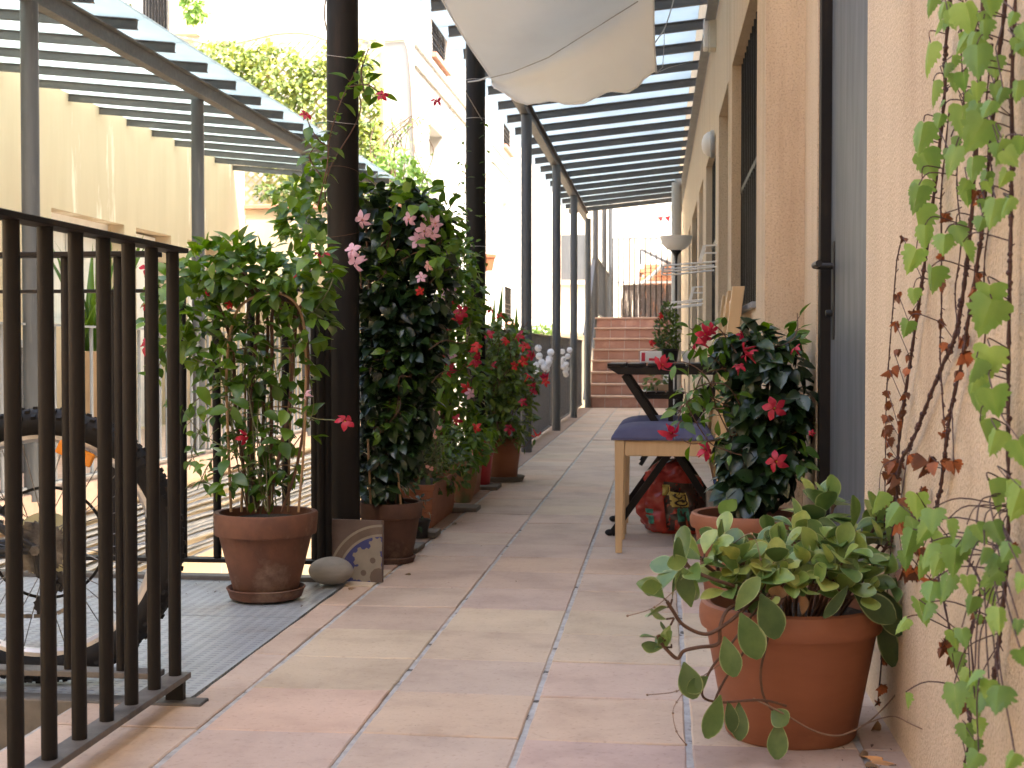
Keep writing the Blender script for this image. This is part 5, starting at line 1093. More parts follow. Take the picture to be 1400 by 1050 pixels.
VL = [(1275, 5, 35), (1292, 15, 30), (1320, 25, 50), (1348, 8, 32), (1285, 39, 26), (1272, 80, 48), (1276, 128, 38), (1289, 144, 16), (1333, 59, 34), (1336, 84, 52), (1387, 26, 22), (1317, 113, 32), (1336, 126, 30), (1316, 167, 52), (1338, 157, 36), (1346, 188, 56), (1369, 208, 42), (1263, 188, 48), (1287, 165, 22), (1261, 226, 46), (1261, 262, 36), (1307, 221, 46), (1330, 231, 38),
      (1256, 273, 42), (1251, 306, 52), (1265, 324, 36), (1253, 358, 40), (1274, 383, 40), (1249, 405, 24), (1242, 450, 26), (1307, 324, 38), (1292, 334, 32), (1317, 347, 34), (1361, 291, 44), (1356, 435, 58), (1353, 409, 45), (1353, 497, 52), (1335, 507, 38), (1336, 522, 32),
      (1328, 548, 50), (1356, 553, 48), (1340, 602, 58), (1362, 605, 38), (1392, 623, 50), (1351, 679, 48), (1377, 672, 36), (1395, 690, 50), (1202, 687, 36), (1230, 710, 44), (1253, 695, 46), (1276, 715, 44), (1248, 746, 50), (1271, 736, 42), (1271, 764, 50), (1297, 728, 40), (1322, 741, 52), (1335, 733, 38), (1307, 772, 52), (1286, 777, 42), (1358, 733, 48), (1346, 762, 32), (1366, 780, 46), (1245, 722, 38), (1290, 750, 40), (1316, 760, 40), (1262, 780, 40), (1240, 770, 34),
      (1256, 844, 54), (1276, 813, 42), (1297, 808, 52), (1322, 803, 36), (1366, 800, 46), (1348, 860, 32), (1366, 850, 46), (1315, 875, 36), (1333, 934, 42), (1305, 960, 58), (1338, 965, 42), (1366, 960, 52), (1238, 960, 28), (1394, 903, 36), (1338, 1045, 36), (1387, 1045, 36), (1352, 945, 36), (1345, 40, 30), (1300, 200, 26), (1325, 60, 34), (1355, 150, 30), (1398, 200, 30), (1310, 60, 30), (1240, 860, 34), (1270, 840, 36), (1330, 830, 34), (1384, 760, 36), (1398, 800, 34), (1392, 860, 30)]
VD = [(1234, 330, 16), (1228, 408, 15), (1224, 448, 16), (1222, 485, 14), (1216, 512, 16), (1214, 540, 14), (1213, 575, 15), (1210, 592, 18), (1211, 608, 14), (1213, 625, 12), (1240, 490, 12), (1242, 508, 14), (1248, 432, 16), (1234, 545, 14), (1230, 570, 16), (1228, 585, 14), (1291, 298, 16), (1288, 353, 14), (1286, 393, 16), (1285, 445, 18), (1286, 478, 18), (1296, 478, 12), (1313, 473, 24), (1317, 492, 22), (1310, 515, 18), (1336, 268, 20), (1338, 276, 14), (1335, 380, 18), (1330, 400, 14), (1290, 580, 14), (1289, 597, 14), (1266, 645, 26), (1272, 633, 22), (1242, 630, 16), (1286, 640, 22), (1304, 640, 22), (1225, 642, 20), (1222, 660, 22), (1219, 675, 24), (1218, 692, 20), (1232, 690, 24), (1250, 690, 20), (1245, 705, 26), (1240, 760, 30), (1235, 785, 30), (1250, 790, 28), (1210, 560, 14), (1208, 596, 16), (1220, 640, 18), (1214, 655, 18), (1292, 888, 24), (1286, 898, 24), (1298, 905, 20), (1203, 945, 20), (1204, 908, 16), (1200, 965, 14), (1312, 975, 18), (1383, 755, 22), (1295, 755, 16), (1340, 850, 16), (1260, 680, 22), (1228, 720, 26), (1256, 760, 24), (1270, 800, 20)]
SP = {k: interp([WX(u, v, XV) for u, v in p], 8) for k, p in stems.items()}
SPX = {k: p for k, p in stems.items()}
r = random.Random(61)
for k, P in SP.items():
    for i, p in enumerate(P): p.x = XV - 0.004; p.y += 0.0025 * noise.noise(V((i * 0.35, ord(k), 0))); p.z += 0.001 * math.sin(i)
names = {'i': 'fine wiry creeper stem from the top, ending where the thick stem bends', 'j': 'fine wiry creeper stem with big leaves, next to the long straight one',
         'a': 'thin dead-leaved creeper stem nearest the grey door', 'b': 'long creeper stem with green leaves, second from the grey door', 'c': 'slender creeper stem with shrivelled brown leaves, third from the grey door', 'd': 'thick creeper stem bending left toward the peperomia pot',
         'e': 'creeper stem with clustered brown leaves midway up, fifth from the door', 'f': 'long straight creeper stem at the right edge with large drooping leaves', 'g': 'low leafy creeper rising from the floor at the lower right', 'h': 'leafy green creeper clump spreading behind the peperomia pot'}
LMB = {k: MB() for k in SP}; DMB = {k: MB() for k in SP}; SMB = {k: MB() for k in SP}
OUTL = [(0.0, 0.0), (0.10, -0.07), (0.28, -0.10), (0.44, -0.02), (0.47, 0.12), (0.40, 0.20), (0.50, 0.30), (0.43, 0.40), (0.35, 0.38), (0.37, 0.52), (0.30, 0.50), (0.27, 0.66), (0.20, 0.66), (0.15, 0.82), (0.08, 0.84), (0.0, 1.0)]
def vleaf(mb, base, down, nrm, S, t, r, fold=0.25, narrow=1.0):
    d = down.normalized(); sd = d.cross(nrm).normalized(); n = sd.cross(d).normalized()
    def P3(a, b, mid=False):
        a2 = a * narrow * r.uniform(0.93, 1.07); z = -fold * abs(a) + 0.18 * math.sin(abs(a) * 9) * 0.15 - 0.35 * b * b * 0.5 + r.uniform(-0.012, 0.012)
        return base + sd * (a2 * S) + d * (b * S) + n * (z * S)
    for s in (1, -1):
        mids = [mb.av(P3(0, q), min(1.3, t + 0.22)) for q in (0.0, 0.25, 0.5, 0.75, 1.0)]
        o = [mb.av(P3(a * s, b), t) for a, b in OUTL[1:-1]]
        inn = [mb.av(P3(a * s * 0.5, 0.12 + (b - 0.12) * 0.75), t) for a, b in ((0.44, 0.02), (0.44, 0.28), (0.36, 0.5), (0.2, 0.75))]
        for tri in ((mids[0], o[0], o[1]), (mids[0], o[1], inn[0]), (o[1], o[2], inn[0]), (o[2], o[3], inn[0]), (o[3], o[4], inn[0]), (o[4], inn[1], inn[0]), (o[4], o[5], inn[1]), (o[5], o[6], inn[1]), (o[6], o[7], inn[1]), (o[7], inn[2], inn[1]), (o[7], o[8], inn[2]), (o[8], o[9], inn[2]), (o[9], o[10], inn[2]), (o[10], inn[3], inn[2]), (o[10], o[11], inn[3]), (o[11], o[12], inn[3]), (o[12], o[13], inn[3]), (o[13], mids[4], inn[3]),
                    (mids[0], inn[0], mids[1]), (inn[0], inn[1], mids[1]), (inn[1], inn[2], mids[2]), (mids[1], inn[1], mids[2]), (inn[2], inn[3], mids[3]), (mids[2], inn[2], mids[3]), (inn[3], mids[4], mids[3])):
            mb.af(tri if s > 0 else tri[::-1])
def nearest(p, keys=None):
    best = None
    for k, P in SP.items():
        for q in P:
            dd = (q - p).length * (1.0 if k not in 'a' else 4)
            if best is None or dd < best[0]: best = (dd, k, q)
    return best[1], best[2]
for (u, v, s) in VL:
    low = v > 690
    x = XV - r.uniform(0.03, 0.06) - (0.03 if low else 0)
    p = WX(u, v - s * 0.42, x); k, q = nearest(p); S = s * (0.80 if low else 0.95) * (p.y) / F
    nrm = (V((-0.55, -0.75, 0.25)) + rv(r, 0.6)); dn = (V((-0.10, 0.0, -1)) + rv(r, 0.42) + (V((-0.1, -0.25, 0.25)) if low else V((0, 0, 0))))
    vleaf(LMB[k], p, dn, nrm, S, min(1, max(0, r.gauss(0.5, 0.24))), r, fold=r.uniform(0.1, 1.0), narrow=r.uniform(0.75, 1.1))
    qq = q + V((0, 0, r.uniform(0.0, 0.02))); SMB[k].tube(interp([qq, (qq + p) / 2 + V((-0.012, 0, 0.012)), p + V((0, 0, 0.002))], 4), 0.0009, 4)
rx = random.Random(77)
for k in 'bbbbbbddddddddeeeeeeeeffffffffiijj' + 'gggggghhhhhhhhhh':
    pts = SPX[k]; i = rx.randrange(len(pts) - 1) if k in 'gh' else rx.choice((0, 0, 1, 1, 2))
    i = min(i, len(pts) - 2); a = rx.random(); u = pts[i][0] * (1 - a) + pts[i + 1][0] * a; v = pts[i][1] * (1 - a) + pts[i + 1][1] * a; s = rx.uniform(18, 32)
    p = WX(u + rx.uniform(-16, 10), v - s * 0.3, XV - rx.uniform(0.02, 0.05)); q = min(SP[k], key=lambda z_: (z_ - p).length)
    vleaf(LMB[k], p, V((-0.10, 0.0, -1)) + rv(rx, 0.5), V((-0.55, -0.75, 0.25)) + rv(rx, 0.6), s * p.y / F, min(1, max(0, rx.gauss(0.5, 0.25))), rx, fold=rx.uniform(0.1, 1.0), narrow=rx.uniform(0.7, 1.1))
    SMB[k].tube([q, (q + p) / 2 + V((-0.008, 0, 0.008)), p], 0.0008, 4)
for (u, v, s) in VD:
    x = XV - r.uniform(0.006, 0.022); p = WX(u, v - s * 0.4, x); k, q = nearest(p); S = s * 1.05 * p.y / F
    for _ in range(3 if s > 14 else 2):
        vleaf(DMB[k], p + rv(r, 0.003), V((0, 0, -1)) + rv(r, 0.7), V((-0.6, -0.6, 0.2)) + rv(r, 0.8), S * r.uniform(0.55, 0.95), r.random(), r, fold=r.uniform(0.8, 1.8), narrow=r.uniform(0.4, 0.8))
    SMB[k].tube([q, p], 0.0008, 4)
for k, P in SP.items():
    Pn = []
    rad = {'a': 0.0012, 'b': 0.0026, 'c': 0.0013, 'd': 0.0030, 'e': 0.0026, 'f': 0.0024, 'g': 0.0015, 'h': 0.0015, 'i': 0.0011, 'j': 0.0011}[k]
    SMB[k].tube(P, [rad * (1 + 0.25 * math.sin(i * 2.3)) for i in range(len(P))], 7)
    for i in range(2, len(P) - 2, 1):
        if r.random() < 0.6: SMB[k].ball(P[i].lerp(P[i + 1], r.random()) + rv(r, rad * 0.5), rad * r.uniform(1.2, 1.7), 6, 4)
        if r.random() < 0.35: SMB[k].tube([P[i], P[i] + V((0.003, r.uniform(-0.012, 0.012), r.uniform(-0.01, 0.01)))], 0.0009, 4)
    root = min(P, key=lambda q: q.z)
    t = thing('wall_creeper', names[k], 'climbing plant', (root.x, root.y, root.z), 'creeper stems on the stucco wall')
    SMB[k].build('stem', 'vinestem', t)
    if LMB[k].f: LMB[k].build('foliage', 'leafbright', t, sharp=0)
    if DMB[k].f: DMB[k].build('withered_leaves', 'leafdead', t, sharp=0)
# runners crossing the floor edge
mb = MB()
def tp(pts, rad): mb.tube(interp([D(u, v, d) for u, v, d in pts], 6), rad, 6)
tp([(1030, 955, 2.24), (1070, 975, 2.24), (1110, 998, 2.25), (1142, 1006, 2.27), (1165, 1000, 2.30), (1190, 985, 2.35), (1220, 955, 2.40), (1240, 925, 2.42), (1252, 890, 2.42), (1262, 850, 2.4)], 0.0016)
tp([(1178, 992, 2.32), (1205, 982, 2.35), (1225, 980, 2.3), (1250, 992, 2.2), (1275, 1000, 2.1), (1325, 1003, 1.93)], 0.0012)
tp([(1230, 945, 2.40), (1250, 920, 2.40), (1270, 880, 2.36), (1278, 850, 2.35)], 0.001)
t = thing('creeper_runner', 'thin bare brown creeper runner arching past the foreground pot to the wall', 'climbing plant', mb.v[0]); mb.build('stem', 'twig', t)
# ================================================================ FURNITURE
def chair(label, y0, y1, xf=-0.162):
    t = thing('dining_chair', label, 'chair', (xf + 0.17, (y0 + y1) / 2, 0), 'birch dining chairs with blue seats')
    s = 0.030; xb = xf + 0.345; zs = 0.392
    for y in (y0, y1 - s):
        mb = MB(); mb.hexa([(xf + 0.003, y + 0.002, 0), (xf + s - 0.004, y + 0.002, 0), (xf + s - 0.004, y + s - 0.002, 0), (xf + 0.003, y + s - 0.002, 0), (xf, y, zs), (xf + s + 0.004, y, zs), (xf + s + 0.004, y + s, zs), (xf, y + s, zs)]); mb.build('front_leg', 'woodchair', t, smooth=False, bevel=0.002)
        mb = MB(); P = [(xb + 0.055, 0), (xb + 0.004, 0.26), (xb, zs), (xb + 0.018, 0.60), (xb + 0.056, 0.922)]; W = [0.024, 0.034, 0.038, 0.040, 0.042]; prev = None
        for (x, z), w in zip(P, W):
            ring = [mb.av(q) for q in ((x, y, z), (x + w, y, z), (x + w, y + 0.026, z), (x, y + 0.026, z))]
            if prev:
                for k in range(4): mb.af((prev[k], prev[(k + 1) % 4], ring[(k + 1) % 4], ring[k]))
            else: mb.af(ring[::-1])
            prev = ring
        mb.af(prev); mb.build('back_leg', 'woodchair', t, smooth=False, bevel=0.002)
    mb = MB()
    mb.box(xf + s + 0.005, xb - 0.001, y0 + 0.006, y0 + 0.024, zs - 0.055, zs - 0.001); mb.box(xf + s + 0.005, xb - 0.001, y1 - 0.024, y1 - 0.006, zs - 0.055, zs - 0.001)
    mb.box(xf + 0.006, xf + 0.024, y0 + s + 0.001, y1 - s - 0.001, zs - 0.055, zs - 0.001); mb.box(xb + 0.006, xb + 0.026, y0 + s + 0.001, y1 - s - 0.001, zs - 0.055, zs - 0.001)
    mb.build('seat_frame', 'woodchair', t, smooth=False, bevel=0.002)
    mb = MB(); n, m = 20, 16; x0_, x1_ = xf - 0.012, xb - 0.003; ya, yb = y0 - 0.004, y1 + 0.004; top, bot = [], []
    for i in range(n + 1):
        for j in range(m + 1):
            a, b = i / n * 2 - 1, j / m * 2 - 1; e = (1 - abs(a) ** 4) * (1 - abs(b) ** 4); x = (x0_ + x1_) / 2 + a * (x1_ - x0_) / 2; y = (ya + yb) / 2 + b * (yb - ya) / 2
            h = 0.046 * (max(0, e) ** 0.55) + 0.004 * noise.noise(V((x * 9, y * 9, 3)))
            top.append(mb.av((x, y, zs + 0.008 + max(0, h)))); bot.append(mb.av((x, y, zs)))
    for i in range(n):
        for j in range(m):
            k = i * (m + 1) + j; mb.af((top[k], top[k + m + 1], top[k + m + 2], top[k + 1])); mb.af((bot[k], bot[k + 1], bot[k + m + 2], bot[k + m + 1]))
    per = [j for j in range(m + 1)] + [i * (m + 1) + m for i in range(1, n + 1)] + [n * (m + 1) + j for j in range(m - 1, -1, -1)] + [i * (m + 1) for i in range(n - 1, 0, -1)]
    for a, b in zip(per, per[1:] + per[:1]): mb.af((top[a], bot[a], bot[b], top[b]))
    mb.build('seat_cushion', 'cushion', t, sharp=1.2)
    for z in (0.86, 0.74, 0.62):
        x = xb + 0.018 + (z - 0.6) * 0.135; mb = MB(); mb.box(x + 0.008, x + 0.022, y0 + 0.027, y1 - 0.027, z - 0.02, z + 0.022); mb.build('back_slat', 'woodchair', t, smooth=False, bevel=0.002)
    return t
chair('birch chair with a slate blue cushion, nearest the camera', 4.61, 4.975)
chair('birch chair with a slate blue cushion pushed under the black folding table', 5.085, 5.44, -0.160)
# table
ft = thing('folding_table', 'black slatted folding table with crossed legs standing over the chair seats', 'table', (0.03, 5.24, 0))
ty0, ty1 = 5.0, 5.47
xa = D(829, 500, 5.0).x; xb = 0.245
mb = MB()
for y in (ty0, ty1 - 0.02): mb.hexa([(xa + 0.045, y, 0.612), (xb, y, 0.612), (xb, y + 0.02, 0.612), (xa + 0.045, y + 0.02, 0.612), (xa, y, 0.641), (xb, y, 0.641), (xb, y + 0.02, 0.641), (xa, y + 0.02, 0.641)])
mb.build('side_rail', 'blackwood', ft, smooth=False, bevel=0.002)
n = 6; w = (xb - xa) / n
for k in range(n):
    mb = MB(); mb.box(xa + k * w + 0.004, xa + (k + 1) * w - 0.006, ty0 - 0.004, ty1 + 0.004, 0.6415, 0.654); mb.build('slat', 'blackwood', ft, smooth=False, bevel=0.002)
for y in (ty0 + 0.022, ty1 - 0.034):
    for (u0, v0, u1, v1, o) in ((853, 512, 1000, 736, 0), (992, 512, 835, 736, 0.013)):
        a = D(u0, v0, 5.0); b = D(u1, v1, 5.0); a.y = b.y = y + o + 0.006; a.z = 0.611; b.z = 0.006; mb = MB(); mb.bar(a, b, 0.011, 0.026, upv=(1, 0, 0)); mb.build('leg', 'blackwood', ft, smooth=False, bevel=0.0015)
mb = MB(); x = D(917, 550, 5.0).x
mb.box(x - 0.009, x + 0.009, ty0 + 0.047, ty0 + 0.058, 0.335, 0.6405); mb.build('centre_bar', 'blackwood', ft, smooth=False)
for (u, v) in ((835, 736),):
    for y in (ty0 + 0.04, ty1 - 0.015):
        x = D(u, v, 5.0).x; mb = MB(); mb.ball((x - 0.006, y, 0.013), 0.014, 10, 8, (1.3, 0.9, 0.9)); mb.build('leg_cap', 'rubber', ft)
# things on the table
r = random.Random(71); c0 = D(916, 490, 5.33)
tp_ = thing('potted_herb', 'bushy small-leaved plant in a black pot standing on the folding table', 'potted plant', (c0.x, c0.y, 0.654))
mb = MB(); pot_shape(mb, c0, 0.036, 0.028, 0.055, 0.01, 0.002, 0.003, z0=0.6545); mb.build('pot', 'black', tp_)
mb = MB(); soil(mb, c0, 0.031, 0.702); mb.build('soil', 'soil', tp_)
ml = MB()
for px, ru, rw, n in (((912, 455), 17, 26, 380), ((914, 430), 10, 16, 110), ((908, 468), 14, 14, 130)): blob(ml, px, 5.33, ru, rw, 0.05, n, r, (0.013, 0.026), tone=(0.2, 1), asp=0.42, out=0.6, droop=-0.2)
ml.build('foliage', 'leafwarm', tp_, sharp=0)
for u, v in ((903, 431), (892, 469)): flower(tp_, u, v, 5.27, 10, 'scarlet', r)
c0 = D(889, 495, 5.25)
mb = MB(); mb.box(c0.x - 0.04, c0.x + 0.045, c0.y - 0.02, c0.y + 0.02, 0.6545, 0.700)
bx = thing('small_box', 'small white and red patterned box on the folding table', 'box', (c0.x, c0.y, 0.6545)); mb.build('box_body', 'whitepaint', bx, smooth=False, bevel=0.003)
mb = MB(); mb.box(c0.x - 0.034, c0.x - 0.020, c0.y - 0.0215, c0.y - 0.0203, 0.66, 0.694); mb.box(c0.x - 0.005, c0.x + 0.035, c0.y - 0.0215, c0.y - 0.0203, 0.662, 0.672); mb.build('print', 'redflag', bx, smooth=False)
c0 = D(942, 492, 5.3); mb = MB(); mb.lathe([(0, 0.6545), (0.02, 0.6545), (0.030, 0.69), (0.033, 0.70), (0.029, 0.699), (0.022, 0.67)], (c0.x, c0.y, 0), 24)
tag(mb.build('bowl', 'whitepaint', origin=(c0.x, c0.y, 0.6545)), 'small white bowl on the folding table behind the red flowers', 'bowl')
# lower black table behind
lt = thing('low_table', 'low black slatted side table farther along, carrying an orange planter', 'table', (0, 8.2, 0))
xa, xb, y0, y1, zt = D(871, 540, 8.1).x, 0.14, 8.1, 8.5, 0.44
for k in range(5):
    mb = MB(); w = (xb - xa) / 5; mb.box(xa + k * w + 0.003, xa + (k + 1) * w - 0.004, y0, y1, zt, zt + 0.015); mb.build('slat', 'blackwood', lt, smooth=False)
mb = MB(); mb.box(xa + 0.01, xb - 0.01, y0 + 0.01, y0 + 0.03, zt - 0.03, zt - 0.001); mb.box(xa + 0.01, xb - 0.01, y1 - 0.03, y1 - 0.01, zt - 0.03, zt - 0.001); mb.build('side_rail', 'blackwood', lt, smooth=False)
for y in (y0 + 0.04, y1 - 0.04):
    for a, b in ((xa + 0.02, xb - 0.02), (xb - 0.02, xa + 0.02)):
        mb = MB(); o = 0.014 if a > b else 0; mb.bar((a, y + o, zt - 0.03), (b, y + o, 0.004), 0.012, 0.025, upv=(1, 0, 0)); mb.build('leg', 'blackwood', lt, smooth=False)
c0 = D(902, 533, 8.25)
pb = thing('wooden_planter', 'small orange wooden planter of succulents on the low black table', 'planter', (c0.x, c0.y, zt + 0.016))
mb = MB(); mb.box(c0.x - 0.05, c0.x + 0.07, c0.y - 0.05, c0.y + 0.05, zt + 0.016, zt + 0.055); mb.build('planter_box', 'plantwood', pb, smooth=False, bevel=0.003)
ml = MB(); blob(ml, (896, 522), 8.25, 17, 12, 0.05, 120, r, (0.02, 0.04), tone=(0.4, 1), asp=0.5); ml.build('foliage', 'leafwarm', pb, sharp=0)
c0 = D(913, 520, 8.42); mb = MB(); mb.box(c0.x - 0.03, c0.x + 0.04, c0.y - 0.02, c0.y + 0.03, zt + 0.016, zt + 0.14)
tag(mb.build('storage_box', 'whitepaint', origin=(c0.x, c0.y, zt + 0.016), smooth=False, bevel=0.004), 'white box behind the succulents on the low black table', 'box')
# block with blue cup
c0 = D(984, 676, 4.78)
mb = MB(); mb.box(c0.x - 0.048, c0.x + 0.048, c0.y - 0.05, c0.y + 0.05, 0.001, 0.205); tag(mb.build('stone_block', 'stone', origin=(c0.x, c0.y, 0), smooth=False, bevel=0.006), 'pale stone block behind the wide terracotta pot, carrying a blue cup', 'block')
mb = MB(); mb.lathe([(0, 0.206), (0.019, 0.206), (0.026, 0.245), (0.024, 0.247), (0.018, 0.22), (0, 0.218)], (c0.x, c0.y - 0.01, 0), 24)
bc = thing('blue_cup', 'tiny blue cup with red contents on the stone block', 'cup', (c0.x, c0.y, 0.206)); mb.build('cup', 'bluepot', bc)
mb = MB(); mb.ball((c0.x, c0.y - 0.01, 0.236), 0.018, 12, 8, (1, 1, 0.7)); mb.build('cup_contents', 'redflag', bc)

# ---- sack
c0 = D(922, 700, 5.18); SC = V((c0.x, c0.y, 0.0))
bag = thing('charcoal_sack', 'crumpled glossy red plastic sack with dark printed panel under the folding table', 'sack', SC)
mb = MB(); n, m = 72, 46; W_, Dp, Hh = 0.128, 0.105, 0.272
def sackp(a, q, off=0.0):
    z = q * Hh
    w = (math.sin(PI * min(1, 0.30 + 0.62 * q)) ** 0.55) * (1 - 0.35 * max(0, q - 0.6) ** 1.0)
    if q < 0.06: w *= 0.9 + q * 1.6
    p = V((math.copysign(abs(math.cos(a)) ** 0.75, math.cos(a)) * W_ * w, math.copysign(abs(math.sin(a)) ** 0.8, math.sin(a)) * Dp * w, z))
    nr = V((math.cos(a) / W_, math.sin(a) / Dp, 0)).normalized()
    cr = 0.040 * (abs(noise.noise(V((p.x * 16, p.y * 16, p.z * 11)))) - 0.2) + 0.016 * (abs(noise.noise(V((p.x * 45 + 9, p.y * 45, p.z * 38)))) - 0.2) + 0.016 * noise.noise(V((p.x * 6 + 3, p.y * 6, p.z * 6)))
    p += nr * (cr + off); p.z = max(0.001, p.z + 0.02 * noise.noise(p * 12) * q); p.x += -0.01 + 0.02 * (1 - q) - 0.012 * q
    return SC + p
rings = []
for i in range(m + 1):
    rings.append([mb.av(sackp(2 * PI * k / n, i / m)) for k in range(n)])
for i in range(m):
    for k in range(n): mb.af((rings[i][k], rings[i][(k + 1) % n], rings[i + 1][(k + 1) % n], rings[i + 1][k]))
mb.af(rings[0][::-1]); c_ = mb.av(SC + V((-0.02, 0, Hh * 0.985)))
for k in range(n): mb.af((rings[m][k], rings[m][(k + 1) % n], c_))
mb.build('sack_body', 'sackred', bag, sharp=0)
def patch(a0_, a1_, q0, q1, off, name, m_):
    mb = MB(); nn, mm = 18, 14
    g = [[mb.av(sackp(a0_ + (a1_ - a0_) * i / nn, q0 + (q1 - q0) * j / mm, off)) for j in range(mm + 1)] for i in range(nn + 1)]
    for i in range(nn):
        for j in range(mm): mb.af((g[i][j], g[i + 1][j], g[i + 1][j + 1], g[i][j + 1]))
    return mb.build(name, m_, bag, sharp=0)
A = 2 * PI
patch(A * 0.72, A * 0.97, 0.06, 0.72, 0.0015, 'printed_panel', 'sackdark')
patch(A * 0.60, A * 0.665, 0.14, 0.26, 0.0015, 'green_label', 'sackgreen'); patch(A * 0.605, A * 0.66, 0.29, 0.36, 0.0015, 'green_label', 'sackgreen')
patch(A * 0.755, A * 0.80, 0.20, 0.37, 0.003, 'green_label', 'sackgreen')
patch(A * 0.742, A * 0.808, 0.38, 0.60, 0.003, 'yellow_label', 'sackyellow')
patch(A * 0.715, A * 0.745, 0.55, 0.68, 0.003, 'yellow_label', 'sackyellow')
cu = bpy.data.curves.new('txt', 'FONT'); cu.body = '50'; cu.size = 0.056; cu.extrude = 0.001; cu.align_x = 'CENTER'; cu.align_y = 'CENTER'
to = bpy.data.objects.new('txt', cu); C.objects.link(to); bpy.context.view_layer.update()
me = bpy.data.meshes.new_from_object(to.evaluated_get(bpy.context.evaluated_depsgraph_get())); bpy.data.objects.remove(to)
me.materials.clear(); me.materials.append(M['sackdark'])
for vv in me.vertices:
    x, y, z = vv.co; p = sackp(A * 0.774 + y / (W_ * 0.93), 0.49 - x / Hh, 0.0045 + z * 0.5); vv.co = p - SC
tx = bpy.data.objects.new('printed_number', me); C.objects.link(tx); tx.parent = bag

# ---- floor lamp
q = D(924, 480, 12.0); fl = thing('floor_lamp', 'tall black torchiere floor lamp with a white bowl shade near the wall', 'lamp', (q.x, q.y, 0))
mb = MB(); mb.lathe([(0, 0), (0.12, 0), (0.12, 0.015), (0.02, 0.03), (0, 0.03)], (q.x, q.y, 0), 28); mb.build('base', 'black', fl)
zt = ptz(343, 12.0)
mb = MB(); mb.tube([(q.x, q.y, 0.03), (q.x, q.y, zt - 0.07)], 0.011, 12); mb.build('pole', 'black', fl)
mb = MB(); mb.lathe([(0.012, zt - 0.09), (0.016, zt - 0.05), (0.035, zt - 0.02), (0.055, zt + 0.002)], (q.x, q.y, 0), 24); mb.build('shade_cup', 'black', fl)
mb = MB(); mb.lathe([(0.045, zt), (0.09, zt + 0.02), (0.125, zt + 0.06), (0.143, zt + 0.118), (0.146, zt + 0.130), (0.138, zt + 0.128), (0.12, zt + 0.065), (0.05, zt + 0.01)], (q.x, q.y, 0), 36); mb.build('lamp_shade', 'lampglass', fl)
# ---- drain pipe
q = D(925, 300, 14.6)
dp = thing('drainpipe', 'thick grey drainpipe with a bent top fixed to the beige building', 'pipe', (q.x, q.y, 0))
zt = ptz(252, 14.6)
mb = MB(); mb.tube(interp([(q.x, q.y, 0.01), (q.x, q.y, 1.2), (q.x, q.y, zt - 0.10), (q.x + 0.01, q.y, zt), (q.x + 0.09, q.y, zt + 0.06)], 6), 0.055, 18); mb.build('pipe', 'pipe', dp)
for z_ in (zt - 0.30, 0.9): mb = MB(); mb.tube([(q.x, q.y, z_), (q.x, q.y, z_ + 0.08)], 0.062, 18); mb.build('collar', 'pipe', dp)
# ---- wall lights
a = WX(980, 48, 0.295)
wl = thing('wall_light', 'white box-shaped wall light high up under the glass roof', 'wall light', (0.295, a.y, a.z))
z0, z1 = a.z - 0.082, a.z + 0.082
mb = MB(); mb.box(0.25, 0.291, a.y - 0.06, a.y + 0.06, z0, z1); mb.build('housing', 'warmwhite', wl, smooth=False, bevel=0.006)
mb = MB(); mb.box(0.222, 0.249, a.y - 0.056, a.y + 0.056, z0 + 0.004, z1 - 0.004); mb.build('diffuser', 'lampglass', wl, smooth=False, bevel=0.006)
a = WX(977, 197, 0.293)
wl = thing('bulkhead_light', 'oval bulkhead wall light with white glass beside the door openings', 'wall light', (0.293, a.y, a.z))
mb = MB(); mb.lathe([(0.078, 0.292), (0.078, 0.272), (0.070, 0.268)], (0, a.y, a.z), 28, axis='x'); mb.build('rim', 'pipe', wl)
mb = MB(); mb.lathe([(0.070, 0.2675), (0.066, 0.250), (0.050, 0.232), (0.025, 0.222), (1e-6, 0.219)], (0, a.y, a.z), 28, axis='x'); mb.build('diffuser', 'lampglass', wl)
# ---- drying racks
def rack(label, y, z, L, dz=0.028):
    t = thing('drying_rack', label, 'drying rack', (0.29, y, z), 'white folding wall racks'); x1 = xw(y); x0 = x1 - L
    mb = MB()
    for yy in (y, y + 0.32): mb = MB(); mb.tube(interp([(x1, yy, z + 0.02), (x0 + 0.02, yy, z), (x0, yy, z - 0.01), (x0 + 0.01, yy, z - dz - 0.005), (x1, yy, z - dz + 0.02)], 4), 0.0045, 8); mb.build('arm', 'whitepaint', t)
    mb = MB()
    for k in (0, 3): x = x0 + 0.02 + k * L / 5.5; mb.tube([(x, y, z), (x, y + 0.32, z)], 0.004, 6)
    mb.build('hanging_rods', 'whitepaint', t)
    mb = MB(); mb.bar((x1 - 0.09, y, z + 0.01), (x1 - 0.065, y, z + 0.105), 0.012, 0.02); mb.bar((x1 - 0.068, y, z + 0.105), (x1 - 0.001, y, z + 0.108), 0.012, 0.008); mb.bar((x1 - 0.075, y, z + 0.066), (x1 - 0.001, y, z + 0.066), 0.012, 0.008); mb.build('bracket', 'whitepaint', t, smooth=False)
    return t
rack('white folding drying rack on the wall, higher and nearer one', 7.25, ptz(364, 7.25), 0.28)
rack('white folding drying rack on the wall, lower and farther one', 9.3, ptz(414, 9.3), 0.24)

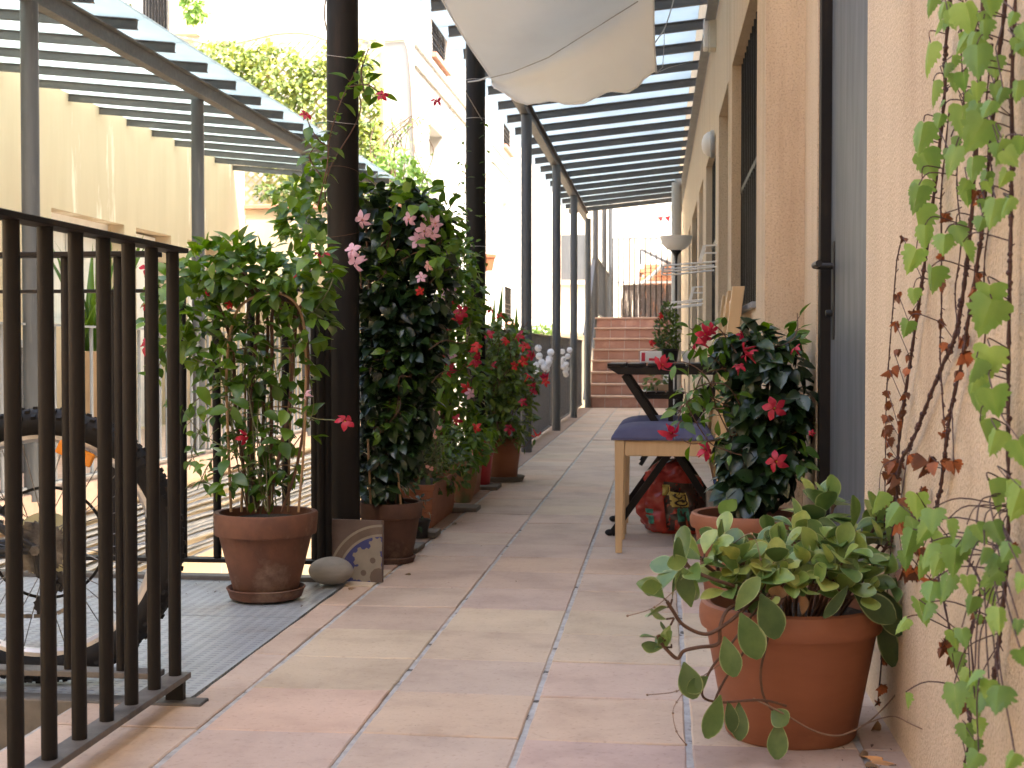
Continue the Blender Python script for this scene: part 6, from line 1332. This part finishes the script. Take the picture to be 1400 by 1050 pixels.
# ================================================================ SAIL
bot = [(676, 120, 6.62), (700, 135, 6.6), (726, 139, 6.58), (757, 141, 6.5), (790, 139, 6.4), (829, 131, 6.25), (860, 121, 6.1), (884, 107, 5.95), (897, 99, 5.85)]
cre = [(670, 104, 6.6), (690, 101, 6.55), (716, 92, 6.45), (748, 79, 6.3), (782, 62, 6.1), (814, 43, 5.9), (843, 24, 5.7), (872, 2, 5.5), (893, -14, 5.35)]
Lf = [(640, 60, 5.95), (605, 0, 5.35), (560, -90, 4.6), (520, -190, 4.0)]
Rf = [(893, -70, 4.9), (892, -140, 4.4), (890, -211, 3.95), (880, -330, 3.5)]
rows = [[D(*p) for p in bot]]
mid = [D(*a).lerp(D(*b), 0.5) + FH * 0.03 + V((0, 0, -0.01)) for a, b in zip(bot, cre)]
rows.append(mid); rows.append([D(*p) for p in cre])
for a, b in zip(Lf, Rf):
    A_, B_ = D(*a), D(*b); rows.append([A_.lerp(B_, k / 8) + V((0, 0, -0.07 * math.sin(PI * k / 8))) for k in range(9)])
def rline(P, n): return interp(P, n)
rr1 = [rline(P, 5) for P in rows]; cols_ = list(zip(*rr1)); grid = [interp(list(c), 6) for c in cols_]
sl = thing('shade_sail', 'off-white cloth shade sail slung under the glass roof', 'awning', rows[2][4])
mb = MB(); idx = []
for i, c in enumerate(grid):
    idx.append([])
    for j, p in enumerate(c):
        w = (0.012 * noise.noise(V((i * 0.22, j * 0.10, 1))) + 0.007 * noise.noise(V((i * 0.6 + j * 0.15, j * 0.12, 5)))) * (1.0 if j < 13 else 0.3)
        if j < 12: w += 0.010 * math.sin(i * 0.55 + j * 0.22) * (1 - j / 12)
        p += V((0, -0.5 * w, w)); idx[-1].append(mb.av(p))
for i in range(len(idx) - 1):
    for j in range(len(idx[0]) - 1): mb.af((idx[i][j], idx[i + 1][j], idx[i + 1][j + 1], idx[i][j + 1]))
so = mb.build('sail_cloth', 'sail', sl, sharp=0); sm = so.modifiers.new('thick', 'SOLIDIFY'); sm.thickness = 0.002; sm.offset = 0
mb = MB()
mb.tube([q for q in grid[0][::-1]] + [c[0] for c in grid[1:]] + [q for q in grid[-1][1:]], 0.005, 8); mb.build('hem', 'sail', sl)
mb = MB()
mb.tube([D(668, 105, 6.6), D(655, 110, 6.72), D(640, 112, 6.8)], 0.004, 6)
mb.tube([D(668, 107, 6.6), D(700, 99, 6.5), D(749, 79, 6.28), D(872, 2, 5.48)], 0.0022, 6)
mb.tube(interp([D(893, 62, 5.7), D(900, 52, 5.75), D(908, 40, 5.8), D(916, 18, 5.8), D(924, -12, 5.8)], 4), 0.0028, 6); mb.tube([D(908, 42, 5.8), D(908, 60, 5.8), D(906, 92, 5.8), D(897, 100, 5.85)], 0.0018, 6); mb.tube([D(897, 100, 5.85), D(915, 92, 6.2), D(947, 84, 7.5)], 0.0012, 5)
mb.build('ropes', 'rope', sl)
mb = MB(); mb.tube([D(555, -14, 5.4), D(611, 82, 6.2), D(659, 164, 6.80)], 0.0022, 6); tag(mb.build('guy_wire', 'rope', origin=D(659, 164, 6.8)), 'thin wire running up to the left from the second dark column', 'wire')

# ================================================================ BICYCLE
bk = thing('bicycle', 'bicycle with a knobbly rear tyre standing behind the nearest railing', 'bicycle', (0, 0, 0))
TB = 2.80; hub = D(60, 745, TB); hub.z = 0.292; RW = 0.292
yawb = math.radians(13); bx_ = V((-math.cos(yawb), math.sin(yawb) * -1, 0)).normalized(); by = V((0, 0, 1)).cross(bx_).normalized()   # bx_ = towards the front wheel
bk.location = (hub.x, hub.y, 0)
def BP(a, z, s=0.0): return V((hub.x, hub.y, 0)) + bx_ * a + V((0, 0, z)) + by * s
def ringpts(c, rad, n=72): return [c + bx_ * (rad * math.cos(2 * PI * k / n)) + V((0, 0, 1)) * (rad * math.sin(2 * PI * k / n)) for k in range(n)]
def torus(mb, c, rad, prof, n=72, per=None):
    """prof: list of (dr, ds) closed"""
    rg = []
    for k in range(n):
        a = 2 * PI * k / n; o = bx_ * math.cos(a) + V((0, 0, 1)) * math.sin(a); rg.append([mb.av(c + o * (rad + dr) + by * ds) for dr, ds in prof])
    for k in range(n):
        A_, B_ = rg[k], rg[(k + 1) % n]; m_ = len(prof)
        for j in range(m_): mb.af((A_[j], A_[(j + 1) % m_], B_[(j + 1) % m_], B_[j]))
def wheel(c, rear):
    m0 = MB(); tw = 0.029
    torus(m0, c, RW - 0.033, [(0.029 * math.cos(a), tw * math.sin(a)) for a in [2 * PI * k / 16 for k in range(16)]])
    ty = None
    w_ = m0
    nk = 66
    kb = MB(); kb = m0
    for k in range(nk):
        for (s, dr, off) in ((0, 0.0, 0), (0.017, -0.005, 0.5), (-0.017, -0.005, 0.5), (0.0245, -0.017, 0), (-0.0245, -0.017, 0)):
            a = 2 * PI * (k + off) / nk; o = bx_ * math.cos(a) + V((0, 0, 1)) * math.sin(a); tg = -bx_ * math.sin(a) + V((0, 0, 1)) * math.cos(a)
            R0 = RW - 0.0045 + dr; q = c + o * R0 + by * s; nx = by
            hx = 0.0055; hs = 0.0055
            oo = (o + by * (s * 26)).normalized(); ss = tg.cross(oo).normalized()
            kb.hexa([q - tg * hx - ss * hs - oo * 0.003, q + tg * hx - ss * hs - oo * 0.003, q + tg * hx + ss * hs - oo * 0.003, q - tg * hx + ss * hs - oo * 0.003, q - tg * hx * .8 - ss * hs * .8 + oo * 0.0045, q + tg * hx * .8 - ss * hs * .8 + oo * 0.0045, q + tg * hx * .8 + ss * hs * .8 + oo * 0.0045, q - tg * hx * .8 + ss * hs * .8 + oo * 0.0045])
    W = m0.build('tyre', 'rubber', bk, sharp=0.7)
    m1 = MB(); torus(m1, c, RW - 0.067, [(0.010, 0.013), (0.010, -0.013), (0.0, -0.012), (-0.007, -0.005), (-0.007, 0.005), (0.0, 0.012)]); m1.build('rim', 'alu', W, sharp=0.5)
    m2 = MB()
    for k in range(32):
        a = 2 * PI * k / 32; b = a + (0.9 if k % 2 else -0.9) * (1 if (k // 2) % 2 else -1); s = 0.028 if k % 2 else -0.028
        p0 = c + bx_ * 0.022 * math.cos(b) + V((0, 0, 0.022 * math.sin(b))) + by * s; p1 = c + (bx_ * math.cos(a) + V((0, 0, 1)) * math.sin(a)) * (RW - 0.075); m2.tube([p0, p1], 0.0011, 5)
    m2.build('spokes', 'steel', W)
    m3 = MB(); m3.tube([c - by * 0.055, c - by * 0.035, c - by * 0.034, c - by * 0.028, c - by * 0.0275, c + by * 0.0275, c + by * 0.028, c + by * 0.034, c + by * 0.055], [0.008, 0.010, 0.026, 0.026, 0.012, 0.012, 0.026, 0.026, 0.008], 20); m3.build('hub', 'steel', W)
    m4 = MB(); a = c + bx_ * (-0.03) + V((0, 0, 0.19)); 
    a = D(79, 609, TB - 0.02); b = D(127, 631, TB - 0.02)
    if rear: m4.bar(a, b, 0.012, 0.030, upv=(0.3, 0, 1)); m4.build('spoke_reflector', 'orange', W, smooth=False, bevel=0.004)
    m5 = MB(); m5.tube([c + V((0, 0, -(RW - 0.075))) + bx_ * 0.004, c + V((0, 0, -(RW - 0.118))) + bx_ * 0.004], 0.004, 8); m5.build('valve', 'rubber', W)
    return W
wheel(hub, True)
front = BP(1.02, 0.292)
wheel(front, False)
cam_side = -1 if by.dot(FH) > 0 else 1     # side facing the camera
def S(s): return s * cam_side
# drive side faces the camera
mb = MB(); c = hub + by * S(0.036)
for k, rd in enumerate((0.058, 0.052, 0.046, 0.040, 0.034, 0.028, 0.023)):
    cc = c + by * S(k * 0.0042); nt = int(rd * 500)
    poly = [(rd * (1 if i % 2 else 0.9) * math.cos(PI * i / nt), rd * (1 if i % 2 else 0.9) * math.sin(PI * i / nt)) for i in range(2 * nt)]
    mb.prism(poly, lambda p, q: cc + bx_ * p + V((0, 0, 1)) * q, by * S(0.0018))
mb.build('cassette', 'steel', bk, smooth=False)
mb = MB(); torus(mb, hub - by * S(0.020), 0.040, [(0.028, 0.0006), (0.028, -0.0006), (-0.015, -0.0006), (-0.015, 0.0006)], 48); mb.build('spoke_guard', 'disc', bk, smooth=False)
mb = MB(); torus(mb, hub - by * S(0.038) - bx_ * 0.0 , 0.118, [(0.003, 0.0012), (0.003, -0.0012), (-0.003, -0.0012), (-0.003, 0.0012)], 60); mb.build('guard_ring', 'rubber', bk, smooth=False)
mb = MB(); mb.tube([hub - by * 0.075, hub + by * 0.075], 0.006, 10); mb.tube([hub + by * S(0.068), hub + by * S(0.082)], 0.011, 6); mb.build('axle', 'steel', bk)
BB = BP(0.42, 0.275); ST = BP(0.50, 0.62); HT = BP(0.86, 0.62); HB_ = BP(0.90, 0.50)
mb = MB()
for s in (1, -1):
    mb.tube(interp([hub + by * s * 0.065, hub.lerp(ST, 0.3) + by * s * 0.06, ST + by * s * 0.02], 5), 0.0085, 10); mb.tube(interp([hub + by * s * 0.065, hub.lerp(BB, 0.5) + by * s * 0.05, BB + by * s * 0.03], 5), 0.009, 10)
    mb.tube([HB_ + by * s * 0.05 + V((0, 0, -0.02)), front + by * s * 0.05], 0.013, 10)
mb.tube([BB, ST, ST + bx_ * -0.02 + V((0, 0, 0.10))], 0.016, 12); mb.tube([ST, HT], 0.018, 12); mb.tube([BB, HB_], 0.020, 12); mb.tube([HB_ + V((0, 0, -0.05)), HT, HT + V((0, 0, 0.08))], 0.020, 12)
mb.tube([BB - by * 0.05, BB + by * 0.05], 0.022, 14); mb.build('frame', 'black', bk)
mb = MB(); mb.tube([HT + V((0, 0, 0.10)) - by * 0.28, HT + V((0, 0, 0.10)) + by * 0.28], 0.012, 10); mb.build('handlebar', 'black', bk)
mb = MB(); a = ST + bx_ * -0.02 + V((0, 0, 0.12)); mb.ball(a, 1.0, 16, 10, (0.13, 0.06, 0.03)); mb.build('saddle', 'rubber', bk)
mb = MB(); torus(mb, BB + by * S(0.055), 0.075, [(0.012, 0.002), (0.012, -0.002), (-0.012, -0.002), (-0.012, 0.002)], 40); mb.bar(BB + by * S(0.065), BB + by * S(0.065) + bx_ * 0.15 + V((0, 0, -0.05)), 0.012, 0.02); mb.build('crankset', 'steel', bk, smooth=False)
# derailleur and chain
J = [D(78, 795, TB - 0.06), D(62, 827, TB - 0.06)]
mb = MB(); mb.tube([hub + by * S(0.07), hub + by * S(0.075) + V((0, 0, -0.05)) - bx_ * 0.01, J[0] + by * S(0.01)], 0.010, 8)
for q in J:
    poly = [(0.024 * (1 if i % 2 else 0.82) * math.cos(PI * i / 11), 0.024 * (1 if i % 2 else 0.82) * math.sin(PI * i / 11)) for i in range(22)]
    mb.prism(poly, lambda p, s_: q + bx_ * p + V((0, 0, 1)) * s_, by * S(0.005))
mb.bar(J[0] + by * S(0.008), J[1] + by * S(0.008), 0.006, 0.022, upv=tuple(bx_)); mb.build('derailleur', 'black', bk, smooth=False)
def chain(pts):
    P = interp(pts, 14); out = MB(); acc = 0
    for i in range(len(P) - 1):
        a, b = P[i], P[i + 1]; L = (b - a).length; nseg = max(1, int(L / 0.0127))
        for k in range(nseg):
            p0, p1 = a.lerp(b, (k + 0.08) / nseg), a.lerp(b, (k + 0.92) / nseg); out.bar(p0, p1, 0.007 if k % 2 else 0.0045, 0.008)
    return out
c_ = hub + by * S(0.045)
cp = chain([BB + by * S(0.055) + V((0, 0, 0.085)), c_ + V((0, 0, 0.05)) + bx_ * 0.01, c_ - bx_ * 0.052, J[0] + bx_ * -0.02, J[1] + bx_ * 0.004 + V((0, 0, -0.022)), BB + by * S(0.055) + V((0, 0, -0.085))]); cp.build('chain', 'steel', bk, smooth=False)

# ================================================================ CABLES
cb = thing('cable_bundle', 'bundle of grey electrical cables clipped along the wall below the left walkway', 'cables', (-2.95, 8, -0.3))
r = random.Random(81)
for k in range(13):
    mb = MB(); z = -0.16 - k * 0.036 + r.uniform(-0.006, 0.006); pts = []
    for i in range(24): y = 2.2 + i * 0.5; pts.append((-2.95 + r.uniform(0.008, 0.03), y, z + 0.035 * noise.noise(V((y * 0.6, k * 0.3, 0))) + 0.012 * noise.noise(V((y * 2.2, k * 1.9, 0)))))
    mb.tube(interp(pts, 4), r.choice((0.012, 0.016, 0.010)), 8); mb.build('cable', 'cable' if k % 4 else 'greylight', cb)
# ================================================================ LEFT WALKWAY ITEMS
q = D(130, 480, 8.3)
pb = thing('potted_palm', 'tall strap-leaved green plant in a tan box on the left walkway', 'potted plant', (-3.55, q.y, 0.035))
X0 = -3.55; y_ = WX(130, 500, X0).y
mb = MB(); mb.box(X0 - 0.16, X0 + 0.16, y_ - 0.14, y_ + 0.14, 0.036, WX(130, 480, X0).z); mb.build('planter_box', 'plantwood', pb, smooth=False, bevel=0.006)
ml = MB()
for k in range(36):
    a = V((X0 + r.uniform(-0.08, 0.08), y_ + r.uniform(-0.08, 0.08), WX(130, 485, X0).z)); d = V((r.uniform(-0.4, 0.4), r.uniform(-0.4, 0.4), 1)); ml.leaf(a, d, rv(r) - FH, r.uniform(0.4, 0.85), 0.06, fold=0.3, curl=r.uniform(0.05, 0.35), t=r.uniform(0.3, 1), prof='spear', seg=7)
ml.build('leaves', 'leafmid', pb, sharp=0)
cbn = thing('metal_cabinet', 'dark grey storage cabinet with a raised lid on the left walkway behind the railing', 'cabinet', (-3.9, 8, 0.035))
y1 = WX(60, 480, -3.45).y
mb = MB(); mb.box(-4.2, -3.45, y1 - 1.6, y1, 0.036, 0.72); mb.build('cabinet_body', 'grey', cbn, smooth=False, bevel=0.01)
mb = MB(); mb.box(-4.22, -3.43, y1 - 1.62, y1 + 0.02, 0.7205, 0.76); mb.build('lid', 'greylight', cbn, smooth=False, bevel=0.006)
# ---- ivy lattice, bush, trailing plants
r = random.Random(91)
YT = y0w = WX(566, 300, -2.95).y - 0.55
ly = thing('ivy_lattice', 'sunlit diamond lattice covered with yellow-green ivy above the left pergola', 'trellis', D(400, 250, 15))
def TT(u, v): return WY(u, v, YT)
mb = MB(); a = TT(215, 250); b = TT(520, 50)
zt = b.z; z0_ = 2.2; x0_, x1_ = a.x, b.x; s = 0.16; s = 0.11; k = -(zt - z0_)
while k < (x1_ - x0_):
    for sgn in (1, -1):
        xa_ = x0_ + k; xb_ = xa_ + (zt - z0_)
        za, zb_ = (z0_, zt) if sgn > 0 else (zt, z0_)
        if xa_ < x0_: za += (x0_ - xa_) * sgn; xa_ = x0_
        if xb_ > x1_: zb_ -= (xb_ - x1_) * sgn; xb_ = x1_
        if xb_ - xa_ > 0.05: mb.bar((xa_, YT + 0.01 * sgn, za), (xb_, YT + 0.01 * sgn, zb_), 0.008, 0.022)
    k += s
for x in (x0_, (x0_ + x1_) / 2, x1_): mb.box(x - 0.03, x + 0.03, YT + 0.03, YT + 0.08, 1.2, zt + 0.03)
mb.build('lattice', 'lattice', ly, smooth=False)
ml = MB(); ms = MB()
for (px, ru, rw, n) in (((300, 95), 60, 40, 650), ((370, 110), 60, 50, 850), ((430, 150), 45, 60, 650), ((400, 210), 60, 40, 500), ((490, 150), 30, 80, 600), ((500, 210), 20, 50, 260), ((330, 160), 50, 30, 260), ((470, 90), 40, 30, 260)):
    blob(ml, px, 15.35, ru, rw, 0.12, int(n * 1.3), r, (0.045, 0.085), tone=(0.1, 1), asp=0.75, out=0.4, shell=0.5)
ml.build('foliage', 'leafyellow', ly, sharp=0)
mb = MB(); mb.tube(interp([TT(200, 45), TT(250, 52), TT(300, 62), TT(340, 55), TT(380, 46), TT(420, 46), TT(455, 58)], 5), 0.02, 6); mb.build('top_wire', 'blind', ly)
bs = thing('climbing_shrub', 'bright green leafy shrub against the white building behind the end wall', 'shrub', D(545, 330, 15))
ml, ms = MB(), MB()
for (px, ru, rw, n) in (((545, 250), 32, 45, 420), ((565, 270), 26, 45, 320), ((535, 310), 36, 40, 420), ((575, 330), 20, 40, 160), ((525, 215), 14, 25, 60), ((550, 360), 30, 40, 250), ((480, 330), 60, 50, 300)):
    blob(ml, px, 14.9, ru, rw, 0.35, n, r, (0.05, 0.10), tone=(0.2, 1), asp=0.55, out=0.5)
for q_ in range(14):
    x = r.uniform(520, 575); stemleaves(ms, ml, PL([(x, 330), (x + r.uniform(-10, 12), 260), (x + r.uniform(-20, 28), 200), (x + r.uniform(-28, 36), 160)], 14.9, 3, r, 0.1), 0.16, (0.05, 0.09), r, start=0.1, rad=0.009)
ml.build('foliage', 'leafbright', bs, sharp=0); ms.build('stems', 'twig', bs)
hp = thing('hanging_plant', 'green climber hanging down beside the barred window at the top left', 'climbing plant', D(264, 5, 15.5))
ml = MB(); blob(ml, (264, 5), 15.45, 12, 26, 0.12, 260, r, (0.04, 0.09), tone=(0.2, 1), asp=0.7); blob(ml, (278, 20), 15.45, 6, 10, 0.08, 30, r, (0.04, 0.08)); blob(ml, (262, -40), 15.45, 22, 30, 0.15, 260, r, (0.04, 0.09), tone=(0.2, 1), asp=0.7); ml.build('foliage', 'leafbright', hp, sharp=0)
hp = thing('climbing_plant', 'thin twiggy flowering climber rising past the left pergola edge', 'climbing plant', D(172, 20, 13.5))
ml, ms = MB(), MB()
for pts in ([(180, 50), (174, 25), (170, 0), (168, -20)], [(178, 40), (182, 20), (178, 2)], [(176, 34), (166, 20), (160, 8)]): stemleaves(ms, ml, PL(pts, 15.0, 2, r, 0.1), 0.1, (0.04, 0.07), r, start=0, rad=0.008)
ml.build('foliage', 'leafwarm', hp, sharp=0); ms.build('stems', 'stem', hp)
tb = thing('terrace_plants', 'row of mixed green plants behind the terracotta coping of the end wall', 'plants', D(380, 265, 14.2))
tb['kind'] = 'stuff'
ml = MB()
for u in (362, 378, 395, 412, 430, 470, 500): blob(ml, (u, 262), 14.3, 12, 9, 0.12, 60, r, (0.04, 0.08), tone=(0.1, 1))
ml.build('foliage', 'leafwarm', tb, sharp=0)
pl_ = thing('parapet_plants', 'low green plants growing on the parapet beyond the white lanterns', 'plants', D(741, 458, 20.9)); pl_['kind'] = 'stuff'
ml = MB()
for u in (722, 732, 742, 750): blob(ml, (u, 452), 21.1, 8, 6, 0.15, 60, r, (0.05, 0.09), tone=(0.3, 1))
ml.build('foliage', 'leafbright', pl_, sharp=0)
# wall pot on the facade
q = WX(665, 360, -2.95 + 0.14); mb = MB(); mb.lathe([(0, q.z - 0.12), (0.10, q.z - 0.12), (0.14, q.z + 0.08), (0.16, q.z + 0.09), (0.16, q.z + 0.14), (0.12, q.z + 0.14)], (q.x, q.y, 0), 24)
tag(mb.build('wall_pot', 'terra', origin=(q.x, q.y, q.z - 0.12)), 'terracotta pot hung on the white facade to the right of the second column', 'pot')
# bunting
q = D(900, 300, 20); bt = thing('red_bunting', 'red triangular flags strung beyond the last roof rafter', 'bunting', q)
mb = MB()
mb.tube([D(896, 300, 20), D(912, 296, 20), D(925, 293, 20)], 0.004, 5); mb.build('string', 'rope', bt)
for u in (903, 913, 921):
    a, b, c_ = D(u - 4, 297, 20), D(u + 4, 295, 20), D(u + 1, 304, 20); mb = MB(); i = [mb.av(a), mb.av(b), mb.av(c_), mb.av(a + FH * 0.004), mb.av(b + FH * 0.004), mb.av(c_ + FH * 0.004)]; mb.af(i[:3]); mb.af(i[3:][::-1]); mb.build('flag', 'redflag', bt, smooth=False)

# ================================================================ LANTERNS
def lanterns(label, pts, tt, topv):
    q = D(pts[0][0], topv, tt); t = thing('lantern_string', label, 'string lights', q, 'bunches of white lanterns')
    mb = MB()
    P = [D(u, v, tt) for u, v in pts]
    for a, b in zip(P[:-1], P[1:]): mb.tube([a, b], 0.0015, 4)
    mb.tube([P[0] + V((0, 0, 0.06)), P[0]], 0.0015, 4); mb.tube([P[1] + V((0, 0, 0.06)), P[1]], 0.0015, 4); mb.build('cord', 'black', t)
    base = None
    for p in P:
        p = p + FH * r.uniform(-0.03, 0.03)
        if base is None: mb = MB(); mb.ball(p, 0.0265, 16, 12); base = mb.build('lantern', 'paper', t); p00 = p
        else: c = base.copy(); C.objects.link(c); c.location = base.location + (p - p00)
Z = lambda x, y: (700 + x / 3.889, 260 + y / 3.889)
lanterns('nearer bunch of round white paper lanterns hung on the grey railing', [Z(140, 840), Z(205, 862), Z(145, 882), Z(198, 897), Z(158, 915), Z(127, 930), Z(190, 928), Z(183, 950), Z(127, 965), Z(172, 940), Z(196, 912)], 9.9, 462)
lanterns('farther bunch of round white paper lanterns hung on the grey railing', [Z(268, 858), Z(306, 850), Z(296, 883), Z(275, 898), Z(288, 925), Z(272, 940), Z(290, 950), Z(288, 980), Z(268, 915), Z(284, 966)], 12.5, 468)

# ================================================================ LITTER
r = random.Random(99)
lab = 'small curled dry leaf lying on the clay tiles'
for (u, v, s) in ((1181, 1030, 20), (1195, 1043, 24), (1205, 1040, 20), (1187, 1046, 18), (560, 786, 8), (477, 806, 9), (620, 717, 7), (484, 795, 6)):
    p = G(u, v); mb = MB(); L = s * 1.3 * p.y / F; vleaf(mb, p + V((0, 0, 0.006)), V((r.uniform(-1, 1), r.uniform(-1, 1), 0.05)), V((0, 0, 1)) + rv(r, 0.2), L, r.random(), r, fold=0.5, narrow=0.6)
    tag(mb.build('dry_leaf', 'leafdry', origin=(p.x, p.y, 0), sharp=0), lab, 'leaf', 'dry leaves on the floor')
mb = MB()
for k in range(330):
    if k < 150: x = r.uniform(-1.02, -0.80); y = r.uniform(3.95, 7.5)
    elif k < 190: x = r.uniform(-0.8, 0.3); y = r.uniform(2.3, 9)
    elif k < 240: x = r.uniform(0.30, 0.41); y = r.uniform(2.2, 3.2)
    else: x = r.uniform(-1.7, -0.98); y = r.uniform(3.5, 3.92)
    s = r.uniform(0.0012, 0.0038) * (1.8 if r.random() < 0.12 else 1); mb.leaf((x, y, 0.003), (r.uniform(-1, 1), r.uniform(-1, 1), 0.1), (0, 0, 1), s * 2.4, s * 1.2, seg=2)
o = mb.build('leaf_litter', 'debris', smooth=False); o['kind'] = 'stuff'; o['label'] = 'scattered specks of dirt and leaf litter on the tiles'; o['category'] = 'litter'

# ================================================================ LIGHT
w = bpy.data.worlds.new('World'); sc.world = w; w.use_nodes = True; nt = w.node_tree; nt.nodes.clear()
sky = nt.nodes.new('ShaderNodeTexSky'); sky.sky_type = 'NISHITA'; sky.sun_disc = False
TS = V((0.52, -0.28, 0.80)).normalized()
sky.sun_elevation = math.asin(TS.z); sky.sun_rotation = math.atan2(TS.x, TS.y); sky.dust_density = 6.0; sky.air_density = 1.0
bg = nt.nodes.new('ShaderNodeBackground'); bg.inputs['Strength'].default_value = 0.15
ow = nt.nodes.new('ShaderNodeOutputWorld'); nt.links.new(sky.outputs[0], bg.inputs[0]); nt.links.new(bg.outputs[0], ow.inputs[0])
ld = bpy.data.lights.new('sun', 'SUN'); ld.energy = 2.8; ld.angle = math.radians(0.5); ld.color = (1.0, 0.93, 0.82)
lo = bpy.data.objects.new('sun', ld); C.objects.link(lo); lo.rotation_euler = (-TS).to_track_quat('-Z', 'Y').to_euler()
sc.view_settings.view_transform = 'Standard'; sc.view_settings.look = 'None'; sc.view_settings.exposure = 2.75; sc.view_settings.gamma = 1
sc.cycles.max_bounces = 10; sc.cycles.diffuse_bounces = 6; sc.cycles.transparent_max_bounces = 16; sc.cycles.transmission_bounces = 8
sc.cycles.use_denoising = True
